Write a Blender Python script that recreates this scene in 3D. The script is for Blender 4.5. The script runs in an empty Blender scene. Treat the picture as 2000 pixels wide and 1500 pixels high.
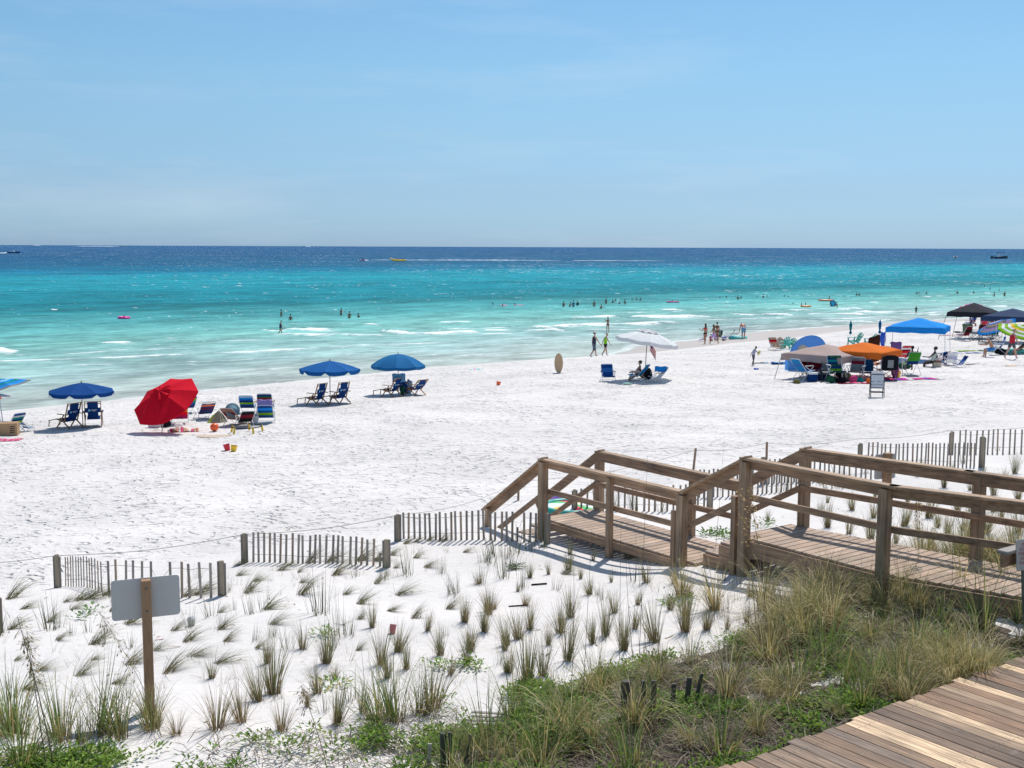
import bpy, math, random
import numpy as np
from mathutils import Vector, Matrix
random.seed(7); rng = np.random.default_rng(11)
R = math.radians
sc = bpy.context.scene; COL = sc.collection

# ------------------------------------------------------------------ camera frame
CAMH = 9.2; FPX = 2300.0
_p = math.atan(268/FPX); _r = 0.0040
_F = Vector((0, math.cos(_p), -math.sin(_p))); _R0 = Vector((1,0,0)); _U0 = _R0.cross(_F)
_R = _R0*math.cos(_r) + _U0*math.sin(_r); _U = _R.cross(_F)
CP = Vector((0,0,CAMH))

# ------------------------------------------------------------------ terrain
def vnoise(x, y, seed=0):
    x = np.asarray(x, float); y = np.asarray(y, float)
    xi = np.floor(x).astype(np.int64); yi = np.floor(y).astype(np.int64)
    fx = x-xi; fy = y-yi; fx = fx*fx*(3-2*fx); fy = fy*fy*(3-2*fy)
    def h(i, j):
        n = (i*374761393 + j*668265263 + seed*1442695041) & 0x7fffffff
        n = ((n ^ (n >> 13))*1274126177) & 0x7fffffff
        n = (n ^ (n >> 16)) & 0xffff
        return n/65535.0*2-1
    a = h(xi,yi)*(1-fx)+h(xi+1,yi)*fx; b = h(xi,yi+1)*(1-fx)+h(xi+1,yi+1)*fx
    return a*(1-fy)+b*fy
def sstep(a, b, v): 
    t = np.clip((v-a)/(b-a), 0, 1); return t*t*(3-2*t)
CA = [-400,-60,14,31,43,52,62,87,103,124,160,400]; CS = [40,52,60,63.2,65.8,66,65.5,69.5,73.5,74,76,90]
PS = [-3000,-60,-12,-4,4,8,11,13,16,19,21,25,35,47,58,62,64,72,76,90,130,300,2000]
PZ = [8,6,5.4,5.0,4.8,4.65,4.45,4.2,3.95,3.65,3.3,3.1,2.7,2.2,1.6,1.36,1.2,0.0,-.3,-.9,-2,-5,-30]
def crest(a): return np.interp(a, CA, CS)
def seff(s, a):                                   # s measured as if the berm crest stood at 64 everywhere
    sh = crest(a)-64; w = sstep(30, 58, s); return s - sh*w*(1-sstep(120,220,s))
def zsa(s, a):
    se = seff(s, a)
    face = sstep(62, 78, a)
    se2 = np.where(se > 64, 64+(se-64)*(1-.42*face), se)
    z = np.interp(se2, PS, PZ)
    dune = 1-sstep(19, 25, s); beach = sstep(20,26,s)*(1-sstep(60,66,se))
    z = z + dune*(.11*vnoise(s/2.3, a/3.1, 1)+.05*vnoise(s/.9, a/1.1, 2)) + beach*(.05*vnoise(s/2.6,a/5,3)+.03*vnoise(s/.8,a/1.3,4)+.022*vnoise(s/.42,a/.5,9)) \
        + .02*vnoise(s/3, a/9, 5)
    return z
def gz(x, y): return float(zsa(-.6*x+.8*y, .8*x+.6*y))
def sa(x, y): return (-.6*x+.8*y, .8*x+.6*y)
def xy(s, a): return (-.6*s+.8*a, .8*s+.6*a)
def ray(px, py): return (_F*FPX + _R*(px-1000) + _U*(750-py)).normalized()
def at(px, py, water=False, dz=0.0):
    d = ray(px, py); t0 = 3.0; t = t0
    f = lambda t: (CP+d*t).z - dz - max(gz(*(CP+d*t).xy), 0.0 if True else -9)
    step = .25; last = t
    while f(t) > 0:
        last = t; t += max(.2, t*.012)
        if t > 60000: return CP+d*60000
    for _ in range(24):
        m = (last+t)/2
        if f(m) > 0: last = m
        else: t = m
    return CP+d*t
def atZ(px, py, z): d = ray(px, py); return CP+d*((z-CAMH)/d.z)
def atY(px, py, Y): d = ray(px, py); return CP+d*(Y/d.y)
def proj(p):
    v = Vector(p)-CP; w = v.dot(_F); return (1000+FPX*v.dot(_R)/w, 750-FPX*v.dot(_U)/w)

# ------------------------------------------------------------------ materials
MATS = {}
def nt(name):
    m = bpy.data.materials.new(name); m.use_nodes = True; n = m.node_tree; b = n.nodes['Principled BSDF']; return m, n, b
def mat(name, col, rough=.6, noise=0.0, scale=20, metal=0, emit=None, bump=0.0, sheen=0, trans=0.0, stretch=None, spec=.5):
    if name in MATS: return MATS[name]
    m, n, b = nt(name); L = n.links
    b.inputs['Roughness'].default_value = rough; b.inputs['Metallic'].default_value = metal
    b.inputs['Specular IOR Level'].default_value = spec
    c = (*col[:3], 1)
    if noise or bump:
        tc = n.nodes.new('ShaderNodeTexCoord'); tx = n.nodes.new('ShaderNodeTexNoise'); tx.inputs['Scale'].default_value = scale; tx.inputs['Detail'].default_value = 5
        if stretch:
            mp = n.nodes.new('ShaderNodeMapping'); mp.inputs['Scale'].default_value = stretch
            L.new(tc.outputs['Object'], mp.inputs['Vector']); L.new(mp.outputs[0], tx.inputs['Vector'])
        else: L.new(tc.outputs['Object'], tx.inputs['Vector'])
        mx = n.nodes.new('ShaderNodeMix'); mx.data_type = 'RGBA'
        mx.inputs[6].default_value = tuple(max(0, v*(1-noise)) for v in c[:3])+(1,); mx.inputs[7].default_value = tuple(min(1, v*(1+noise)) for v in c[:3])+(1,)
        L.new(tx.outputs['Fac'], mx.inputs[0]); L.new(mx.outputs[2], b.inputs['Base Color'])
        if bump:
            bp = n.nodes.new('ShaderNodeBump'); bp.inputs['Strength'].default_value = .8; bp.inputs['Distance'].default_value = bump
            L.new(tx.outputs['Fac'], bp.inputs['Height']); L.new(bp.outputs[0], b.inputs['Normal'])
    else: b.inputs['Base Color'].default_value = c
    if trans:                                     # thin cloth lets some light through
        out = [x for x in n.nodes if x.type == 'OUTPUT_MATERIAL'][0]
        tr = n.nodes.new('ShaderNodeBsdfTranslucent'); ms = n.nodes.new('ShaderNodeMixShader'); ms.inputs[0].default_value = trans
        src = b.inputs['Base Color'].links
        if src: L.new(src[0].from_socket, tr.inputs[0])
        else: tr.inputs[0].default_value = c
        L.new(b.outputs[0], ms.inputs[1]); L.new(tr.outputs[0], ms.inputs[2]); L.new(ms.outputs[0], out.inputs[0])
    MATS[name] = m; return m
def cloth(name, col, tr=.22): return mat(name, col, .85, noise=.13, scale=7, bump=.006, trans=tr, spec=.12)
def vcolmat(name, rough=.7, trans=0.0, attr='Col', bump=0.0, nscale=30, stretch=None, gamt=.25):
    m, n, b = nt(name); L = n.links; b.inputs['Roughness'].default_value = rough
    at_ = n.nodes.new('ShaderNodeAttribute'); at_.attribute_name = attr
    tc = n.nodes.new('ShaderNodeTexCoord'); tx = n.nodes.new('ShaderNodeTexNoise'); tx.inputs['Scale'].default_value = nscale; tx.inputs['Detail'].default_value = 6
    if stretch:
        mp = n.nodes.new('ShaderNodeMapping'); mp.inputs['Scale'].default_value = stretch
        L.new(tc.outputs['Object'], mp.inputs['Vector']); L.new(mp.outputs[0], tx.inputs['Vector'])
    else: L.new(tc.outputs['Object'], tx.inputs['Vector'])
    mr = n.nodes.new('ShaderNodeMapRange'); mr.inputs[1].default_value = .25; mr.inputs[2].default_value = .75; mr.inputs[3].default_value = 1-gamt; mr.inputs[4].default_value = 1+gamt
    L.new(tx.outputs['Fac'], mr.inputs[0])
    mx = n.nodes.new('ShaderNodeMix'); mx.data_type = 'RGBA'; mx.blend_type = 'MULTIPLY'; mx.inputs[0].default_value = 1
    L.new(at_.outputs['Color'], mx.inputs[6]); L.new(mr.outputs[0], mx.inputs[7]); L.new(mx.outputs[2], b.inputs['Base Color'])
    if bump:
        bp = n.nodes.new('ShaderNodeBump'); bp.inputs['Distance'].default_value = bump; bp.inputs['Strength'].default_value = .7
        L.new(tx.outputs['Fac'], bp.inputs['Height']); L.new(bp.outputs[0], b.inputs['Normal'])
    if trans:
        out = [x for x in n.nodes if x.type == 'OUTPUT_MATERIAL'][0]
        tr = n.nodes.new('ShaderNodeBsdfTranslucent'); ms = n.nodes.new('ShaderNodeMixShader'); ms.inputs[0].default_value = trans
        L.new(mx.outputs[2], tr.inputs[0]); L.new(b.outputs[0], ms.inputs[1]); L.new(tr.outputs[0], ms.inputs[2]); L.new(ms.outputs[0], out.inputs[0])
    MATS[name] = m; return m

def shore_vec(n, lx, ly, lz=1):                    # position measured along the shore (x) and seaward (y), scaled
    L = n.links; N = n.nodes.new; g = N('ShaderNodeNewGeometry'); c = N('ShaderNodeCombineXYZ')
    for i, (v, k_) in enumerate((((.8,.6,0), lx), ((-.6,.8,0), ly), ((0,0,1), lz))):
        d = N('ShaderNodeVectorMath'); d.operation = 'DOT_PRODUCT'; d.inputs[1].default_value = tuple(x*k_ for x in v); L.new(g.outputs['Position'], d.inputs[0]); L.new(d.outputs['Value'], c.inputs[i])
    return c.outputs[0]
# ------------------------------------------------------------------ object helpers
def link(o, parent=None):
    COL.objects.link(o)
    if parent is not None: o.parent = parent
    return o
def tag(o, label=None, cat=None, group=None, kind=None):
    if label: o['label'] = label
    if cat: o['category'] = cat
    if group: o['group'] = group
    if kind: o['kind'] = kind
    return o
def thing(name, label, cat, loc=(0,0,0), rz=0, group=None):
    o = bpy.data.objects.new(name, None); o.empty_display_size = .2; COL.objects.link(o)
    o.location = loc; o.rotation_euler = (0,0,rz); return tag(o, label, cat, group)
def kids(o): return [c for c in bpy.data.objects if c.parent is o]
def copy_tree(o, parent=None):
    c = o.copy(); COL.objects.link(c); c.parent = parent
    for k in TREE.get(o.name, ()): copy_tree(k, c)
    TREE[c.name] = [x for x in COL.objects if x.parent is c] if False else []
    return c
TREE = {}
class MB:
    def __init__(s): s.v = []; s.f = []; s.m = []; s.c = []; s.cm = 0; s.cc = None
    def face(s, idx): s.f.append(idx); s.m.append(s.cm); s.c.append(s.cc)
    def add(s, pts): b = len(s.v); s.v.extend([tuple(p) for p in pts]); return b
    def poly(s, pts): b = s.add(pts); s.face(tuple(range(b, b+len(pts)))); return s
    def box(s, c, d, M=None, bev=0.0):
        x, y, z = d[0]/2, d[1]/2, d[2]/2
        P = [Vector((i*x, j*y, k*z)) for i in (-1,1) for j in (-1,1) for k in (-1,1)]
        if M is not None: P = [M @ p for p in P]
        P = [p+Vector(c) for p in P]; b = s.add(P)
        for q in ((0,1,3,2),(4,6,7,5),(0,4,5,1),(2,3,7,6),(0,2,6,4),(1,5,7,3)): s.face(tuple(b+i for i in q))
        return s
    def beam(s, p0, p1, w, h, up=(0,0,1)):        # rectangular bar from p0 to p1, w across, h along up
        p0 = Vector(p0); p1 = Vector(p1); d = (p1-p0).normalized(); u = Vector(up)
        sd = d.cross(u)
        if sd.length < 1e-4: sd = d.cross(Vector((0,1,0)))
        sd.normalize(); uu = sd.cross(d).normalized()
        P = [q+sd*i*w/2+uu*k*h/2 for q in (p0,p1) for i in (-1,1) for k in (-1,1)]
        b = s.add(P)
        for q in ((0,1,3,2),(4,6,7,5),(0,4,5,1),(2,3,7,6),(0,2,6,4),(1,5,7,3)): s.face(tuple(b+i for i in q))
        return s
    def tube(s, pts, r, n=6, cap=True):
        pts = [Vector(p) for p in pts]; rs = r if isinstance(r, (list,tuple)) else [r]*len(pts); rings = []
        pu = None
        for i, p in enumerate(pts):
            d = (pts[min(i+1,len(pts)-1)]-pts[max(i-1,0)]).normalized()
            u = Vector((0,0,1)) if abs(d.z) < .9 else Vector((0,1,0))
            if pu is not None: u = pu
            sd = d.cross(u)
            if sd.length < 1e-4: sd = d.cross(Vector((1,0,0)))
            sd.normalize(); uu = sd.cross(d); pu = uu
            b = s.add([p+(sd*math.cos(2*math.pi*k/n)+uu*math.sin(2*math.pi*k/n))*rs[i] for k in range(n)]); rings.append(b)
        for a, b in zip(rings, rings[1:]):
            for k in range(n): s.face((a+k, a+(k+1)%n, b+(k+1)%n, b+k))
        if cap: s.face(tuple(rings[0]+k for k in reversed(range(n)))); s.face(tuple(rings[-1]+k for k in range(n)))
        return s
    def ell(s, c, r, nu=10, nv=6, M=None, lo=-90, hi=90):
        c = Vector(c); rows = []
        for j in range(nv+1):
            ph = R(lo+(hi-lo)*j/nv)
            P = [Vector((r[0]*math.cos(ph)*math.cos(2*math.pi*i/nu), r[1]*math.cos(ph)*math.sin(2*math.pi*i/nu), r[2]*math.sin(ph))) for i in range(nu)]
            if M is not None: P = [M @ p for p in P]
            rows.append(s.add([p+c for p in P]))
        for a, b in zip(rows, rows[1:]):
            for i in range(nu): s.face((a+i, a+(i+1)%nu, b+(i+1)%nu, b+i))
        return s
    def lathe(s, prof, n=12, c=(0,0,0)):
        rows = [s.add([(c[0]+r*math.cos(2*math.pi*i/n), c[1]+r*math.sin(2*math.pi*i/n), c[2]+z) for i in range(n)]) for r, z in prof]
        for a, b in zip(rows, rows[1:]):
            for i in range(n): s.face((a+i, a+(i+1)%n, b+(i+1)%n, b+i))
        return s
    def grid(s, P):                                # rows of points
        n = len(P[0]); b = s.add([p for row in P for p in row])
        for j in range(len(P)-1):
            for i in range(n-1): s.face((b+j*n+i, b+j*n+i+1, b+(j+1)*n+i+1, b+(j+1)*n+i))
        return s
    def xf(s, M): s.v = [tuple(M @ Vector(p)) for p in s.v]; return s
    def mesh(s, name, mats, smooth=False):
        me = bpy.data.meshes.new(name); me.from_pydata(s.v, [], s.f)
        for m in (mats if isinstance(mats, (list,tuple)) else [mats]): me.materials.append(m)
        me.polygons.foreach_set('material_index', s.m)
        if any(c is not None for c in s.c):
            ca = me.color_attributes.new('Col', 'FLOAT_COLOR', 'CORNER'); data = []
            for f, c in zip(s.f, s.c): data.extend((*(c or (1,1,1)), 1)*len(f))
            ca.data.foreach_set('color', data)
        if smooth: me.polygons.foreach_set('use_smooth', [True]*len(s.f))
        me.update(); return me
    def build(s, name, mats, parent=None, smooth=False, bevel=0.0, solid=0.0):
        o = link(bpy.data.objects.new(name, s.mesh(name, mats, smooth)), parent)
        if solid:
            md = o.modifiers.new('thick', 'SOLIDIFY'); md.thickness = solid; md.offset = 0
        if bevel:
            md = o.modifiers.new('bev', 'BEVEL'); md.width = bevel; md.segments = 1; md.limit_method = 'ANGLE'
        if parent is not None: TREE.setdefault(parent.name, []).append(o)
        return o
def np_mesh(name, V, F, m, smooth=True):
    me = bpy.data.meshes.new(name); V = np.asarray(V, np.float32); F = np.asarray(F, np.int32); k = F.shape[1]
    me.vertices.add(len(V)); me.vertices.foreach_set('co', V.ravel())
    me.loops.add(F.size); me.loops.foreach_set('vertex_index', F.ravel())
    me.polygons.add(len(F)); me.polygons.foreach_set('loop_start', np.arange(0, F.size, k, dtype=np.int32)); me.polygons.foreach_set('loop_total', np.full(len(F), k, np.int32))
    me.polygons.foreach_set('use_smooth', np.full(len(F), smooth)); me.update(calc_edges=True); me.materials.append(m); return me
def fattr(me, name, arr): 
    a = me.attributes.new(name, 'FLOAT', 'POINT'); a.data.foreach_set('value', np.asarray(arr, np.float32).ravel())
def cattr(me, arr, name='Col'):
    a = me.color_attributes.new(name, 'FLOAT_COLOR', 'POINT'); arr = np.asarray(arr, np.float32)
    if arr.shape[1] == 3: arr = np.hstack([arr, np.ones((len(arr),1), np.float32)])
    a.data.foreach_set('color', arr.ravel())
def gridF(nr, nc):
    i = np.arange(nr*nc).reshape(nr, nc); return np.stack([i[:-1,:-1], i[:-1,1:], i[1:,1:], i[1:,:-1]], -1).reshape(-1,4)

# ------------------------------------------------------------------ world, sun, camera
w = bpy.data.worlds.new("World"); sc.world = w; w.use_nodes = True
wn = w.node_tree; bg = wn.nodes['Background']
sky = wn.nodes.new('ShaderNodeTexSky'); sky.sky_type = 'NISHITA'; sky.sun_disc = False
SUN_EL, SUN_AZ = 58, 22                              # azimuth to the right of the view direction (+Y)
sky.sun_elevation = R(SUN_EL); sky.sun_rotation = R(SUN_AZ); sky.altitude = 0; sky.air_density = 1.0; sky.dust_density = .55; sky.ozone_density = 2.2
# thin cirrus: a little brightness noise stretched along the horizon
tc = wn.nodes.new('ShaderNodeTexCoord'); mp = wn.nodes.new('ShaderNodeMapping'); mp.inputs['Scale'].default_value = (1.3, 1.3, 9); mp.inputs['Rotation'].default_value = (0, R(-14), 0)
cn = wn.nodes.new('ShaderNodeTexNoise'); cn.inputs['Scale'].default_value = 2.2; cn.inputs['Detail'].default_value = 7; cn.inputs['Roughness'].default_value = .62
cr = wn.nodes.new('ShaderNodeMapRange'); cr.inputs[1].default_value = .5; cr.inputs[2].default_value = .8; cr.inputs[3].default_value = 0; cr.inputs[4].default_value = .20
tint = wn.nodes.new('ShaderNodeMix'); tint.data_type = 'RGBA'; tint.blend_type = 'MULTIPLY'; tint.inputs[0].default_value = 1
SKYT = tint.inputs[7]; SKYT.default_value = (.84*1.5, .955*1.5, 1.10*1.5, 1)
sep = wn.nodes.new('ShaderNodeSeparateXYZ'); el = wn.nodes.new('ShaderNodeValToRGB')
el.color_ramp.elements[0].position = 0; el.color_ramp.elements[0].color = (1,1,1,1); el.color_ramp.elements[1].position = .25; el.color_ramp.elements[1].color = (1,1,1,1)
SKYR = el.color_ramp
for _z, _c in [(.02,(.65,.90,1.29)),(.045,(.68,.85,1.12)),(.09,(.79,.94,1.02)),(.14,(.88,1.05,1.04)),(.20,(.90,1.10,1.06))]:
    e = SKYR.elements.new(_z); e.color = (*[v/1.5 for v in _c], 1)
SKYR.elements[0].color = (.68/1.5,.96/1.5,1.50/1.5,1); SKYR.elements[len(SKYR.elements)-1].color = (.92/1.5,1.10/1.5,1.06/1.5,1); e = SKYR.elements.new(.55); e.color = (1.0,.93,.78,1)  # upper sky, out of view, brightened and whitened as added fill for shadows
t2 = wn.nodes.new('ShaderNodeMix'); t2.data_type = 'RGBA'; t2.blend_type = 'MULTIPLY'; t2.inputs[0].default_value = 1
cm = wn.nodes.new('ShaderNodeMix'); cm.data_type = 'RGBA'; cm.inputs[7].default_value = (9, 9.6, 10, 1)
k = wn.links.new
k(tc.outputs['Generated'], mp.inputs['Vector']); k(mp.outputs[0], cn.inputs['Vector']); k(cn.outputs['Fac'], cr.inputs[0])
k(sky.outputs[0], tint.inputs[6]); k(tc.outputs['Generated'], sep.inputs[0]); k(sep.outputs['Z'], el.inputs[0])
k(tint.outputs[2], t2.inputs[6]); k(el.outputs[0], t2.inputs[7]); k(t2.outputs[2], cm.inputs[6]); k(cr.outputs[0], cm.inputs[0]); k(cm.outputs[2], bg.inputs[0])
bg.inputs[1].default_value = .095
sd = bpy.data.lights.new('sun', 'SUN'); sd.energy = 4.1; sd.angle = R(.55); sd.color = (1, .965, .91)
so = link(bpy.data.objects.new('sun', sd))
sv = Vector((math.sin(R(SUN_AZ))*math.cos(R(SUN_EL)), math.cos(R(SUN_AZ))*math.cos(R(SUN_EL)), math.sin(R(SUN_EL))))
so.rotation_euler = sv.to_track_quat('Z', 'Y').to_euler()
cd = bpy.data.cameras.new('camera'); cam = link(bpy.data.objects.new('camera', cd)); sc.camera = cam
cd.sensor_width = 36; cd.lens = FPX/2000*36; cd.clip_end = 90000; cd.clip_start = .1
cam.matrix_world = Matrix(((_R.x,_U.x,-_F.x,0),(_R.y,_U.y,-_F.y,0),(_R.z,_U.z,-_F.z,CAMH),(0,0,0,1)))
vs = sc.view_settings; vs.view_transform = 'Standard'; vs.look = 'None'; vs.gamma = 1; vs.exposure = 0
sc.cycles.max_bounces = 6; sc.cycles.diffuse_bounces = 3; sc.cycles.transparent_max_bounces = 6; sc.cycles.sample_clamp_indirect = 6
# ------------------------------------------------------------------ sand
def axis(segs):
    out = [segs[0][0]]
    for a, b, st in segs:
        n = max(1, int(round((b-a)/st))); out += list(np.linspace(a, b, n+1)[1:])
    return np.array(out)
def build_sand():
    S = axis([(-3000,-200,400),(-200,-20,15),(-20,0,1),(0,26,.17),(26,84,.3),(84,140,3),(140,2000,200)])
    A = axis([(-3000,-200,350),(-200,-40,12),(-40,-14,1.2),(-14,36,.22),(36,140,.5),(140,220,4),(220,4000,350)])
    SS, AA = np.meshgrid(S, A, indexing='ij'); Z = zsa(SS, AA)
    X = -.6*SS+.8*AA; Y = .8*SS+.6*AA
    m, n, b = nt('white sand'); L = n.links; N = n.nodes.new
    geo = N('ShaderNodeNewGeometry')
    def noise(scale, detail=3, rough=.5, src=geo.outputs['Position'], st=None):
        t = N('ShaderNodeTexNoise'); t.inputs['Scale'].default_value = scale; t.inputs['Detail'].default_value = detail; t.inputs['Roughness'].default_value = rough
        if st:
            L.new(shore_vec(n, *st), t.inputs['Vector'])
        else: L.new(src, t.inputs['Vector'])
        return t.outputs['Fac']
    def math_(op, a, b=None, c=None):
        q = N('ShaderNodeMath'); q.operation = op
        for i, v in enumerate((a, b, c)):
            if v is None: continue
            if isinstance(v, (int, float)): q.inputs[i].default_value = v
            else: L.new(v, q.inputs[i])
        return q.outputs[0]
    def mr(v, a, b, c=0, d=1):
        q = N('ShaderNodeMapRange'); L.new(v, q.inputs[0])
        for i, x in enumerate((a,b,c,d)): q.inputs[i+1].default_value = x
        return q.outputs[0]
    wet = N('ShaderNodeAttribute'); wet.attribute_name = 'wet'; trk = N('ShaderNodeAttribute'); trk.attribute_name = 'tracks'
    # footprints: smooth voronoi pits of foot size, broken up by noise
    vo = N('ShaderNodeTexVoronoi'); vo.feature = 'SMOOTH_F1'; vo.inputs['Scale'].default_value = 3.6; vo.inputs['Randomness'].default_value = 1; vo.inputs['Smoothness'].default_value = .25
    wp = N('ShaderNodeVectorMath'); wp.operation = 'ADD'
    wn_ = N('ShaderNodeTexNoise'); wn_.inputs['Scale'].default_value = 2.0; L.new(geo.outputs['Position'], wn_.inputs['Vector'])
    L.new(geo.outputs['Position'], wp.inputs[0]); L.new(wn_.outputs['Color'], wp.inputs[1]); L.new(wp.outputs[0], vo.inputs['Vector'])
    pit = mr(vo.outputs['Distance'], .10, .42)
    patch = mr(noise(.35, 4), .38, .62, .35, 1)
    big = noise(2.6, 5, .66); fine = noise(9, 4, .6); rip = noise(5, 3, .5, st=(.45, 1.7, 1))
    h1 = math_('MULTIPLY', math_('MULTIPLY', math_('ADD', math_('MULTIPLY', pit, 1.0), math_('MULTIPLY', big, 1.6)), patch), trk.outputs['Fac'])
    h = math_('ADD', math_('MULTIPLY', h1, .095), math_('ADD', math_('MULTIPLY', fine, .012), math_('MULTIPLY', rip, .020)))
    h = math_('MULTIPLY', h, math_('SUBTRACT', 1, math_('MULTIPLY', wet.outputs['Fac'], .95)))
    bp = N('ShaderNodeBump'); bp.inputs['Strength'].default_value = 1; bp.inputs['Distance'].default_value = 1
    L.new(h, bp.inputs['Height']); L.new(bp.outputs[0], b.inputs['Normal'])
    mx = N('ShaderNodeMix'); mx.data_type = 'RGBA'; mx.inputs[6].default_value = (.64,.605,.575,1); mx.inputs[7].default_value = (.745,.70,.665,1)
    L.new(mr(math_('ADD', noise(.22, 4), math_('MULTIPLY', noise(6, 5), .35)), .45, .85), mx.inputs[0])
    m2 = N('ShaderNodeMix'); m2.data_type = 'RGBA'; m2.inputs[7].default_value = (.50,.43,.375,1)
    L.new(mx.outputs[2], m2.inputs[6]); L.new(wet.outputs['Fac'], m2.inputs[0])
    # scattered brown bits of dry grass and shell
    deb = mr(noise(30, 2, .5), .68, .74, 0, .6); duneA = N('ShaderNodeAttribute'); duneA.attribute_name = 'dune'
    m3 = N('ShaderNodeMix'); m3.data_type = 'RGBA'; m3.inputs[7].default_value = (.25,.19,.14,1)
    L.new(m2.outputs[2], m3.inputs[6]); L.new(math_('MULTIPLY', math_('MULTIPLY', deb, duneA.outputs['Fac']), mr(noise(.9,3), .45, .6)), m3.inputs[0])
    L.new(m3.outputs[2], b.inputs['Base Color'])
    L.new(mr(wet.outputs['Fac'], 0, 1, .9, .5), b.inputs['Roughness']); b.inputs['Specular IOR Level'].default_value = .25
    me = np_mesh('sand', np.stack([X, Y, Z], -1).reshape(-1,3), gridF(*Z.shape)[:, ::-1], m)
    se = seff(SS, AA); wob = .9*vnoise(AA/7, SS/9, 21)+.4*vnoise(AA/2.2, SS/4, 22)
    wetv = sstep(63.4, 66.3, se+wob*.8+ -.5*sstep(62,76,AA)); wetv = np.maximum(wetv, 0)
    fattr(me, 'wet', wetv); fattr(me, 'tracks', sstep(19.3, 23, SS+.8*vnoise(AA/2,SS,71))*(1-sstep(61,66,se))*.92+.10); fattr(me, 'dune', 1-sstep(19,24,SS))
    tag(link(bpy.data.objects.new('beach_sand', me)), 'white sand beach rising into a dune', kind='structure')
build_sand()

# ------------------------------------------------------------------ sea
FOAM = [(192,669,256,668,5,1),(-40,684,15,681,10,1),(-60,708,400,690,3,.62),(400,690,875,667,3,.62),(40,662,95,660,2,.6),(330,664,360,663,2,.7),
(505,644,550,648,7,1),(552,646,640,643,8,1),(600,641,655,641,5,.9),(530,657,750,652,5,1),(748,648,805,650,7,1),(800,650,935,646,6,.95),(700,634,736,633,6,.95),
(952,644,994,643,4,.8),(1004,646,1084,643,5,1),(1032,638,1126,635,6,1),(1136,637,1328,631,7,1),(1114,621,1216,618,5,.95),(1228,619,1345,617,8,1),(1292,606,1331,606,5,.9),
(920,653,998,650,2,.6),(944,664,1136,655,2.5,.55),(1136,652,1360,649,2,.6),(900,699,1064,688,3,.45),(1340,618,1369,616,6,1),(1419,613,1535,615,7,1),(1529,606,1545,606,5,.9),
(1550,606,1582,606,3,.8),(1630,605,1676,604,8,1),(1567,613,1673,611,6,1),(1673,609,1700,609,5,1),(1530,628,1693,625,3,.75),(1676,609,1779,607,6,1),(1800,616,1862,615,3,.75),
(1832,601,1900,601,3,.7),(1932,599,1973,599,5,.9),(1975,595,2060,596,4,.9),(1883,575,1899,575,3,.8),(1912,573,1932,573,3,.9),(1700,625,1738,623,3,.75),(1640,628,1698,626,3,.7),
(128,714,240,711,2,.45),(296,708,400,705,2,.45),(400,705,520,701,2,.4),(400,729,580,717,2.5,.5),(700,700,900,690,2,.4),(60,727,260,722,2,.32),(860,629,930,627,3,.7),(1000,607,1030,606,2,.5),(560,633,600,632,2,.5),
(1350,592,1400,591,2,.4),(1380,637,1500,634,2.5,.6),(1560,640,1640,637,2,.5),(80,776,240,768,2,.4),(480,752,640,744,2,.35),(100,690,420,679,2,.5),(420,668,560,663,2.5,.55),(1200,612,1290,610,3,.6),(1345,625,1530,621,3,.6),(1430,645,1600,641,2.5,.6),(1580,622,1760,619,3,.6),(1750,612,1860,609,4,.7),(950,677,1150,670,2,.45),(640,690,820,682,2,.4),(1136,645,1340,641,3,.55),(860,641,1000,638,3,.6)]
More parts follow.
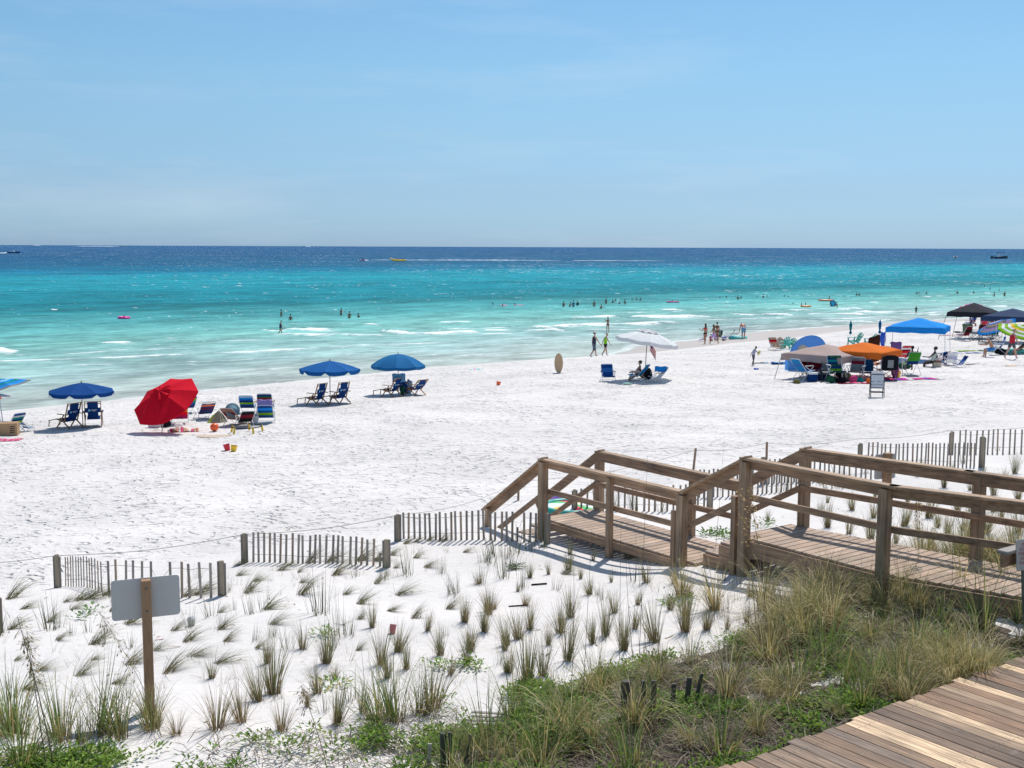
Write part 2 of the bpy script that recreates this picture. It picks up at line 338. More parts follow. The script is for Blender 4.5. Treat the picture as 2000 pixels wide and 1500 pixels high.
def build_sea():
    S = np.concatenate([np.arange(60,165,.32), 165*1.032**np.arange(1,176)])
    A0 = np.concatenate([[-4000,-2500,-1200,-500,-200,-100], np.linspace(-60,220,520), [260,330,450,800,1600,3000,5000]])
    K = np.interp(A0, [-60,220], [-.6,2.6]); SS = np.repeat(S[:,None], len(A0), 1); AA = A0[None,:]+(SS-60)*K[None,:]
    se = seff(SS, AA)
    X = -.6*SS+.8*AA; Y = .8*SS+.6*AA
    foam = np.zeros_like(SS); Z = np.zeros_like(SS)
    near = (1-sstep(150,600,SS))
    wv = vnoise(SS/1.6+.6*vnoise(AA/9,SS/8,35), AA/9, 31)*.05+vnoise(SS/5+.8*vnoise(AA/14,SS/14,36), AA/24, 32)*.10
    Z += wv*near*sstep(66,82,se)
    for i, (x0,y0,x1,y1,th,inten) in enumerate(FOAM):
        p = atZ(x0,y0,0); q = atZ(x1,y1,0); s0,a0 = sa(p.x,p.y); s1,a1 = sa(q.x,q.y)
        if a1 < a0: a0,a1,s0,s1 = a1,a0,s1,s0
        u = (AA-a0)/(a1-a0); sl = s0+(s1-s0)*u + 1.2*vnoise(AA/7, AA*0+i, 40)+.45*vnoise(AA/2.0, AA*0+i, 41)
        ends = sstep(-.04,.12,u)*(1-sstep(.86,1.04,u)); d = SS-sl
        wid = .30*th*np.clip(.45+.40*vnoise(AA/2.6+i*7, AA*0, 42)+.38*vnoise(AA/.9+i*3, SS*0, 44)+.2*vnoise(AA/6,AA*0+i,46),.06,2)*np.clip(ends+.1,0,1)+.04
        hgt = .032*th*inten
        Z += hgt*np.exp(-(d/(.35+.13*th))**2)*ends*(.8+.4*vnoise(AA/2,AA*0+i,43))
        dd = d+wid*.35
        f = np.clip(1.25-np.abs(dd)/wid, 0, 1)*ends*inten
        tail = .42*inten*ends*sstep(-wid*5-1.2, -wid*.5, d)*(d<0)
        foam = np.maximum(foam, np.maximum(f, tail))
    # thin broken line of swash along the water's edge
    zt = zsa(SS, AA); edge = np.exp(-((zt+.03)/.05)**2)*(SS<100)
    foam = np.maximum(foam, edge*.45)
    # boat wakes
    for (x0,y0,x1,y1,wm,inten) in [(725,507.6,1095,508.6,2.6,.95),(0,494.5,22,493.5,3.5,.9),(150,481,238,481.6,14,.95),(66,479.4,80,479.6,22,.8),(598,481.6,607,481.6,22,.8),(700,509,720,508,2.2,.9),(1120,508.8,1300,509.6,1.6,.45)]:
        p = atZ(x0,y0,0); q = atZ(x1,y1,0); d = Vector((q.x-p.x, q.y-p.y)); Ln = d.length; d /= Ln
        u = ((X-p.x)*d.x+(Y-p.y)*d.y)/Ln; v = (X-p.x)*(-d.y)+(Y-p.y)*d.x
        WAKES.append((p, q, wm, inten))
    m, n, b = nt('sea water'); L = n.links; N = n.nodes.new
    geo = N('ShaderNodeNewGeometry'); P = geo.outputs['Position']
    def noise(st, scale=1, detail=3, rough=.55, dist=0):
        t = N('ShaderNodeTexNoise'); t.inputs['Scale'].default_value = scale; t.inputs['Detail'].default_value = detail; t.inputs['Roughness'].default_value = rough; t.inputs['Distortion'].default_value = dist
        L.new(shore_vec(n, *st), t.inputs['Vector']); return t.outputs['Fac']
    def math_(op, a, b=None, c=None):
        q = N('ShaderNodeMath'); q.operation = op
        for i, v in enumerate((a, b, c)):
            if v is None: continue
            if isinstance(v, (int, float)): q.inputs[i].default_value = v
            else: L.new(v, q.inputs[i])
        return q.outputs[0]
    def mr(v, a, b, c=0, d=1):
        q = N('ShaderNodeMapRange'); L.new(v, q.inputs[0])
        for i, x in enumerate((a,b,c,d)): q.inputs[i+1].default_value = x
        return q.outputs[0]
    dp = N('ShaderNodeAttribute'); dp.attribute_name = 'bed'
    # bed position, jittered by patches of sand and weed
    j1 = math_('MULTIPLY', math_('SUBTRACT', noise((.010,.03,1), 1, 4), .5), .045)
    j2 = math_('MULTIPLY', math_('SUBTRACT', noise((.05,.16,1), 1, 3), .5), .02)
    pos = math_('ADD', dp.outputs['Fac'], math_('MULTIPLY', math_('ADD', j1, j2), mr(dp.outputs['Fac'], .03, .16, .22, 1)))
    ra = N('ShaderNodeValToRGB'); L.new(pos, ra.inputs[0]); el = ra.color_ramp; el.interpolation = 'LINEAR'
    stops = [(.02,(.46,.50,.45)),(.04,(.43,.52,.48)),(.055,(.37,.52,.49)),(.08,(.30,.52,.48)),(.104,(.22,.51,.46)),(.125,(.14,.44,.42)),(.150,(.075,.35,.36)),(.172,(.03,.235,.255)),(.180,(.022,.205,.235)),(.192,(.016,.235,.28)),(.23,(.014,.26,.32)),(.272,(.02,.305,.375)),(.308,(.018,.29,.37)),(.340,(.012,.18,.30)),(.385,(.016,.125,.235)),(.50,(.014,.10,.22)),(.75,(.014,.10,.24))]
    el.elements[0].position = stops[0][0]; el.elements[0].color = (*stops[0][1],1); el.elements[1].position = stops[-1][0]; el.elements[1].color = (*stops[-1][1],1)
    for p_, c_ in stops[1:-1]:
        e = el.elements.new(p_); e.color = (*c_,1)
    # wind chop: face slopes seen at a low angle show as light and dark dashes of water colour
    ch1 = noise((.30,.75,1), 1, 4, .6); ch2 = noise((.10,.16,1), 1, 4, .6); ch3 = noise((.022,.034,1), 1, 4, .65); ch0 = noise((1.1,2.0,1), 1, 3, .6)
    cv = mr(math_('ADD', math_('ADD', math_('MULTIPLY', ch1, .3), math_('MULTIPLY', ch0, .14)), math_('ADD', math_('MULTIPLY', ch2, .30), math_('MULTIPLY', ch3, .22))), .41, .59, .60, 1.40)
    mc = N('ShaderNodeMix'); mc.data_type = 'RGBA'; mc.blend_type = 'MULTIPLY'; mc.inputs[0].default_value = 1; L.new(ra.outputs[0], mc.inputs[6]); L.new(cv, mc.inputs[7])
    fo = N('ShaderNodeAttribute'); fo.attribute_name = 'foam'
    fn = noise((.9,2.6,1), 1, 5, .65); fn2 = noise((5,7,1), 1, 3, .6)
    fm = mr(math_('ADD', fo.outputs['Fac'], math_('MULTIPLY', math_('SUBTRACT', math_('ADD', math_('MULTIPLY', fn, .75), math_('MULTIPLY', fn2, .25)), .5), 2.1)), .20, .60)
    fm = math_('MULTIPLY', fm, mr(fo.outputs['Fac'], .06, .3))
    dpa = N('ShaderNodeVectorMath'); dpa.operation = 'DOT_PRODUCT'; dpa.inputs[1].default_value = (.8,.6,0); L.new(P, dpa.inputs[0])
    # small whitecaps and sun glints painted as white flecks, commoner towards the east end
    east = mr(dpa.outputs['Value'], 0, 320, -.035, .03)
    wc_glint = mr(math_('ADD', math_('ADD', noise((1.4,.8,1), 1, 2, .4), east), math_('MULTIPLY', noise((.05,.05,1),1,2,.5), .35)), .885, .925)
    wc_glint2 = mr(math_('ADD', math_('ADD', noise((.42,.22,1), 1, 2, .4), east), math_('MULTIPLY', noise((.012,.012,1),1,2,.5), .35)), .90, .93)
    fm = math_('MAXIMUM', fm, math_('MULTIPLY', math_('MAXIMUM', wc_glint, wc_glint2), mr(dp.outputs['Fac'], .04, .10)))
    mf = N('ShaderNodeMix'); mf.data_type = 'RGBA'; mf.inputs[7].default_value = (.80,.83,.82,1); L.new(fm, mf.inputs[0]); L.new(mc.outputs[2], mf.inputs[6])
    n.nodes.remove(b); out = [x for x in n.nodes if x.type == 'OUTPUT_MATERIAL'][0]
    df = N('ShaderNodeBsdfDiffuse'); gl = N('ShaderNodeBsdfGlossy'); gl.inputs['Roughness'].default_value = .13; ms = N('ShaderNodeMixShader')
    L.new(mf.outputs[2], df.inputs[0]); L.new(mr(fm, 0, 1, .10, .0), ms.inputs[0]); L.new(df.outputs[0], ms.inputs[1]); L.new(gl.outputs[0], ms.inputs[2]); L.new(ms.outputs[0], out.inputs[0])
    # bump from the same chop
    hh = math_('ADD', math_('MULTIPLY', noise((.7,1.6,1), 1, 4, .6), .16), math_('ADD', math_('MULTIPLY', ch1, .34), math_('MULTIPLY', noise((3.5,5,1),1,3,.6), .035)))
    cam_ = N('ShaderNodeVectorMath'); cam_.operation = 'DOT_PRODUCT'; cam_.inputs[1].default_value = (-.6,.8,0); L.new(P, cam_.inputs[0])
    amp = mr(cam_.outputs['Value'], 68, 110, .25, 1)
    bp = N('ShaderNodeBump'); bp.inputs['Strength'].default_value = .85; bp.inputs['Distance'].default_value = 1; L.new(math_('MULTIPLY', hh, amp), bp.inputs['Height']); L.new(bp.outputs[0], gl.inputs['Normal']); L.new(bp.outputs[0], df.inputs['Normal'])
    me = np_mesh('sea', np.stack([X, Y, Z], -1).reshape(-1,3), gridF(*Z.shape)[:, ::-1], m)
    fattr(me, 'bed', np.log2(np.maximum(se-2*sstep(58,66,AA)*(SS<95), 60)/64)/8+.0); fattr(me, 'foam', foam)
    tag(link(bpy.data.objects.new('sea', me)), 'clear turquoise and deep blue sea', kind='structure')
    fmt = mat('wake foam', (.85,.88,.88), .8, noise=.12, scale=.6)
    mb = MB()
    for (p, q, wm, inten) in WAKES:
        p.z = q.z = 0; d = (q-p); Ln = d.length; d /= Ln; sd_ = Vector((-d.y, d.x, 0)); nseg = max(6, int(Ln/2.5)); rows = []
        for i in range(nseg+1):
            u = i/nseg; prof = max(.02, (min(1, 6*u+.3) if inten > .5 else 1)*(min(1, (1-u)*4)))*(.55+.45*random.random()*1.2)
            hw = wm*prof; hz = .05+.30*prof*(wm/3)*random.random()
            c = p+d*Ln*u
            rows.append([c-sd_*hw+Vector((0,0,-.3)), c-sd_*hw*.5+Vector((0,0,hz)), c+Vector((0,0,hz*1.2)), c+sd_*hw*.5+Vector((0,0,hz)), c+sd_*hw+Vector((0,0,-.3))])
        mb.grid(rows)
    tag(mb.build('wake_foam', fmt, smooth=True), 'white foam trails behind the boats', kind='stuff')
WAKES = []
build_sea()
# ------------------------------------------------------------------ weathered timber
def P3(s, a, z): x, y = xy(s, a); return Vector((x, y, z))
VS = Vector((-.6,.8,0)); VA = Vector((.8,.6,0))
DK = vcolmat('walkway planks', .75, nscale=5, stretch=(2,2,2), gamt=.25, bump=.003)
def grain_mat(name, lx, ly, amt=.45, lz=1, salt=.45):             # long grain running along the planks (the s direction)
    m, n, b = nt(name); L = n.links; N = n.nodes.new; b.inputs['Roughness'].default_value = .72
    at_ = N('ShaderNodeAttribute'); at_.attribute_name = 'Col'; g = N('ShaderNodeNewGeometry'); t = N('ShaderNodeTexNoise'); t.inputs['Scale'].default_value = 1; t.inputs['Detail'].default_value = 8; t.inputs['Roughness'].default_value = .68; L.new(shore_vec(n, lx, ly, lz), t.inputs['Vector'])
    t2 = N('ShaderNodeTexNoise'); t2.inputs['Scale'].default_value = 2.2; t2.inputs['Detail'].default_value = 6; L.new(g.outputs['Position'], t2.inputs['Vector'])
    r = N('ShaderNodeMapRange'); r.inputs[1].default_value = .34; r.inputs[2].default_value = .66; r.inputs[3].default_value = 1-amt; r.inputs[4].default_value = 1+amt*.8; L.new(t.outputs['Fac'], r.inputs[0])
    r2 = N('ShaderNodeMapRange'); r2.inputs[1].default_value = .3; r2.inputs[2].default_value = .7; r2.inputs[3].default_value = .78; r2.inputs[4].default_value = 1.2; L.new(t2.outputs['Fac'], r2.inputs[0])
    q = N('ShaderNodeMath'); q.operation = 'MULTIPLY'; L.new(r.outputs[0], q.inputs[0]); L.new(r2.outputs[0], q.inputs[1])
    mx = N('ShaderNodeMix'); mx.data_type = 'RGBA'; mx.blend_type = 'MULTIPLY'; mx.inputs[0].default_value = 1; L.new(at_.outputs['Color'], mx.inputs[6]); L.new(q.outputs[0], mx.inputs[7])
    # dried salt and sand smears
    t3 = N('ShaderNodeTexNoise'); t3.inputs['Scale'].default_value = 3.1; t3.inputs['Detail'].default_value = 7; t3.inputs['Roughness'].default_value = .7; L.new(g.outputs['Position'], t3.inputs['Vector'])
    r3 = N('ShaderNodeMapRange'); r3.inputs[1].default_value = .62; r3.inputs[2].default_value = .74; r3.inputs[4].default_value = salt; L.new(t3.outputs['Fac'], r3.inputs[0])
    m3 = N('ShaderNodeMix'); m3.data_type = 'RGBA'; m3.inputs[7].default_value = (.5,.46,.43,1); L.new(r3.outputs[0], m3.inputs[0]); L.new(mx.outputs[2], m3.inputs[6])
    L.new(m3.outputs[2], b.inputs['Base Color'])
    bp = N('ShaderNodeBump'); bp.inputs['Distance'].default_value = .004; L.new(t.outputs['Fac'], bp.inputs['Height']); L.new(bp.outputs[0], b.inputs['Normal'])
    MATS[name] = m; return m
WD = grain_mat('weathered rail timber', 26, 1.6, .45, 26, .30)
WDP = grain_mat('weathered post timber', 24, 24, .45, 1.3, .30)
PLK = grain_mat('boardwalk planks', 46, 2.0, .6)
DKM = grain_mat('deck planks', 2.5, 34, .3)
def jit(c, v=.1): k = 1+random.uniform(-v, v); return tuple(x*k for x in c)
BR = (.33,.205,.125); BR2 = (.38,.25,.155); GREY = (.24,.20,.165)

def walkover():
    AN, AF = 12.93, 14.27; ZL, ZU = 4.33, 4.95; RL, RU = 5.42, 6.14
    t = thing('beach_walkover', 'weathered brown timber walkover with railings, stepping down from the dune to the beach', 'walkover', P3(11.5, 13.6, ZU))
    inv = Matrix.Translation(-t.location)
    near = lambda s: AN+max(0, 9.0-s)*.31
    far = lambda s: AF+(max(0, 11.43-s)*.155 if s < 11.6 else 0)
    def B(mb, name, m=WD, bev=.006): o = mb.xf(inv).build(name, m, t, bevel=bev); return o
    def deck(s0, s1, z, nm):
        mb = MB(); s = s0
        while s < s1-.02:
            w_ = min(.14, s1-s); mb.cc = jit(random.choice([(.42,.29,.20),(.38,.27,.195),(.45,.325,.235)]), .09)
            mb.beam(P3(s+w_/2, near(s)+.06, z-.019), P3(s+w_/2, far(s)-.06, z-.019), w_-.010, .036); s += .147
        B(mb, nm, DKM, .003)
    deck(12.55, 16.42, ZL, 'lower_deck'); deck(6.40, 11.72, ZU, 'upper_deck')
    for (s0, s1, z, h) in ((12.5,16.42,ZL,.13),(6.42,11.72,ZU,.24)):
        for fn, e in ((near,.045),(far,-.045)):
            for u, v in (((s0,9.0),(9.0,s1)) if s0 < 9 else ((s0,s1),)):
                mb = MB(); mb.cc = jit(BR); mb.beam(P3(u, fn(u)+e, z-.04-h/2), P3(v, fn(v)+e, z-.04-h/2), .04, h); B(mb, 'side_beam')
        for a in (AN+.5, AF-.5):
            mb = MB(); mb.cc = jit(BR); mb.beam(P3(s0, a, z-.04-.1), P3(s1, a, z-.04-.1), .04, .18); B(mb, 'joist')
    mb = MB(); mb.cc = BR; mb.beam(P3(11.745, AN+.02, ZU-.17), P3(11.745, AF-.02, ZU-.17), .04, .26); B(mb, 'end_beam')
    for i, (s, z) in enumerate(((12.30, 4.54),(11.98, 4.745))):
        mb = MB(); mb.cc = jit((.36,.27,.205)); mb.beam(P3(s, AN+.16, z-.02), P3(s, AF-.16, z-.02), .33, .038); B(mb, 'step')
        mb = MB(); mb.cc = jit(BR); mb.beam(P3(s+.15, AN+.18, z-.13), P3(s+.15, AF-.18, z-.13), .03, .17); B(mb, 'riser')
    for a in (AN+.14, AF-.14):                    # saw-tooth stringers
        mb = MB(); mb.cc = jit(BR)
        prof = [(12.46,4.12),(12.46,4.50),(12.14,4.50),(12.14,4.705),(11.80,4.705),(11.80,4.42)]
        P = [P3(s, a-.02, z) for s, z in prof]+[P3(s, a+.02, z) for s, z in prof]; b = mb.add(P); n = len(prof)
        mb.face(tuple(b+i for i in range(n))); mb.face(tuple(b+n+i for i in reversed(range(n))))
        for i in range(n): mb.face((b+i, b+n+i, b+n+(i+1)%n, b+(i+1)%n))
        B(mb, 'stringer')
    for i in range(4):
        s = 16.6+.33*i; z = 4.33-.19*(i+1); mb = MB(); mb.cc = jit((.36,.27,.205)); mb.beam(P3(s, AN+.05, z-.02), P3(s, AF-.05, z-.02), .31, .04); B(mb, 'step')
    for a in (AN, AF):
        out = -1 if a == AN else 1; fa = near if a == AN else far
        mids = [14.5] if a == AN else [13.9]
        for s, z1, z0 in [(16.3,RL,3.5)]+[(m_,RL,3.7) for m_ in mids]+[(12.81,RL,3.9),(11.53,RU,4.1)]+[((9.13 if a == AN else 8.86),RU,4.2),(6.5,RU,4.3)]:
            mb = MB(); mb.cc = jit(BR2, .12); wd = .14 if s not in mids else .10; mb.box(P3(s, fa(s), (z0+z1-.04)/2), (wd, wd, z1-.04-z0), Matrix.Rotation(R(36.87),3,'Z')); B(mb, 'post', WDP)
        mb = MB(); mb.cc = jit(BR, .1); mb.box(P3(12.97 if a == AN else 12.95, a+.0*out, (3.8+5.10)/2), (.09,.09,5.10-3.8), Matrix.Rotation(R(36.87),3,'Z'))
        if a == AN: B(mb, 'short_post', WDP)
        mb = MB(); mb.cc = jit(BR, .1); mb.box(P3(11.72, a, (3.95+5.55)/2), (.09,.09,1.6), Matrix.Rotation(R(36.87),3,'Z'))
        if a == AN: B(mb, 'short_post', WDP)
        path = [P3(6.4,fa(6.4),RU), P3(9.0,fa(9.0),RU), P3(11.53,a,RU), P3(12.81,a,RL), P3(16.3,a,RL), P3(18.12,a,RL-1.25)]
        for i, (p, q) in enumerate(zip(path, path[1:])):
            d = (q-p).normalized(); mb = MB(); mb.cc = jit(BR2, .1)
            mb.beam(p-d*.07 if i else p, q+d*.07 if i < 4 else q, .15, .038); B(mb, 'top_rail')
            mb = MB(); mb.cc = jit(BR, .1); off = VA*(-out)*.052 if True else 0
            e = Vector((0,0,-.019-.072)); mb.beam(p+e+off, q+e+off, .038, .138); B(mb, 'side_rail')
        hm = .56
        path = [P3(6.4,fa(6.4),RU-hm), P3(9.0,fa(9.0),RU-hm), P3(11.53,a,RU-hm), P3(12.81,a,RL-hm+.02), P3(16.3,a,RL-hm), P3(18.1,a,RL-hm-1.2)]
        for i, (p, q) in enumerate(zip(path, path[1:])):
            mb = MB(); mb.cc = jit(BR, .12); off = VA*(-out)*(.092); e = Vector((0,0,-.03)); mb.beam(p+off+e, q+off+e, .038, .095); B(mb, 'mid_rail')
        mb = MB(); mb.cc = jit(BR2); mb.box(P3(18.0, a, 3.75), (.09,.09,.95), Matrix.Rotation(R(36.87),3,'Z')); B(mb, 'end_post', WDP)
    p = atY(1957,1079,13.3); mb = MB(); mb.cc = (.36,.33,.30); mb.beam(p, p+VA*1.6+Vector((0,0,.0)), .14, .04); B(mb, 'cross_rail')
    mb = MB(); mb.cc = BR; mb.beam(p-Vector((0,0,.1)), p+VA*1.6-Vector((0,0,.1)), .04, .16); B(mb, 'cross_rail')
walkover()

def boardwalk():
    mb = MB(); a = 1.5; i = 0
    new = {8,9,14,20,25,33,46,60}
    while a < 27:
        k = int(round((a-7.28)/.146)); c = random.choice([(.22,.135,.08),(.15,.095,.06),(.28,.175,.105),(.24,.155,.10),(.34,.225,.14),(.28,.16,.09),(.20,.14,.10)])
        if k in (0,1,2): c = (.235,.155,.10)
        if k in new: c = (.66,.46,.28)
        mb.cc = jit(c, .10); ext = random.uniform(-.035,.03); dz = random.uniform(-.002,.002)
        p, q = P3(3.8, a+.069, 4.931+dz), P3(6.36+ext, a+.069, 4.931+dz); mb.beam(p, q, .1385, .036)
        if -4 < k < 60:
            for s_ in (4.2, 5.25, 6.2):
                for da in (.03, .108): p_ = P3(s_+random.uniform(-.01,.01), a+da, 4.9515+dz); mb.cc = (.035,.03,.028); mb.poly([p_+VS*.006, p_+VA*.006, p_-VS*.006, p_-VA*.006])
        a += .146
    tag(mb.build('boardwalk', PLK, bevel=.004), 'plank boardwalk on the dune with a few new pale planks', kind='structure')
    for s in (4.1, 5.2, 6.2):
        m2 = MB(); m2.cc = jit(BR); m2.beam(P3(s, 1.5, 4.82), P3(s, 27, 4.82), .05, .18); tag(m2.build('boardwalk_beam', WD), 'timber beam under the boardwalk', kind='structure')
boardwalk()

# ------------------------------------------------------------------ slat fences
SL = vcolmat('grey fence slats', .85, nscale=6, stretch=(1,1,.3), gamt=.35)
WIRE = mat('fence wire', (.20,.20,.19), .5, metal=.6)
def fence(label, base, top_px, n, post_px=(), lean=(0,0), grp='slat fences in the dune', col=(.31,.265,.225), drop=()):
    """base: pixel points along the foot; top_px: slat height in pixels at each of them"""
    pts = [at(*b) for b in base]; hs = [tp*(pts[i].y)/FPX*1.02 for i, tp in enumerate(top_px)]
    t = thing('slat_fence', label, 'fence', pts[0].copy(), 0, grp); inv = Matrix.Translation(-t.location)
    L = [0]
    for p, q in zip(pts, pts[1:]): L.append(L[-1]+(q-p).length)
    def at_u(u):
        d = u*L[-1]; i = max(j for j in range(len(L)-1) if L[j] <= d+1e-6); f = (d-L[i])/(L[i+1]-L[i])
        p = pts[i].lerp(pts[i+1], f); p.z = gz(p.x, p.y); return p, hs[i]+(hs[i+1]-hs[i])*f, (pts[i+1]-pts[i]).normalized()
    mb = MB(); tops = []
    for k in range(n):
        u = (k+.5)/n+random.uniform(-.15,.15)/n; p, h, d = at_u(min(.999,max(0,u))); h *= random.uniform(.97,1.04)
        ln = lean[0]+(lean[1]-lean[0])*u + random.uniform(-.03,.03)
        if k in drop: h *= .5
        q = p+Vector((0,0,h))-d*ln*h; mb.cc = jit(col if random.random()<.8 else (.36,.27,.20), .16)
        mb.beam(p-Vector((0,0,.15)), q, .040, .010, up=(d.y,-d.x,0)); tops.append((p, q))
    mb.xf(inv).build('slat_panel', SL, t)
    wv = MB()
    for f in (.25, .82):
        wv.tube([p.lerp(q, f)+Vector((0,0,random.uniform(-.006,.006))) for p, q in tops], .0035, 4)
    wv.xf(inv).build('wire', WIRE, t)
    for (x, yb, yt, w_) in post_px:
        p = at(x, yb); h = (yb-yt)*p.y/FPX*1.02; r = w_*p.y/FPX/2*.62; mb = MB(); mb.cc = jit((.33,.27,.20), .1)
        mb.tube([p-Vector((0,0,.2)), p+Vector((0,0,h*.98)), p+Vector((0,0,h))], [r, r*.97, r*.9], 9); mb.xf(inv).build('post', SL, t)
        for sg in (-1, 1):
            mb = MB(); mb.cc = (.25,.22,.19); e = Vector((sg*(r+.012),0,0)); mb.beam(p+e-Vector((0,0,.1)), p+e+Vector((0,0,h*random.uniform(.93,1))), .03, .012, up=(0,1,0)); mb.xf(inv).build('end_slat', SL, t)
    return t
fence('short slat fence behind the blank sign, slats leaning and bunched at one end', [(126,1144),(200,1156),(300,1164),(424,1168)], [60,62,68,73], 26, [(113,1148,1081,15),(434,1163,1093,17)], (-.10,.02), drop=(20,))
fence('slat fence between the blank sign and the walkover, a post at each end', [(490,1098),(610,1101),(746,1106)], [60,58,52], 23, [(478,1099,1040,13),(755,1108,1052,16)], (-.03,-.05), drop=(22,))
fence('slat fence running up to the near foot of the walkover railing', [(784,1052),(900,1055),(1062,1058)], [50,57,58], 26, [(777,1057,1003,14),(1069,1062,1001,10)], (.02,0), drop=(21,))
fence('slat fence beyond the lower deck seen through its railing', [(1130,998),(1250,998),(1380,996)], [44,50,52], 21, [(1122,1000,955,11),(1386,998,945,12)])
fence('slat fence in line with the thin stake behind the walkover steps', [(1360,972),(1450,968),(1560,958)], [54,54,52], 21, [(1566,958,909,11)])
fence('slat fence behind the second sign, hidden below the upper railing', [(1497,945),(1600,942),(1706,936)], [48,48,48], 21, [(1490,946,892,11)])
fence('slat fence above the upper railing ending in a thick worn post', [(1690,908),(1800,910),(1906,912)], [44,46,48], 27, [(1679,909,865,9),(1917,913,852,13)])
fence('farthest right slat fence leaving the frame', [(1870,886),(1960,886),(2080,884)], [46,47,47], 19, [(1857,888,842,9)])
def post(name, label, cat, x, yb, yt, w_, col=(.20,.16,.12), lean=(0,0), sq=False, grp=None, grow=0):
    p = at(x, yb); h = (yb-yt)*p.y/FPX*1.02; r = w_*p.y/FPX/2; mb = MB(); mb.cc = col; q = p+Vector((lean[0]*h, lean[1]*h, h))
    if sq: mb.beam(p-Vector((0,0,.2)), q, r*2, r*1.2, up=(0,1,0))
    else: mb.tube([p-Vector((0,0,.2)), p.lerp(q,.97), q], [r,r,r*.85], 9)
    o = mb.xf(Matrix.Translation(-p)).build(name, SL); o.location = p; return tag(o, label, cat, grp)
post('fence_post', 'lone grey fence post cut by the left edge of the frame', 'post', 1, 1236, 1165, 11)
post('wooden_stake', 'thin leaning stake behind the middle of the walkover railing', 'stake', 1353, 917, 875, 4.2, (.30,.20,.13), (.12,0), True)
post('wooden_stake', 'short upright stake just left of the upper railing corner, behind a fence', 'stake', 1497, 897, 863, 4.2, (.30,.20,.13), (0,0), True)
post('wooden_stake', 'low stake standing in open sand left of the walkover', 'stake', 1012, 977, 934, 4.5, (.30,.20,.13), (.02,0), True)
post('old_fence_post', 'thick dark old post, leftmost of the buried row in the green plants', 'post', 1222, 1410, 1325, 20, (.085,.075,.06), (-.01,0))
for i, (x, yb, yt, w_, ln, lb) in enumerate([(1256,1392,1326,9,0,'narrow old picket right beside the thick buried post'),(1275,1398,1325,10,.02,'second narrow picket from the thick buried post'),(1312,1392,1332,9,.05,'lower leaning picket in the middle of the buried row'),(1336,1382,1320,10,.16,'picket with a broken top near the right end of the buried row'),(1350,1378,1312,7,.30,'thin strongly leaning picket at the right end of the buried row')]):
    post('old_picket', lb, 'picket', x, yb, yt, w_, (.10,.085,.07), (ln,0), True, 'buried old fence pickets')
post('old_fence_post', 'short split old post at the bottom edge, left of centre', 'post', 866, 1515, 1426, 13, (.07,.07,.055))
post('old_fence_post', 'old post touching the split one at the bottom edge, slightly shorter', 'post', 879, 1517, 1424, 9, (.08,.075,.06))
post('driftwood_stick', 'pale broken stick beside the old posts at the bottom edge', 'stick', 834, 1510, 1448, 8, (.42,.38,.34), (.10,0), True)
post('driftwood_stick', 'dark thin stick leaning right of the old posts at the bottom edge', 'stick', 892, 1512, 1430, 5, (.12,.10,.08), (.35,0), True)
mb = MB(); p0 = at(955,1418)
for i in range(6):
    c = at(905+random.uniform(0,20), 1396+i*8); d = at(985+random.uniform(-10,10), 1400+i*7); c.z += .03; d.z += .03; mb.cc = jit((.30,.27,.245), .15); mb.beam(c, d, .04, .012)
o = mb.xf(Matrix.Translation(-p0)).build('fallen_slats', SL); o.location = p0; tag(o, 'fallen grey fence slats lying flat in the sand among green plants', 'slats')
# rope strung along the fence tops
rp = MB(); tops = [(-120,1150,52),(112,1148,66),(478,1099,58),(778,1056,52),(1012,977,38),(1352,917,38),(1497,897,32),(1680,880,24),(1857,862,22),(2080,845,22)]
W = [at(x, y)+Vector((0,0,1))*(h*at(x, y).y/FPX) for x, y, h in tops]; line = []
for p, q in zip(W, W[1:]):
    for i in range(8): u = i/8; line.append(p.lerp(q, u)-Vector((0,0,.16*math.sin(math.pi*u)*min(1,(q-p).length/6))))
rp.tube(line, .006, 4); tag(rp.build('rope', mat('pale rope', (.42,.40,.36), .9)), 'thin pale rope strung above the sand from post to post', 'rope')
# ------------------------------------------------------------------ signs
ALU = mat('bare aluminium sign back', (.52,.51,.50), .55, noise=.10, scale=3)
PINE = mat('pine sign post', (.34,.20,.11), .75, noise=.30, scale=9, bump=.004, stretch=(6,6,.7))
def round_panel(wd, ht, r, th, n=5):
    mb = MB(); out = []
    for cx, cz, a0 in ((wd/2-r, ht/2-r, 0),(-wd/2+r, ht/2-r, 90),(-wd/2+r, -ht/2+r, 180),(wd/2-r, -ht/2+r, 270)):
        for i in range(n+1): an = R(a0+90*i/n); out.append((cx+r*math.cos(an), cz+r*math.sin(an)))
    b = mb.add([(x, -th/2, z) for x, z in out]+[(x, th/2, z) for x, z in out]); k = len(out)
    mb.face(tuple(b+i for i in range(k))); mb.face(tuple(b+k+i for i in reversed(range(k))))
    for i in range(k): mb.face((b+i, b+k+i, b+k+(i+1)%k, b+(i+1)%k))
    return mb
def back_sign(label, x, yb, yt, wpx, panel_top, panel_bot, wd, rot):
    p = at(x, yb); k_ = p.y/FPX; h = (yb-yt)*k_*1.015; pw = wpx*k_
    t = thing('sign', label, 'sign', p, R(rot)); mb = MB(); mb.box((0,0,h/2-.15), (pw*.92, pw*.92, h+.3)); mb.build('post', PINE, t, bevel=.005)
    hh = (panel_bot-panel_top)*k_; zc = h-(((panel_top+panel_bot)/2)-yt)*k_*1.01
    o = round_panel(wd, hh, .035, .006).build('panel', ALU, t); o.location = (0.0, pw*.46+.006, zc)
    for dz in (-hh*.28, hh*.28): MB().lathe([(0,.014),(.009,.012),(.013,0),(.0,-.002)], 8).xf(Matrix.Translation((0,-pw*.46,zc+dz)) @ Matrix.Rotation(R(90),4,'X')).build('bolt', WIRE, t)
    return t
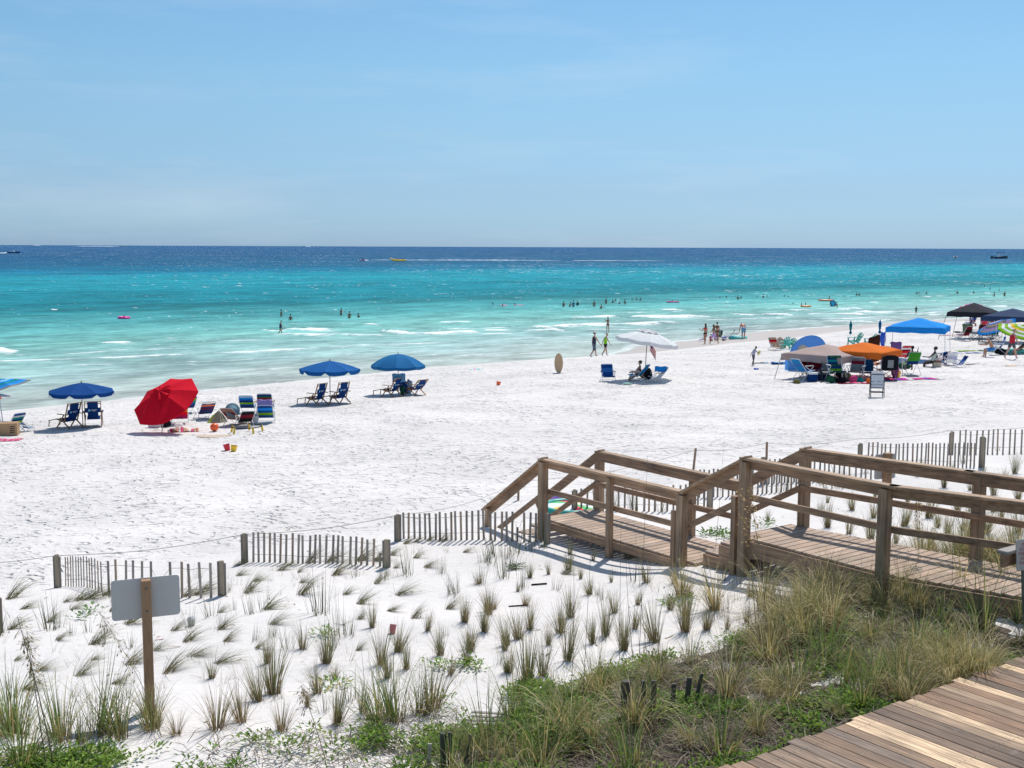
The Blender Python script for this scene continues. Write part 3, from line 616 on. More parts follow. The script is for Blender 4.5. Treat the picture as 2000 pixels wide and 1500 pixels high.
back_sign('blank grey back of a rounded metal sign on a wooden post, at the left', 293, 1388, 1119, 20, 1117, 1200, .665, 22)
back_sign('blank grey back of a metal sign on a wooden post, behind the upper railing', 1727, 1062, 881, 15, 884, 934, .40, 18)
def text_mesh(txt, size, m, parent, loc, rot, name='lettering', align='CENTER', ext=.001):
    cu = bpy.data.curves.new('t', 'FONT'); cu.body = txt; cu.size = size; cu.align_x = align; cu.extrude = ext; cu.space_line = .95; cu.resolution_u = 2
    to = bpy.data.objects.new('t', cu); COL.objects.link(to); dg = bpy.context.evaluated_depsgraph_get(); me = bpy.data.meshes.new_from_object(to.evaluated_get(dg)); bpy.data.objects.remove(to)
    me.materials.clear(); me.materials.append(m); o = link(bpy.data.objects.new(name, me), parent); o.location = loc; o.rotation_euler = rot
    if parent is not None: TREE.setdefault(parent.name, []).append(o)
    return o
INK = mat('black ink', (.02,.02,.025), .6); REDINK = mat('faded red ink', (.40,.12,.12), .6); GREENINK = mat('faded green ink', (.10,.30,.22), .6)
PAPER = mat('white sign board', (.70,.72,.76), .5)
p = atY(2006,1082,13.4); t = thing('notice_sign', 'small white notice with rows of red lettering, cut by the right edge', 'sign', p, R(20)); t.rotation_euler = (R(-6), 0, R(24))
round_panel(.34,.36,.006,.012).build('panel', mat('worn notice board', (.50,.47,.42), .7, noise=.2, scale=12), t)
text_mesh('PLEASE\nSTAY OFF\nTHE DUNES\nKEEP ON\nTHE WALK', .056, REDINK, t, (0,-.008,.10), (R(90),0,0))
mb = MB(); mb.box((.02,.05,-.35), (.07,.07,.9)); mb.build('post', WIRE, t)
# ------------------------------------------------------------------ dune plants
GR = vcolmat('dune grass', .6, nscale=12, gamt=.15, trans=.38)
LEAF = vcolmat('vine leaves', .5, nscale=12, gamt=.15, trans=.3)
def blades(n, h, spread, droop, lean, width, pal, seed, k=4, r0=.05, hv=.35):
    g = np.random.default_rng(seed); az = g.uniform(0, 2*np.pi, n); H = h*(1+g.uniform(-hv, hv*.6, n)); tilt = np.abs(g.normal(0, spread, n))
    rad = r0*np.sqrt(g.uniform(0,1,n)); base = np.stack([rad*np.cos(az), rad*np.sin(az), np.full(n,-.02)], 1)
    d0 = np.stack([np.cos(az)*np.sin(tilt), np.sin(az)*np.sin(tilt), np.cos(tilt)], 1)
    d = d0+np.array([lean[0], lean[1], 0])*g.uniform(.5,1.2,n)[:,None]; d /= np.linalg.norm(d,axis=1)[:,None]
    bend = np.stack([np.cos(az), np.sin(az), np.zeros(n)],1)*.35+np.array([lean[0],lean[1],0])*.9; dr = droop*g.uniform(.4,1.5,n)
    P = [base]; cur = base; dd = d
    for i in range(k):
        dd = dd+(bend*1.0+np.array([0,0,-1.0]))*(dr*(i+1)/k)[:,None]*.5; dd /= np.linalg.norm(dd,axis=1)[:,None]; cur = cur+dd*(H/k)[:,None]; P.append(cur)
    P = np.stack(P,1); sd = np.stack([-np.sin(az+g.uniform(-.8,.8,n)), np.cos(az), np.zeros(n)],1); sd /= np.linalg.norm(sd,axis=1)[:,None]
    wv = width*np.linspace(1,.12,k+1)[None,:,None]*g.uniform(.7,1.3,n)[:,None,None]
    A = P-sd[:,None,:]*wv/2; B = P+sd[:,None,:]*wv/2; V = np.stack([A,B],2).reshape(-1,3)
    i = np.arange(n)[:,None]*(2*(k+1))+np.arange(k)[None,:]*2; F = np.stack([i,i+1,i+3,i+2],-1).reshape(-1,4)
    pal = np.array(pal); c = pal[g.integers(0,len(pal),n)]*g.uniform(.8,1.25,n)[:,None]
    dry = np.array([.17,.105,.06]); t = np.linspace(0,1,k+1)[None,:,None]; mixb = np.clip(1-t*2.2,0,1)*g.uniform(.2,1,n)[:,None,None]
    C = c[:,None,:]*(1-mixb)+dry*mixb; C = np.repeat(C[:,:,None,:],2,2).reshape(-1,3)
    return V, F, C
OL = [(.15,.18,.07),(.20,.21,.085),(.27,.25,.11),(.12,.155,.065)]
BRN = [(.34,.25,.12),(.24,.19,.085),(.16,.17,.06),(.42,.32,.18)]
GLD = [(.54,.42,.17),(.40,.33,.12),(.17,.21,.06),(.76,.62,.37)]
DKG = [(.07,.10,.04),(.09,.13,.05),(.06,.085,.04)]
GRN = [(.13,.23,.045),(.17,.26,.06),(.22,.27,.08),(.42,.37,.16),(.10,.17,.04)]
KINDS = {
 'bent': lambda s: blades(70, .46, .34, .46, (.98,.26), .0085, OL+[(.26,.22,.13)], s, r0=.07),
 'up':   lambda s: blades(85, .42, .24, .26, (.05,.0), .0068, BRN+OL, s, r0=.05),
 'brown':lambda s: blades(90, .36, .36, .45, (.0,.0), .0065, BRN, s, r0=.06),
 'stem': lambda s: blades(22, .46, .20, .06, (.10,.0), .0085, DKG, s, r0=.14, hv=.6),
 'gold': lambda s: blades(130, .70, .34, .85, (.05,.0), .0085, GLD, s, k=6, r0=.08),
 'green':lambda s: blades(80, .64, .36, .60, (.03,.0), .0105, GRN+GLD[:2], s, k=5, r0=.12),
}
GM = {}
def variant(kind, i):
    if (kind, i) not in GM:
        V, F, C = KINDS[kind](1000+i*17+sum(map(ord, kind))); me = np_mesh('grass_'+kind, V, F, GR, False); cattr(me, C); GM[(kind, i)] = me
    return GM[(kind, i)]
KINDS['dead'] = lambda s: blades(110, .52, .55, .85, (.05,.0), .0075, [(.30,.22,.15),(.20,.14,.09),(.42,.34,.24),(.12,.085,.06)], s, k=5, r0=.16)
GL = {'bent': ('wind-bent grey-green grass tuft laid over to the right on white sand', 'wind-bent grass tufts on the open sand'),
 'up': ('small upright olive and straw coloured grass tuft on white sand', 'upright grass tufts on the open sand'),
 'brown': ('low dry brown bushy grass tuft on white sand', 'dry brown grass tufts'),
 'stem': ('sparse clump of dark green upright stalks on white sand', 'clumps of dark green stalks'),
 'gold': ('large arching golden-green grass clump', 'arching golden grass clumps'),
 'green': ('tall green grass clump with long arching blades', 'tall green grass clumps')}
def tuft(kind, x, y, s=1.0, rz=None):
    p = at(x, y); o = link(bpy.data.objects.new('grass_tuft' if kind in ('bent','up','brown') else 'grass_clump', variant(kind, random.randrange(6))))
    o.location = p; o.rotation_euler = (0,0, random.uniform(-.45,.45) if kind == 'bent' else random.uniform(0,6.28)); k_ = s*random.uniform(.62,1.28); o.scale = (k_,k_,k_*random.uniform(.8,1.2)); o.rotation_euler.x = random.uniform(-.14,.14); o.rotation_euler.y = random.uniform(-.10,.18)
    tag(o, GL[kind][0], 'grass', GL[kind][1])
BENT = [(43,1190,1.3),(126,1176,.9),(140,1190,.9),(216,1194,.6),(248,1219),(180,1259),(338,1232),(363,1253),(374,1280,.9),(76,1309),(151,1320,1.1),(180,1289,.8),(223,1336,.8),(248,1298),(47,1347,.8),(428,1197,.8),(428,1230),(439,1253,.7),(324,1315,1.1),(425,1295,.9),(94,1215,.9),(18,1170,1.3),(482,1158),(464,1125),(497,1136,1.2),(583,1118,.8),(587,1138,.9),(652,1124),(587,1161,1.1),(518,1190),(673,1162),(702,1180,1.1),(734,1140),(760,1194),(778,1162),(810,1090,1.2),(832,1108),(907,1079,.8),(529,1219,.9),(500,1266,.8),(698,1271,.7),(875,1190,.8),(806,1208,.8),(545,1115,.8),(20,1230,.8),(150,1172,1),(170,1170,.9),(205,1162,.8),(360,1165,.9),(385,1160,1.1),(400,1150,1.0),(460,1105,1.1),(600,1100,1.1),(640,1098,1.2),(700,1095,1.1),(560,1105,.9),(735,1095,1.2),(765,1085,1.1),(790,1062,1.0),(812,1058,1.0),(835,1056,.9),(860,1058,.8),(770,1110,.9),(30,1290,.7),(112,1250,.7),(300,1270,.7),(1100,1122,.8),(1222,1092,.9),(1185,1090,.7),(700,1210,.6),(45,1260,.6)]
UP = [(592,1268,.8),(778,1273,1.3),(860,1280,1.3),(918,1273,1),(947,1234,1),(637,1295,1),(619,1354,1.2),(533,1356,1.4),(504,1370,1.2),(522,1295,.8),(745,1298,1.1),(794,1307,1.1),(914,1295),(990,1313,.9),(986,1270,.9),(756,1324,1.1),(904,1214,.8),(835,1232,.9),(727,1226,.8),(954,1194,.9),(945,1233,.8),(909,1215,.8),(918,1266,.9),(990,1260,1),(1011,1248,1),(1035,1230,.9),(1011,1155,.7),(1071,1260,1),(1095,1236,1),(1113,1206,1),(1152,1161,.9),(1110,1113,.8),(1134,1131,.7),(1194,1137,.7),(1158,1095,.8),(1113,1083,.7),(1263,1137,.9),(1245,1182,.9),(1182,1242,1.1),(1200,1197,.8),(1158,1257,1),(1278,1254,1.6),(1308,1191,1),(1317,1140,1.1),(1338,1233,1.2),(1458,1215,.8),(996,1314,1),(1029,1338,1.2),(1071,1122,.7),(1035,1128,.7),(414,1324,1),(659,1414,1.0),(709,1392,1),(1218,1270,1.2),(1240,1228,.9),(1380,1230,.9),(1340,1205,.8),(1420,1228,.7),(880,1318,.8),(1060,1320,1.1),(1110,1290,1.0),
 (1616,982,.8),(1664,997),(1706,1012),(1766,1027,1.2),(1709,973,.9),(1844,952,1),(1895,958,.8),(1940,967),(1982,925),(1850,1042,1.1),(1955,1018,1.2),(1814,1012,1.1),(1772,982,1.1),(1988,976,1.1),(1499,1018,.8),(1616,1030),(1658,1042),(1832,1030,1.2),(1900,1010,1.1),(1925,1040,1.2),(1870,1000),(1795,1050,1.2),(1750,1060,1.1),(1700,1052,1),(1940,1000,1),(1990,1040,1.2),(1890,1060,1.3),(1820,1068,1.2),(1980,1075,1.2),(1600,1005,.7),(1560,1012,.7),(1920,930,.8),(1860,925,.8),(1790,930,.7),(1960,945,.9),(1730,952,.8)]
BROWN = [(965,1190,.9),(655,1324,.9),(551,1428,1.2),(425,1424,1.4),(954,1200,.7),(1026,1182,.9),(936,1140,.8),(778,1272,.6),(842,1388,1.5),(1345,1165,1.0),(1500,1180,1),(1465,1165,1),(1290,1300,1.1),(470,1410,1),(300,1415,1.2),(345,1435,1.1),(600,1380,.7),(1730,1030,.9),(1880,1035,1)]
STEM = [(623,1198,1.3),(886,1158,1.1),(936,1142,.9),(673,1243,1.0),(984,1128,1),(702,1208,.9),(792,1122,1.2),(960,1085,1.6),(985,1088,1.5),(1010,1080,1.5),(1035,1075,1.4),(1060,1070,1.3),(1086,1152,.7),(94,1230,1),(1002,1110,1),(860,1120,.7),(1020,1150,.8),(1640,952,1.3),(1655,948,1.1),(1620,955,1),(1175,985,1.2),(1200,990,1),(1290,1000,1.1),(1450,965,1),(1530,960,1),(1600,948,.9),(1690,925,.8),(1800,905,.8),(1880,905,.9),(1950,880,.7),(1235,995,.9),(1330,1005,.9),(1240,1000,1.1)]
GOLD = [(1395,1190,1.15),(1494,1190,1.0),(1600,1195,1.25),(1560,1185,.9),(1650,1185,1.1),(1330,1165,.8),(1290,1335,1),(1240,1420,1.1),(1500,1300,1.1),(1420,1370,1.1),(1570,1260,1.1),(1760,1180,1.1),(1880,1170,1.2),(1960,1160,1.2),(1700,1260,1.1),(1480,1440,1.0),(1540,1380,1.0),(1110,1440,1),(1350,1460,1)]
GREEN = [(30,1440,1.0),(119,1446,1.0),(200,1432,1.15),(295,1425,1.0),(230,1440,1.1),(767,1406,1.1),(740,1412,.9),(15,1430,.9),(160,1450,.9),(820,1395,.9),(1080,1400,.9),(1160,1360,.9),(1685,1385,1.25),(1560,1345,1.0),(1610,1300,1.1),(1740,1240,1.2),(1840,1225,1.2),(1920,1245,1.2),(1990,1215,1.2),(1690,1180,1.2),(1800,1140,1.2),(1870,1120,1.2),(1440,1300,1),(1350,1300,.9),(1270,1370,.9),(1000,1400,.9),(1150,1470,1),(1060,1500,1.1),(1410,1480,1.0),(1230,1510,1.1),(950,1480,1),(1790,1300,1.0),(1650,1340,.9),(1960,1120,1.2),(1725,1120,1.2),(40,1500,1)]
for kd, lst in (('bent',BENT),('up',UP),('brown',BROWN),('stem',STEM),('gold',GOLD),('green',GREEN)):
    for q in lst: tuft(kd, q[0], q[1], (q[2] if len(q) > 2 else 1.0)*(.82 if kd in ('bent',) else .95))
# ---- the thicket, too dense to count
def inpoly(x, y, P):
    r = False; j = len(P)-1
    for i in range(len(P)):
        if (P[i][1] > y) != (P[j][1] > y) and x < (P[j][0]-P[i][0])*(y-P[i][1])/(P[j][1]-P[i][1])+P[i][0]: r = not r
        j = i
    return r
def worldpoly(px): return [sa(*at(x, y).xy) for x, y in px]
DEN = worldpoly([(960,1440),(1030,1400),(1110,1350),(1200,1335),(1330,1300),(1420,1265),(1490,1250),(1570,1190),(1640,1150),(1740,1115),(1860,1105),(2000,1085),(2200,1080),(2500,1200),(2300,1400),(1680,1620),(1300,1700),(850,1640),(880,1500),(920,1430)])
COV = worldpoly([(-120,1500),(130,1478),(300,1462),(420,1440),(520,1440),(640,1425),(740,1395),(800,1410),(870,1372),(950,1385),(1030,1345),(1120,1350),(1200,1312),(1420,1262),(1480,1235),(1600,1200),(1760,1150),(2000,1120),(2300,1100),(2500,1300),(1700,1640),(900,1660),(-200,1640)])
def clear(s, a): return not (s < 6.42 and a > 1.4) and not (a > 12.7 and a < 14.6+(11.4-s)*.16 and s > 6.3)
def scatter(poly, n, dens=None):
    ss = [p[0] for p in poly]; aa = [p[1] for p in poly]; out = []
    while len(out) < n:
        s = random.uniform(min(ss), max(ss)); a = random.uniform(min(aa), max(aa))
        if not inpoly(s, a, poly) or not clear(s, a): continue
        if dens and random.random() > dens(s, a): continue
        out.append((s, a))
    return out
def join_tufts(name, pts, kinds, label, sc_, tall=False):
    Vs, Fs, Cs = [], [], []; off = 0; lib = {k_: [KINDS[k_](5000+i) for i in range(4)] for k_ in set(kinds)}
    for s, a in pts:
        V, F, C = lib[random.choice(kinds)][random.randrange(4)]; th = random.uniform(0,6.28); c_, s_ = math.cos(th), math.sin(th); k_ = sc_*random.uniform(.5,1.3)*((1.28 if a > 11 and s > 8 else 1) if tall else 1)
        x, y = xy(s, a); z = float(zsa(s, a)); M = np.array([[c_,-s_,0],[s_,c_,0],[0,0,1]])*k_
        Vs.append(V@M.T+np.array([x,y,z])); Fs.append(F+off); Cs.append(C*random.uniform(.8,1.2)); off += len(V)
    me = np_mesh(name, np.vstack(Vs), np.vstack(Fs), GR, False); cattr(me, np.vstack(Cs)); tag(link(bpy.data.objects.new(name, me)), label, kind='stuff')
vn = lambda s, a: .5+.5*float(vnoise(s/.9, a/1.1, 77))
join_tufts('grass_thicket', scatter(DEN, 300, lambda s, a: float(np.clip((vn(s,a)-.40)*3.4,.04,1))*(.10 if s < 9.9 and a < 9.8 else 1)), ['green','gold','dead','dead','gold','gold','brown'], 'dense thicket of tangled green and straw dune grass', .78, True)
def leaves(name, pts, label, size, pal, stuff=True, hgt=.10, rosette=9, mat_=None):
    V, F, C = [], [], []; 
    for s, a in pts:
        x, y = xy(s, a); z = float(zsa(s, a)); hz = random.uniform(.3,1)*hgt; base = random.choice(pal)
        for i in range(rosette):
            th = random.uniform(0,6.28); rr = random.uniform(.0,.075)*(size/.03); c = Vector((x+rr*math.cos(th), y+rr*math.sin(th), z+hz*random.uniform(.3,1.1)))
            L_ = size*random.uniform(.7,1.4); W_ = L_*.42; d = Vector((math.cos(th), math.sin(th), random.uniform(.0,.9))).normalized(); sd = d.cross(Vector((0,0,1))).normalized(); up = sd.cross(d)
            b = len(V); V += [c, c+d*L_*.5+sd*W_*.5+up*.15*L_, c+d*L_, c+d*L_*.5-sd*W_*.5+up*.15*L_]; F.append((b,b+1,b+2,b+3)); k_ = random.uniform(.7,1.3); C += [tuple(q*k_ for q in base)]*4
    if not stuff:
        for (s, a), (s2, a2) in zip(pts, pts[1:]):
            x, y = xy(s, a); x2, y2 = xy(s2, a2); z = float(zsa(s, a))+.012; z2 = float(zsa(s2, a2))+.012; b = len(V); V += [Vector((x,y,z)), Vector((x+.008,y,z)), Vector((x2+.008,y2,z2)), Vector((x2,y2,z2))]; F.append((b,b+1,b+2,b+3)); C += [(.16,.14,.06)]*4
    me = np_mesh(name, [tuple(v) for v in V], F, mat_ or LEAF, False); cattr(me, C); o = link(bpy.data.objects.new(name, me))
    return tag(o, label, kind='stuff') if stuff else o
LP_ = [(.20,.33,.035),(.15,.27,.03),(.27,.40,.05),(.11,.20,.03),(.34,.42,.08)]
vg = lambda s, a: .5+.32*float(vnoise(s/.55+9, a/.75, 91))+.22*float(vnoise(s/.17, a/.2, 92))
leaves('ground_cover', scatter(COV, 3600, lambda s, a: float(np.clip((vg(s,a)-.50)*6,.012,1))*(.22 if a > 9.6 else .75)), 'low bright green creeping plants carpeting the dune foot', .052, LP_, hgt=.13, rosette=11)
KINDS['wisp'] = lambda s: blades(9, .34, .40, .45, (.35,.05), .005, BRN+OL[:1]+[(.34,.28,.18)], s, r0=.10, hv=.6)
SPR = worldpoly([(-150,1130),(60,1175),(480,1110),(760,1070),(1060,1075),(1330,1120),(1600,1150),(1400,1290),(1000,1400),(700,1440),(100,1520),(-150,1520)])
join_tufts('loose_grass_wisps', scatter(SPR, 330, lambda s, a: .2+vn(s,a)), ['wisp','wisp','wisp','stem'], 'thin loose grass blades scattered between the tufts', .62)
def debris():
    V, F, C = [], [], []
    for i in range(520):
        s = random.uniform(6.6, 19); a = random.uniform(-6, 26)
        if not clear(s, a): continue
        x, y = xy(s, a); z = float(zsa(s, a)); th = random.uniform(0,6.28); L_ = random.choice([.03,.05,.08,.16]); d = np.array([math.cos(th), math.sin(th), .05]); sd = np.array([-d[1],d[0],0])*random.uniform(.003,.012); c = np.array([x,y,z+.006]); b = len(V)
        V += [c-sd, c+sd, c+d*L_+sd*.6, c+d*L_-sd*.6]; F.append((b,b+1,b+2,b+3)); col = random.choice([(.25,.17,.10),(.14,.09,.06),(.40,.30,.20),(.08,.06,.05)]); C += [col]*4
    me = np_mesh('dune_debris', V, F, GR, False); cattr(me, C); tag(link(bpy.data.objects.new('dune_debris', me)), 'scattered twigs and dead leaf bits on the dune sand', kind='stuff')
debris()
def litter():
    pts = scatter(DEN, 8500, lambda s, a: .3+.7*vn(s+3,a))+scatter(COV, 2600, lambda s, a: float(np.clip((vn(s*1.3+5,a*1.3)-.35)*2.2,.03,1))); V, F, C = [], [], []
    for s, a in pts:
        x, y = xy(s, a); z = float(zsa(s, a)); th = random.uniform(0,6.28); L_ = random.uniform(.10,.34); c = np.array([x,y,z+random.uniform(.0,.09)]); d = np.array([math.cos(th), math.sin(th), random.uniform(-.15,.4)])
        sd = np.array([-d[1],d[0],0])*.004; b = len(V); m_ = c+d*L_*.5+np.array([0,0,.03*random.random()]); e = c+d*L_+np.array([0,0,-.05*random.random()])
        V += [c-sd,c+sd,m_+sd,m_-sd,e+sd*.4,e-sd*.4]; F += [(b,b+1,b+2,b+3),(b+3,b+2,b+4,b+5)]; col = random.choice([(.24,.18,.13),(.17,.125,.09),(.36,.30,.22),(.11,.08,.06),(.13,.095,.07)]); C += [col]*6
    me = np_mesh('dead_grass_litter', V, F, GR, False); cattr(me, C); tag(link(bpy.data.objects.new('dead_grass_litter', me)), 'tangle of dead brown grass lying under the thicket', kind='stuff')
litter()
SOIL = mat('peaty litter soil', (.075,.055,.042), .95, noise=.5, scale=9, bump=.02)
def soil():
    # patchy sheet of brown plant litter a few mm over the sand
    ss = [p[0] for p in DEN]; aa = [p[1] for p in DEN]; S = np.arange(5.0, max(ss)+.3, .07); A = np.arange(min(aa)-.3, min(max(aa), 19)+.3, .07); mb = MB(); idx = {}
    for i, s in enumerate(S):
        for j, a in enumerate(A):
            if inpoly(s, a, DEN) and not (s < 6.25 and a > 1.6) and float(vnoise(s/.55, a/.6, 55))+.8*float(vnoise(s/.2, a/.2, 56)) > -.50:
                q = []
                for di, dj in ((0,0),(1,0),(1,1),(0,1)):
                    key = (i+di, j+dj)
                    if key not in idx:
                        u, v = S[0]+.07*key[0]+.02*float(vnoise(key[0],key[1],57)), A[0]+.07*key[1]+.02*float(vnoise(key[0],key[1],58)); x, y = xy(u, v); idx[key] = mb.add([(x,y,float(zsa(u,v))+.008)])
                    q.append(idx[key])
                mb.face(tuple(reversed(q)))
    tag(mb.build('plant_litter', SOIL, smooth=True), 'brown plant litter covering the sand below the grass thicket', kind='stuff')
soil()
def leafy(label, pts, size, pal, n, rad=.14):
    p0 = at(*pts[0]); L_ = []
    for q in pts:
        p = at(*q); s, a = sa(p.x, p.y)
        for i in range(n): L_.append((s+random.gauss(0,rad*.55), a+random.gauss(0,rad*.7)))
    o = leaves('creeping_plant', L_, None, size, pal, False, .09, 5); o.data.transform(Matrix.Translation(-p0)); o.location = p0; tag(o, label, 'plant')
YG = [(.20,.36,.03),(.14,.28,.03),(.30,.42,.05)]
leafy('small broad-leaved green seedling on sand by the leftmost slat fence', [(163,1208),(180,1195)], .07, [(.06,.17,.02),(.10,.24,.03)], 5, .05)
leafy('bright green leafy sprig among bent grasses right of the signpost', [(630,1240)], .05, YG, 12, .06)
leafy('yellow-green vine with one yellow leaf on the sand, bottom centre-left', [(655,1340),(645,1345)], .06, YG+[(.6,.45,.02)], 7, .08)
leafy('yellow-green creeping vine trailing over sand in the middle of the dune', [(880,1302),(905,1302),(930,1305),(855,1303)], .055, YG, 8, .10)
leafy('green vine growing beside the walkover steps', [(1385,1045),(1405,1042),(1420,1050)], .07, [(.10,.22,.03),(.15,.28,.04)], 11, .12)
leafy('green leaves growing at the foot of the upper deck\'s first post', [(1500,1022),(1488,1030)], .06, [(.12,.24,.03)], 7, .08)
leafy('green leaves mixed in the grass tufts below the walkover steps', [(1325,1175),(1345,1180),(1300,1182)], .045, YG, 9, .12)
leafy('low leafy green shrub in front of the walkover\'s near railing foot', [(1005,1112)], .045, [(.07,.14,.03)], 26, .08)
leafy('bright leafy patch on sand at the right end of the tufted area', [(1475,1235),(1440,1250)], .04, LP_, 40, .18)
# ---- sea oats and tall bare stalks
OAT = mat('ripe oat seed', (.46,.31,.13), .8, noise=.3, scale=40, trans=.2); OATD = mat('dark oat seed', (.20,.15,.055), .8, noise=.3, scale=40, trans=.2); STK = mat('grass stalk', (.11,.10,.055), .7); STKG = mat('tan stalk', (.30,.23,.11), .7)
def stalk(label, base, top, head=0.0, m=STK, arch=0.0, r=.0035, grp=None):
    p = at(*base); q = atY(top[0], top[1], p.y+.02); q = Vector(q); t = thing('sea_oat_stalk' if head else 'grass_stalk', label, 'sea oats' if head else 'grass stalk', p, 0, grp)
    pts = []
    for i in range(9):
        u = i/8; c = p.lerp(q, u)+Vector((arch*math.sin(math.pi*u), 0, 0)); pts.append(c-p)
    pts[0].z -= .05; MB().tube(pts, [r*(1.3-.9*i/8) for i in range(9)], 5).build('stem', m, t)
    dark = base[0] < 700
    if head:
        mb = MB(); n0 = 60; L_ = (pts[-1]-pts[0]).length
        for i in range(n0):
            u = 1-head*random.random(); j = min(7, int(u*8)); c = pts[j].lerp(pts[j+1], u*8-j); a = random.uniform(0,6.28); ln = random.uniform(.04,.10)
            d = Vector((math.cos(a)*.6+.25, math.sin(a)*.6, random.uniform(-1.1,.1))).normalized(); e = c+d*ln; mb.tube([c,e], .0012, 3, False)
            sd = d.cross(Vector((0,0,1))).normalized()*(.007 if dark else .013); mb.poly([e, e+d*.02+sd, e+d*.045, e+d*.02-sd])
        mb.build('seed_head', OATD if dark else OAT, t)
    return t
stalk('sea oat with drooping dark seed head at the far left, in front of the tufts', (108,1510), (34,1205), .42, STK, .02, .006)
stalk('second sea oat beside the far-left one, its seed head thinner and lower', (92,1510), (52,1232), .35, STK, .0, .005)
stalk('thin pale sea oat arching left across the signpost foot', (318,1440), (190,1192), .5, STKG, .06, .003)
stalk('sea oat with short leafy head leaning left, bottom centre-left', (640,1500), (588,1338), .22, STKG, .01, .004)
stalk('golden sea oat drooping in front of the walkover corner post', (1478,1240), (1441,952), .38, STKG, .03, .005)
stalk('second golden sea oat against the walkover corner post, hanging lower', (1500,1240), (1462,945), .36, STKG, .02, .005)
stalk('sea oat head rising by the second post of the upper railing', (1795,1150), (1790,955), .3, STKG, 0, .004)
for i, (b, tp) in enumerate([((1114,1370),(1120,1100)),((1137,1400),(1156,1035)),((1210,1290),(1213,1010)),((1236,1280),(1222,1060)),((1248,1300),(1265,890)),((1262,1270),(1240,1030)),((1460,1270),(1464,1090)),((1487,1290),(1475,1080)),((1483,1260),(1500,1060)),((1900,1200),(1916,905)),((1545,1330),(1520,1130)),((1860,1180),(1866,960)),((940,1440),(925,1240)),((715,1400),(706,1270)),((1395,1100),(1415,850))]):
    stalk('tall bare dark grass stalk standing above the dune plants', b, tp, 0, STK, random.uniform(-.02,.02), .0028, 'tall bare grass stalks')
# ---- bits of litter on the dune sand
def bit(name, label, cat, x, y, mk, m):
    p = at(x, y); mb = MB(); mk(mb); o = mb.build(name, m); o.location = p; o.rotation_euler = (0,0,random.uniform(-.4,.4)); return tag(o, label, cat)
bit('cup', 'crushed reddish paper cup lying on the dune sand', 'cup', 766,1238, lambda b: b.lathe([(.0,0),(.035,0),(.045,.12),(.040,.12)],10).xf(Matrix.Rotation(R(-20),4,'X')@Matrix.Rotation(R(10),4,'Y')), mat('faded red cup', (.55,.16,.16), .6, noise=.2, scale=20))
bit('plastic_cup', 'clear crumpled plastic cup beside a bent tuft near the sign', 'cup', 374,1222, lambda b: b.lathe([(.0,0),(.05,0),(.06,.1),(.03,.13),(0,.13)],10), mat('cloudy plastic', (.62,.60,.58), .3, noise=.15, scale=14))
bit('ribbon_scrap', 'scrap of orange ribbon on the sand right of the signpost', 'ribbon', 310,1250, lambda b: b.grid([[(-.05,0,.01),(0,.02,.05),(.06,0,.03)],[(-.05,.05,.0),(0,.06,.03),(.06,.05,.01)]]), mat('orange ribbon', (.80,.16,.03), .6))
bit('driftwood_stick', 'short brown stick lying flat on sand below the lower deck', 'stick', 1053,1143, lambda b: b.beam((-.12,0,.01),(.12,.02,.02),.02,.02), SL)
bit('driftwood_stick', 'brown stick on the sand left of the tall stalks', 'stick', 1012,1184, lambda b: b.beam((-.14,0,.01),(.14,-.04,.02),.015,.015), SL)
# ------------------------------------------------------------------ beach furniture
ALUM = mat('pale aluminium tube', (.62,.63,.64), .4, metal=.4); DKT = mat('dark steel tube', (.06,.065,.075), .45, metal=.4); WHT = mat('white painted tube', (.78,.78,.78), .45)
OAK = mat('varnished oak', (.33,.17,.065), .5, noise=.25, scale=18); NAVY = cloth('navy sling cloth', (.008,.05,.20), .10); SKYD = mat('pale blue print', (.25,.62,.85), .6); WPR = mat('white print', (.8,.8,.8), .6)
def C_(name, r, g, b, tr=.22): return cloth(name, (r, g, b), tr)
BLUE = C_('royal blue cloth', .015,.10,.36); SKYB = C_('sky blue cloth', .03,.28,.62); RED = C_('red cloth', .80,.010,.035,.35); WHITE = C_('white cloth', .92,.92,.90,.4); LIME = C_('lime cloth', .28,.55,.02); PINK = C_('pink cloth', .85,.10,.28); YEL = C_('yellow cloth', .85,.55,.03)
TEAL = C_('teal cloth', .01,.30,.30); DGRN = C_('dark green cloth', .02,.11,.06); BLK = C_('black cloth', .012,.013,.018,.05); GRYC = C_('grey cloth', .25,.27,.28); MAR = C_('maroon cloth', .22,.015,.03); PURP = C_('purple cloth', .22,.08,.55); LILAC = C_('lilac cloth', .55,.35,.75); ORG = C_('orange cloth', .92,.25,.04,.35); BEIGE = C_('beige cloth', .60,.47,.33); TAUPE = C_('taupe canopy', .50,.38,.34,.15); CBLUE = C_('azure canopy', .02,.33,.85,.2); CBLK = C_('charcoal canopy', .03,.03,.04,.04); CNVY = C_('slate navy canopy', .035,.06,.13,.05); LBLU = C_('light blue tent cloth', .30,.60,.90,.6); GRN2 = C_('grass green cloth', .07,.36,.04); CREAM = C_('cream cloth', .72,.62,.48)
TEALP = mat('teal plastic', (.02,.36,.30), .4); AQUA = mat('aqua plastic', (.12,.60,.55), .35); ORP = mat('orange plastic', (.90,.13,.03), .4); YLP = mat('yellow plastic', (.90,.58,.02), .35); RDP = mat('red plastic', (.72,.02,.05), .35); BLP = mat('blue plastic', (.01,.08,.55), .35); WHP = mat('white plastic', (.80,.80,.80), .4); PKP = mat('hot pink vinyl', (.90,.03,.30), .3); GYP = mat('grey plastic', (.45,.47,.50), .5); CARD = mat('cardboard', (.45,.28,.15), .85, noise=.1, scale=10)
RZ = R(37)
def place(t, px, py, rz): t.location = at(px, py); t.rotation_euler = (0, 0, rz); return t
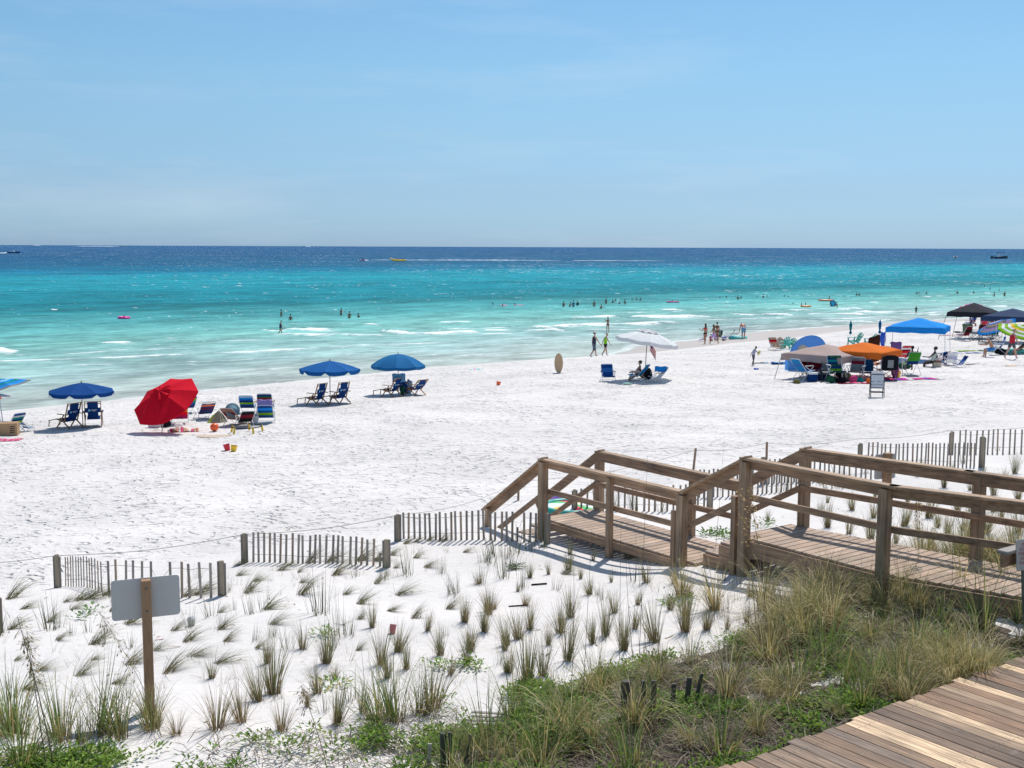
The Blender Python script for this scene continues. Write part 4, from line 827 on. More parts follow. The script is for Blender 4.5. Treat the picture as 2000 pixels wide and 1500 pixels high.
def wood_chair(label, px, py, rz, rec=0.0, foot=True, grp='wooden sling chairs in pairs'):
    t = thing('wooden_beach_chair', label, 'beach chair', at(px, py), rz, grp); W = .30
    by, bz = -.30-rec*.38, 1.02-rec*.28; lo = Vector((0, -.02, .26)); hi = Vector((0, by, bz))
    for sx in (-1, 1):
        e = Vector((sx*W, 0, 0)); MB().beam(lo+e, hi+e, .03, .045, up=(0,1,0)).build('back_rail', OAK, t)
        MB().beam(e*1.1+Vector((0,.42,0)), e*1.1+Vector((0,-.05,.55)), .03, .045, up=(0,1,0)).build('leg', OAK, t)
        MB().beam(e*1.02+Vector((0,-.42,0)), e*1.02+Vector((0,.22,.42)), .03, .045, up=(0,1,0)).build('leg', OAK, t)
        MB().box((sx*W*1.15, .02, .575), (.07,.62,.025)).build('armrest', OAK, t)
        MB().beam(e+Vector((0,-.05,.27)), e+Vector((0,.48,.36)), .03, .04).build('seat_rail', OAK, t)
        if foot:
            MB().beam(e*.85+Vector((0,.44,.36)), e*.85+Vector((0,1.02,.24)), .025, .035).build('footrest_rail', OAK, t)
            MB().beam(e*.85+Vector((0,.97,.26)), e*.85+Vector((0,1.02,0)), .025, .03, up=(0,1,0)).build('leg', OAK, t)
    for a, b in ((lo,hi),):
        for u in (.98, .88): p = a.lerp(b, u); MB().beam(p-Vector((W,0,0)), p+Vector((W,0,0)), .03, .03).build('crossbar', OAK, t)
    MB().beam((-W,-.42,.03),(W,-.42,.03), .03,.03).build('crossbar', OAK, t)
    mb = MB()
    for u0, u1, w_ in ((.02,.42,.20),(.42,.68,.285),(.68,.98,.20)):
        rows = []
        for i in range(5):
            u = u0+(u1-u0)*i/4; p = lo.lerp(hi, u); sg = .05*math.sin(math.pi*u); n_ = Vector((0, -(hi-lo).z, (hi-lo).y)).normalized()*sg
            rows.append([p+n_+Vector((w_*x,0,0)) for x in (-1,-.5,0,.5,1)])
        mb.grid(rows)
    bk = mb.build('sling_back', NAVY, t, solid=.004)
    mb = MB(); mb.grid([[Vector((x*.25, -.02+.5*v, .27+.08*v-.06*math.sin(math.pi*v))) for x in (-1,-.3,.3,1)] for v in (0,.25,.5,.75,1)]); mb.build('sling_seat', NAVY, t, solid=.004)
    if foot: mb = MB(); mb.grid([[Vector((x*.22, .47+.53*v, .355-.115*v)) for x in (-1,0,1)] for v in (0,.5,1)]); mb.build('footrest_sling', NAVY, t, solid=.004)
    nrm = Vector((0, -(hi-lo).z, (hi-lo).y)).normalized(); up = (hi-lo).normalized(); c = lo.lerp(hi, .55)+nrm*.062
    mb = MB(); cc = c+Vector((-.13,0,0)); b = mb.add([cc+Vector((.045*math.cos(q),0,0))+up*.045*math.sin(q) for q in [i*math.pi/7 for i in range(14)]]); mb.face(tuple(range(b,b+14)))
    mb.build('logo', SKYD, bk)
    mb = MB()
    for k in range(9):
        x = -.065+k*.025; mb.poly([c+Vector((x,0,0))+up*.005, c+Vector((x+.017,0,0))+up*.005, c+Vector((x+.017,0,0))+up*.032, c+Vector((x,0,0))+up*.032])
        if 2 <= k < 7: mb.poly([c+Vector((x,0,0))-up*.032, c+Vector((x+.017,0,0))-up*.032, c+Vector((x+.017,0,0))-up*.008, c+Vector((x,0,0))-up*.008])
    mb.build('logo', WPR, bk); return t
def fold_chair(label, px, py, rz, stripes, frame=ALUM, rec=.35, sc_=1.0, grp=None, cat='beach chair', name='folding_beach_chair', hz=.22, arm=OAK, top=None):
    t = thing(name, label, cat, at(px, py), rz, grp); t.scale = (sc_,)*3; W = .29
    lo = Vector((0,-.06,hz)); hi = Vector((0, -.14-rec, hz+.62-rec*.25)); u3 = (hi-lo).normalized()
    MB().tube([lo+Vector((-W,0,0)), hi+Vector((-W,0,-.03)), hi+Vector((-W+.05,0,.02)), hi+Vector((W-.05,0,.02)), hi+Vector((W,0,-.03)), lo+Vector((W,0,0))], .013, 6).build('back_frame', frame, t)
    MB().tube([(-W,.42,hz+.06), (-W,-.06,hz), ], .013, 6).build('seat_frame', frame, t); MB().tube([(W,.42,hz+.06),(W,-.06,hz)], .013, 6).build('seat_frame', frame, t)
    for sx in (-1, 1):
        MB().tube([(sx*(W+.03),-.38,.0),(sx*(W+.03),.30,hz+.24)], .012, 6).build('leg', frame, t)
        MB().tube([(sx*(W+.03),.44,.0),(sx*(W+.03),.05,hz+.10),(sx*(W+.03),-.22,hz+.26)], .012, 6).build('leg', frame, t)
        MB().box((sx*(W+.04),.03,hz+.26), (.055,.46,.022)).build('armrest', arm, t)
    for y in (-.38,.44): MB().tube([(-W-.03,y,.012),(W+.03,y,.012)], .012, 6).build('foot_bar', frame, t)
    n = len(stripes); mb = MB()
    for i in range(n):
        mb.cm = i; a_, b_ = lo.lerp(hi, i/n), lo.lerp(hi, (i+1)/n)
        s0 = .05*math.sin(math.pi*i/n); s1 = .05*math.sin(math.pi*(i+1)/n); q = Vector((0,-1,.3))
        mb.grid([[a_+q*s0+Vector((x*W*.97,0,0)) for x in (-1,-.4,.4,1)], [b_+q*s1+Vector((x*W*.97,0,0)) for x in (-1,-.4,.4,1)]])
    mb.build('back_cloth', list(stripes), t, solid=.004)
    mb = MB()
    for i in range(n):
        mb.cm = i; v0, v1 = i/n, (i+1)/n; mb.grid([[(x*W*.97, -.06+.48*v, hz+.06*v-.06*math.sin(math.pi*v)) for x in (-1,-.4,.4,1)] for v in (v0, v1)])
    mb.build('seat_cloth', list(stripes), t, solid=.004)
    mb = MB(); c = hi-u3*.05+Vector((0,.03,0)); mb.ell(c, (W*.85,.035,.055), 10, 6); mb.build('head_pillow', top or stripes[-1], t, smooth=True)
    return t
def adirondack(label, px, py, rz, m, grp='plastic deck chairs', sc_=1.0):
    t = thing('plastic_deck_chair', label, 'deck chair', at(px, py), rz, grp); t.scale = (sc_,)*3
    for i in range(5):                              # fan of back slats with a rounded top edge
        x = (i-2)*.115; hgt = .92-.035*(i-2)**2; MB().beam((x*.8,-.12,.30), (x*1.15,-.40,hgt), .095, .02, up=(0,1,0)).build('back_slat', m, t, bevel=.008)
    for i in range(5): MB().box((0,.36-i*.105,.36-.025*i), (.50,.09,.022)).build('seat_slat', m, t, bevel=.005)
    for sx in (-1, 1):
        MB().box((sx*.34,.08,.56), (.13,.62,.025)).build('armrest', m, t, bevel=.008)
        MB().beam((sx*.32,.36,0),(sx*.32,.34,.56), .09,.03, up=(0,1,0)).build('leg', m, t)
        MB().beam((sx*.28,-.45,0),(sx*.28,.40,.37), .035,.09).build('leg', m, t)
    MB().box((0,-.30,.62), (.5,.025,.05)).build('back_brace', m, t); return t
def camp_chair(label, px, py, rz, m, m2=None, sc_=1.0, grp=None):
    t = thing('camp_chair', label, 'camp chair', at(px, py), rz, grp); t.scale = (sc_,)*3; m2 = m2 or m
    for sx in (-1, 1):
        MB().tube([(sx*.30,-.28,0),(sx*.30,.28,.42)], .011,6).build('leg', DKT, t); MB().tube([(sx*.30,.28,0),(sx*.30,-.26,.42)], .011,6).build('leg', DKT, t)
        MB().tube([(sx*.30,-.26,.0),(sx*.32,-.32,.95)], .011,6).build('back_post', DKT, t); MB().tube([(sx*.31,.28,.0),(sx*.31,.28,.62)], .011,6).build('front_post', DKT, t)
        MB().grid([[(sx*.32+e,-.28,.62),(sx*.32+e,0,.60),(sx*.32+e,.28,.62)] for e in (-.045,.045)]).build('armrest', m, t, solid=.01)
    for y in (-.28,.28): MB().tube([(-.30,y,0),(.30,y,.38)], .011,6).build('leg', DKT, t); MB().tube([(.30,y,0),(-.30,y,.38)], .011,6).build('leg', DKT, t)
    MB().grid([[(x, -.27+.55*v, .40-.05*math.cos(x*4)*math.sin(math.pi*v)) for x in (-.3,-.1,.1,.3)] for v in (0,.33,.66,1)]).build('seat', m, t, solid=.008)
    mb = MB(); mb.grid([[(x*(1-.1*max(0,v-.8)*5), -.28-.06*v-.03*math.cos(x*4), .42+.56*v-(.05*(abs(x)/.3)**4 if v > .9 else 0)) for x in (-.31,-.2,-.07,.07,.2,.31)] for v in (0,.3,.6,.85,1)]); bk = mb.build('back', m, t, solid=.01)
    if m2 is not m: MB().grid([[(x,-.365-.03*v,.50+.30*v) for x in (-.11,.11)] for v in (0,1)]).build('mesh_panel', m2, bk, solid=.008)
    return t
def umbrella(label, px, py, rad, hgt, rise, cols, n=8, p=1.25, val=.14, polem=None, tilt=0, taz=0, lean=0, laz=0, vent=False, rings=None, trim=None, grp=None, hub=.0, off=(0,0), name='beach_umbrella', notch=True, pr=.019, valm=None):
    base = at(px, py); t = thing(name, label, 'umbrella', base, 0, grp); polem = polem or OAK
    if lean: t.rotation_mode = 'AXIS_ANGLE'; t.rotation_axis_angle = (R(lean), -math.sin(R(laz)), math.cos(R(laz)), 0)
    MB().tube([(0,0,-.2),(0,0,hgt-.02)], pr, 8).build('pole', polem, t)
    M = Matrix.Translation((0,0,hgt-rise)) @ (Matrix.Rotation(R(tilt), 4, Vector((-math.sin(R(taz)), math.cos(R(taz)), 0))) if tilt else Matrix.Identity(4))
    m_ = 6; nr = 9 if not rings else len(rings)*1; mats = list(dict.fromkeys((rings or []) + list(cols))); mb = MB(); NA = n*m_
    def pt(r, k, extra=0):
        th = 2*math.pi*k/NA; seg = 2*math.pi/n; loc = (th % seg)-seg/2; rr = r*math.cos(seg/2)/math.cos(loc)*.985 if r > .02 else r
        sag = .025*rad*(math.cos(loc*n/2))*(r/rad)*1.2
        return Vector((rr*math.cos(th), rr*math.sin(th), rise*(1-(r/rad)**p)-sag+extra))
    radii = [rad*i/nr for i in range(nr+1)]
    for i in range(nr):
        for k_ in range(NA):
            mb.cm = mats.index(rings[i] if rings else cols[(k_//m_) % len(cols)])
            b = mb.add([pt(max(radii[i],.015), k_), pt(radii[i+1], k_), pt(radii[i+1], (k_+1)%NA), pt(max(radii[i],.015), (k_+1)%NA)]); mb.face((b,b+1,b+2,b+3))
    cp = mb.xf(M).build('canopy', mats, t, solid=.003)
    if val:
        mb = MB()
        for k_ in range(NA):
            mb.cm = mats.index(rings[-1] if rings else cols[(k_//m_) % len(cols)]) if valm is None else 0
            a_, b_ = pt(rad, k_), pt(rad, (k_+1) % NA); j = k_ % m_; h0 = val*(.35 if (notch and j == 0) else 1); h1 = val*(.35 if (notch and j == m_-1) else 1)
            ou = 1.012; mb.poly([a_, b_, Vector((b_.x*ou,b_.y*ou,b_.z-h1)), Vector((a_.x*ou,a_.y*ou,a_.z-h0))])
        mb.xf(M).build('valance', mats if valm is None else [valm], t, solid=.003)
        if trim:
            mb = MB(); pts = []
            for k_ in range(NA+1):
                a_ = pt(rad, k_ % NA); j = k_ % m_; pts.append(Vector((a_.x*1.014, a_.y*1.014, a_.z-val*(.35 if (notch and j == 0) else 1))))
            mb.tube(pts, .012, 4, False); mb.xf(M).build('trim', trim, cp)
    if vent:
        mb = MB(); r0 = rad*.34
        for k_ in range(NA):
            f = lambda r, q: pt(r, q)+Vector((0,0,.05+.03*math.cos(n*2*math.pi*q/NA)))
            b = mb.add([pt(.01,k_)+Vector((0,0,.09)), f(r0*.6,k_)+Vector((0,0,.02)), f(r0*.6,(k_+1)%NA)+Vector((0,0,.02)), pt(.01,(k_+1)%NA)+Vector((0,0,.09))]); mb.face((b,b+1,b+2,b+3))
            b = mb.add([f(r0*.6,k_)+Vector((0,0,.02)), f(r0,k_), f(r0,(k_+1)%NA), f(r0*.6,(k_+1)%NA)+Vector((0,0,.02))]); mb.face((b,b+1,b+2,b+3))
        mb.xf(M).build('vent', [cols[0]], cp, solid=.003)
    for i in range(n):
        th = 2*math.pi*(i)/n; e = Vector((rad*.98*math.cos(th), rad*.98*math.sin(th), -.02)); MB().tube([Vector((0,0,rise-.03)), e*.5+Vector((0,0,rise*(1-.5**p)-.025)), e], .006, 4).xf(M).build('rib', ALUM, t)
    MB().lathe([(0,rise+.09),(.02,rise+.07),(.025,rise+.0),(.0,rise-.02)], 8).xf(M).build('finial', WHP if vent else polem, t)
    return t
def folded_umbrella(label, px, py, hgt, m, m2, lump=None):
    t = thing('folded_umbrella', label, 'umbrella', at(px, py), 0, 'folded beach umbrellas'); t.scale = (.72,)*3; MB().tube([(0,0,-.1),(0,0,hgt)], .016, 6).build('pole', WHT, t)
    mb = MB(); prof = [(.01,hgt+.05),(.05,hgt-.10),(.13,hgt-.42),(.12,hgt-.55),(.09,hgt-.9),(.05,hgt-1.0),(.10,hgt-1.15),(.13,hgt-1.25),(.04,hgt-1.4)]; n = 16; rows = []
    for i, (r, z) in enumerate(prof): rows.append([(r*(1+.25*math.cos(8*2*math.pi*k_/n))*math.cos(2*math.pi*k_/n), r*(1+.25*math.cos(8*2*math.pi*k_/n))*math.sin(2*math.pi*k_/n), z) for k_ in range(n+1)])
    for i in range(len(rows)-1): mb.cm = (i % 2) if m2 is not m else 0; mb.grid(rows[i:i+2])
    mb.build('cloth', [m, m2] if m2 is not m else [m], t); return t
def canopy(label, px, py, hd, ang, zv, val, zp, splay, m, legm=ALUM, patch=None, name='pop_up_canopy', bulge=.0):
    base = at(px, py); t = thing(name, label, 'canopy', base, 0, 'pop-up canopies'); N_ = 14; half = hd/math.sqrt(2)
    Rm = Matrix.Rotation(R(ang-45), 4, 'Z')          # ang = 0 puts a corner straight towards the camera
    ze = zv+val
    def sheet(u, v, k_=1.0):
        r = max(abs(u), abs(v)); e = min(abs(u), abs(v))/max(r, 1e-4)
        z = ze+(zp-ze)*(1-r)**.92 + bulge*math.sin(math.pi*min(1,(1-r)*1.0))*(1-e)**.5 - .05*math.sin(math.pi*min(1, r))*(1-e**2) + .035*r*math.sin(3.1*u*2+v*5)*(1-r)*2
        pin = 1-.025*math.cos(math.pi/2*e)*(r > .9)
        return Vector((u*half*pin, v*half*pin, z))
    mb = MB(); G = [-1+2*i/N_ for i in range(N_+1)]; mb.grid([[sheet(u, v) for v in G] for u in G]); mb.xf(Rm); cp = mb.build('canopy', m, t, smooth=True, solid=.004)
    mb = MB(); ring = [(u,-1) for u in G]+[(1,v) for v in G[1:]]+[(u,1) for u in reversed(G[:-1])]+[(-1,v) for v in reversed(G[:-1])]
    for (a, b_), (c, d) in zip(ring, ring[1:]):
        p, q = sheet(a,b_), sheet(c,d); wob = lambda u, v: .018*math.sin(9*u+7*v); mb.poly([p, q, q-Vector((0,0,val+wob(c,d))), p-Vector((0,0,val+wob(a,b_)))])
    mb.xf(Rm).build('valance', m, t, solid=.004)
    for u, v in ((-1,-1),(1,-1),(1,1),(-1,1)):
        top = Rm @ Vector((u*half*.98, v*half*.98, ze-.01)); ft = Rm @ Vector((u*(half+splay), v*(half+splay), 0)); ft.z = gz(base.x+ft.x, base.y+ft.y)-base.z-.03
        lg = MB().tube([ft, top], .02, 6).build('leg', legm, t); MB().lathe([(.0,.0),(.06,.0),(.06,.012),(.02,.02)], 8, ft+Vector((0,0,.03))).build('foot_plate', legm, lg)
        MB().tube([top-Vector((0,0,.25)), Rm @ Vector((u*half*.4, v*half*.4, ze+(zp-ze)*.45))], .012, 5).build('roof_strut', legm, t)
    if patch:
        u0 = patch; mb = MB()
        for a, b_ in ((u0, u0+.22),): p, q = Rm @ Vector((-half-.012, a*half, ze-.04)), Rm @ Vector((-half-.012, b_*half, ze-.04)); mb.poly([p, q, q-Vector((0,0,.14)), p-Vector((0,0,.14))])
        mb.build('label_patch', WPR, cp)
    return t
def blob(name, label, cat, px, py, size, m, n=3, seed=0, grp=None, lift=0.0, rz=0):      # soft bag or bundle, lumpy but one closed piece
    g = random.Random(seed+px); p = at(px, py); mb = MB(); mb.ell((0,0,size[2]*.45), (size[0]/2,size[1]/2,size[2]/2), 14, 8)
    mb.v = [(x*(1+.16*math.sin(5*y/size[1]+seed)), y*(1+.12*math.cos(6*x/size[0]+seed)), max(0, z+.10*size[2]*math.sin(7*x/size[0]+seed)*math.cos(5*y/size[1]))) for x, y, z in mb.v]
    o = mb.build(name, m, smooth=True); o.location = p+Vector((0,0,lift)); o.rotation_euler = (0,0,rz); return tag(o, label, cat, grp)
def towel(label, px, py, L_, W_, rz, mats, wavy=.02, name='beach_towel', grp=None):
    p = at(px, py); mb = MB(); n = 12; k_ = len(mats); c_, s_ = math.cos(rz), math.sin(rz); rows = []
    def Q(u, v):
        x, y = (u-.5)*L_*(1+.03*math.sin(9*v)), (v-.5)*W_*(1+.05*math.sin(7*u)); X, Y = x*c_-y*s_, x*s_+y*c_
        return Vector((X, Y, gz(p.x+X, p.y+Y)-p.z+.012+wavy*(.5+.5*math.sin(11*u+5*v))*(.5+.5*math.cos(8*v+3*u))))
    for i in range(n):
        mb.cm = i % k_; mb.grid([[Q(i/n, v/6) for v in range(7)], [Q((i+1)/n, v/6) for v in range(7)]])
    o = mb.build(name, list(mats), smooth=True, solid=.006); o.location = p; return tag(o, label, 'towel', grp)
def bucket(label, px, py, m, tilt=0, r=.10, h=.20, cat='bucket'):
    t = thing('bucket', label, cat, at(px, py), 0); t.rotation_euler = (R(tilt*.4), R(tilt), 0); MB().lathe([(0,0),(r*.75,0),(r,h),(r*.93,h),(r*.70,.01)], 14).build('pail', m, t)
    MB().tube([(r*math.cos(a), .01, h+r*.9*math.sin(a)) for a in [i*math.pi/8 for i in range(9)]], .005, 5).build('handle', WHP, t); return t
def ring(label, px, py, R_, r, m, cat='swim ring', water=True, upright=False, name='swim_ring', m2=None):
    p = atZ(px, py, 0) if water else at(px, py); mb = MB(); n = 20
    for i in range(n):
        mb.cm = (i//2) % 2 if m2 else 0; rows = []
        for ii in (i, i+1):
            th = 2*math.pi*ii/n; rows.append([((R_+r*math.cos(q))*math.cos(th), (R_+r*math.cos(q))*math.sin(th), r*math.sin(q)+r*.7) for q in [2*math.pi*j/8 for j in range(9)]])
        mb.grid(rows)
    o = mb.build(name, [m, m2] if m2 else m, smooth=True); o.location = p
    if upright: o.rotation_euler = (R(80), 0, R(25)); o.location.z += R_*.95
    return tag(o, label, cat)
def board(label, px, py, L_, W_, m, rz, up=0, th=.012, name='skimboard', cat='skimboard', flat_tip=1.0):
    mb = MB(); n = 28; out = [(math.copysign(abs(math.cos(q))**flat_tip, math.cos(q))*L_/2, math.sin(q)*W_/2) for q in [2*math.pi*i/n for i in range(n)]]
    b = mb.add([(x,y,th+.03*(abs(x)/L_*2)**3) for x, y in out]+[(x*.98,y*.98,.03*(abs(x)/L_*2)**3) for x, y in out]); mb.face(tuple(b+i for i in range(n))); mb.face(tuple(b+n+i for i in reversed(range(n))))
    for i in range(n): mb.face((b+i, b+n+i, b+n+(i+1)%n, b+(i+1)%n))
    o = mb.build(name, m); o.location = at(px, py)+Vector((0,0,.015))
    if up: o.location.z += L_/2*math.cos(R(8))-.06; o.rotation_mode = 'XYZ'; o.rotation_euler = (0, R(-82), rz)
    else: o.rotation_euler = (R(4), 0, rz)
    return tag(o, label, cat)
def cooler(label, px, py, size, m, lid, rz=0):
    t = thing('cooler', label, 'cooler', at(px, py), rz); x, y, z = size
    MB().box((0,0,z*.4), (x,y,z*.8)).build('body', m, t, bevel=.02); MB().box((0,0,z*.9), (x*1.03,y*1.04,z*.2)).build('lid', lid, t, bevel=.015)
    for sx in (-1,1): MB().tube([(sx*x*.52,-y*.2,z*.75),(sx*x*.58,-y*.2,z*.55),(sx*x*.58,y*.2,z*.55),(sx*x*.52,y*.2,z*.75)], .01, 5).build('handle', DKT, t)
    return t
# ------------------------------------------------------------------ people: one continuous body, clothes and hair as children
def skinm(name, c): return mat(name, c, .5, noise=.06, scale=8)
SK = {'tan': skinm('tanned skin', (.46,.25,.155)), 'fair': skinm('fair skin', (.58,.33,.23)), 'dark': skinm('dark skin', (.085,.042,.027)), 'red': skinm('sunburnt skin', (.52,.20,.12)), 'wet': skinm('wet tanned skin', (.30,.15,.09))}
HAIR = {'black': mat('black hair', (.012,.010,.009), .6), 'brown': mat('brown hair', (.06,.028,.014), .6), 'blond': mat('blond hair', (.42,.27,.12), .6), 'grey': mat('grey hair', (.30,.28,.26), .6)}
EYE = mat('eyes', (.03,.02,.02), .3); LIP = mat('lips', (.35,.10,.08), .5)
def remeshed(mb, voxel, name, m, smooth=3):
    me = mb.mesh('tmp', m); o = bpy.data.objects.new('tmp', me); COL.objects.link(o)
    r = o.modifiers.new('r', 'REMESH'); r.mode = 'VOXEL'; r.voxel_size = voxel; r.use_smooth_shade = True
    s = o.modifiers.new('s', 'SMOOTH'); s.iterations = smooth; s.factor = .5
    dg = bpy.context.evaluated_depsgraph_get(); out = bpy.data.meshes.new_from_object(o.evaluated_get(dg)); out.name = name
    bpy.data.objects.remove(o); bpy.data.meshes.remove(me); out.materials.clear(); out.materials.append(m); return out
def loft(mb, pts, rad, side, n=12):
    rings = []
    for i, p in enumerate(pts):
        d = (pts[min(i+1,len(pts)-1)]-pts[max(i-1,0)]).normalized(); sx = (side-d*side.dot(d)).normalized(); fy = d.cross(sx); rx, ry = rad[i]
        rings.append(mb.add([p+sx*rx*math.cos(2*math.pi*k/n)+fy*ry*math.sin(2*math.pi*k/n) for k in range(n)]))
    for a, b in zip(rings, rings[1:]):
        for k in range(n): mb.face((a+k, a+(k+1)%n, b+(k+1)%n, b+k))
    mb.face(tuple(rings[0]+k for k in reversed(range(n)))); mb.face(tuple(rings[-1]+k for k in range(n)))
def capsule(mb, p, q, r0, r1, n=10):
    mb.tube([p, p.lerp(q,.33), p.lerp(q,.66), q], [r0, r0*.98+r1*.02 if r0>r1 else r0, (r0+r1)/2, r1], n); mb.ell(p, (r0,)*3, 8, 5); mb.ell(q, (r1,)*3, 8, 5)
def skeleton(h, P):
    k = h/1.75; J = {}; ln = R(P.get('lean', 0)); sl = R(P.get('side', 0)); tw = R(P.get('twist', 0))
    up = Vector((math.sin(sl), math.sin(ln), math.cos(ln)*math.cos(sl))).normalized(); X = Vector((math.cos(tw), math.sin(tw), 0))
    J['pel'] = Vector((0,0,0)); J['X'] = X; J['up'] = up; fw = up.cross(Vector((1,0,0)))*-1
    J['waist'] = up*.14*k; J['chest'] = up*.33*k; J['neck'] = up*.50*k; hp = R(P.get('head', 0)+P.get('lean',0)*.6); J['hup'] = Vector((math.sin(R(P.get('htilt',0))), math.sin(hp), math.cos(hp))).normalized(); J['head'] = J['neck']+J['hup']*.19*k
    J['hturn'] = R(P.get('turn', 0))
    for i, sd in enumerate(('L','R')):
        sx = -1 if sd == 'L' else 1; hip, knee, out = P.get('leg'+sd, (0,0,3)); J['hip'+sd] = Vector((sx*.09*k,0,-.02*k))
        D = lambda pit, o: Vector((sx*math.sin(R(o)), math.sin(R(pit))*math.cos(R(o)), -math.cos(R(pit))*math.cos(R(o))))
        J['kn'+sd] = J['hip'+sd]+D(hip,out)*.43*k; J['an'+sd] = J['kn'+sd]+D(hip-knee,out*.4)*.42*k
        fp = hip-knee; J['toe'+sd] = J['an'+sd]+Vector((sx*.03, math.cos(R(max(-60,min(60,fp)))), math.sin(R(fp))*.9-.12)).normalized()*.17*k
        sh, o, el = P.get('arm'+sd, (5,8,10)); J['sh'+sd] = J['neck']-up*.06*k+X*sx*.165*k
        A = lambda pit, oo: (Vector((sx*math.sin(R(oo)), 0, 0))+ (Vector((0,math.sin(R(pit)),-math.cos(R(pit))))*math.cos(R(oo)))).normalized()
        inn = P.get('in'+sd, 0); J['el'+sd] = J['sh'+sd]+A(sh,o)*.29*k; J['wr'+sd] = J['el'+sd]+A(sh+el,o*.5-inn)*.25*k; J['hd'+sd] = A(sh+el,o*.5-inn)
    return J, k
def person(label, h, pose, skin='tan', hair='brown', hairlen=0, clothes=(), hat=None, sex='m', rz=0, loc=None, name='person', seat=None, sub=0.0, face=True, grp=None, upper=False, voxel=.017, gut=0):
    """loc: world point of the feet (or of the water surface when sub > 0: how much of the body is below it)"""
    J, k = skeleton(h, pose); sk = SK[skin]; mb = MB(); sw = 1.0 if sex == 'm' else .88; X = J['X']; fw = J['up'].cross(X)*1.0
    tor = [J['pel']-J['up']*.09*k, J['pel'], J['waist'], J['chest'], J['neck']-J['up']*.05*k, J['neck']-J['up']*.0*k, J['neck']+J['hup']*.07*k]
    rr = [(.12,.09),(.155/sw**.3,.105+gut*.4),(.128*sw,.092+gut),(.158*sw,.108+gut*.5),(.165*sw,.085),(.07,.06),(.052,.055)]
    loft(mb, tor, [(a*k, b*k) for a, b in rr], X, 14)
    hc = J['head']; mb.ell(hc+J['hup']*.03*k, (.075*k,.092*k,.105*k), 12, 8, J['hup'].to_track_quat('Z','Y').to_matrix()); fdir = (Matrix.Rotation(J['hturn'],3,'Z') @ Vector((0,1,0))); fdir = (fdir-J['hup']*fdir.dot(J['hup'])).normalized(); sdr = J['hup'].cross(fdir)
    mb.ell(hc-J['hup']*.05*k+fdir*.03*k, (.055*k,.06*k,.055*k), 8, 6)
    if face:
        mb.tube([hc+fdir*.085*k+J['hup']*.03*k, hc+fdir*.112*k-J['hup']*.01*k], [.010*k,.018*k], 6)
        for sg in (-1,1): mb.ell(hc+sdr*sg*.080*k+J['hup']*.01*k, (.014*k,.022*k,.032*k), 6, 4)
    for sd in ('L','R'):
        sx = -1 if sd == 'L' else 1; ar = .050*sw*k
        mb.ell(J['sh'+sd], (.062*sw*k,)*3, 8, 6); capsule(mb, J['sh'+sd], J['el'+sd], ar, ar*.78); capsule(mb, J['el'+sd], J['wr'+sd], ar*.80, ar*.52)
        w = J['wr'+sd]; hd = J['hd'+sd]; pu = Vector((1,0,0)) if abs(hd.x) < .8 else Vector((0,1,0)); s_ = hd.cross(pu).normalized(); nn = hd.cross(s_)
        loft(mb, [w, w+hd*.04*k, w+hd*.09*k], [(.026*k,.018*k),(.040*k,.018*k),(.040*k,.015*k)], s_, 8)
        for f_, (ln_, of) in enumerate(((.070,-.030),(.080,-.010),(.074,.010),(.056,.029))):
            a = w+hd*.085*k+s_*of*k; b_ = a+hd*ln_*.5*k+s_*of*.15*k; c_ = b_+(hd*.75+nn*.55*sx).normalized()*ln_*.5*k; mb.tube([a,b_,c_], [.0105*k,.010*k,.008*k], 5)
        a = w+hd*.03*k-s_*.03*k; b_ = a+(hd*.6-s_*.8).normalized()*.035*k; mb.tube([a,b_,b_+(hd*.9-s_*.2).normalized()*.03*k], [.013*k,.012*k,.009*k], 5)
        if not upper:
            capsule(mb, J['hip'+sd], J['kn'+sd], .083*k, .055*k); capsule(mb, J['kn'+sd], J['an'+sd], .058*k, .036*k); mb.ell(J['kn'+sd].lerp(J['an'+sd],.3)-Vector((0,.012*k,0)), (.05*k,.05*k,.09*k), 8, 5)
            loft(mb, [J['an'+sd]-(J['toe'+sd]-J['an'+sd]).normalized()*.05*k-Vector((0,0,.02*k)), J['an'+sd].lerp(J['toe'+sd],.5)-Vector((0,0,.02*k)), J['toe'+sd]-Vector((0,0,.02*k))], [(.032*k,.035*k),(.042*k,.03*k),(.042*k,.016*k)], Vector((1,0,0)), 8)
        else: capsule(mb, J['hip'+sd], J['kn'+sd], .083*k, .07*k)
    lo = min(v[2] for v in mb.v)
    z0 = -lo if sub <= 0 and seat is None else 0
    if seat is not None: z0 = seat+.10*k
    if sub > 0: z0 = -sub
    t = thing(name, label, 'person', loc, rz, grp); Mz = Matrix.Translation((0,0,z0))
    def put(mbx, nm, m, par=t, vox=None):
        me = remeshed(mbx.xf(Mz), vox or voxel, nm, m) ; o = link(bpy.data.objects.new(nm, me), par); TREE.setdefault(par.name, []).append(o); return o
    bd = put(mb, 'body', sk)
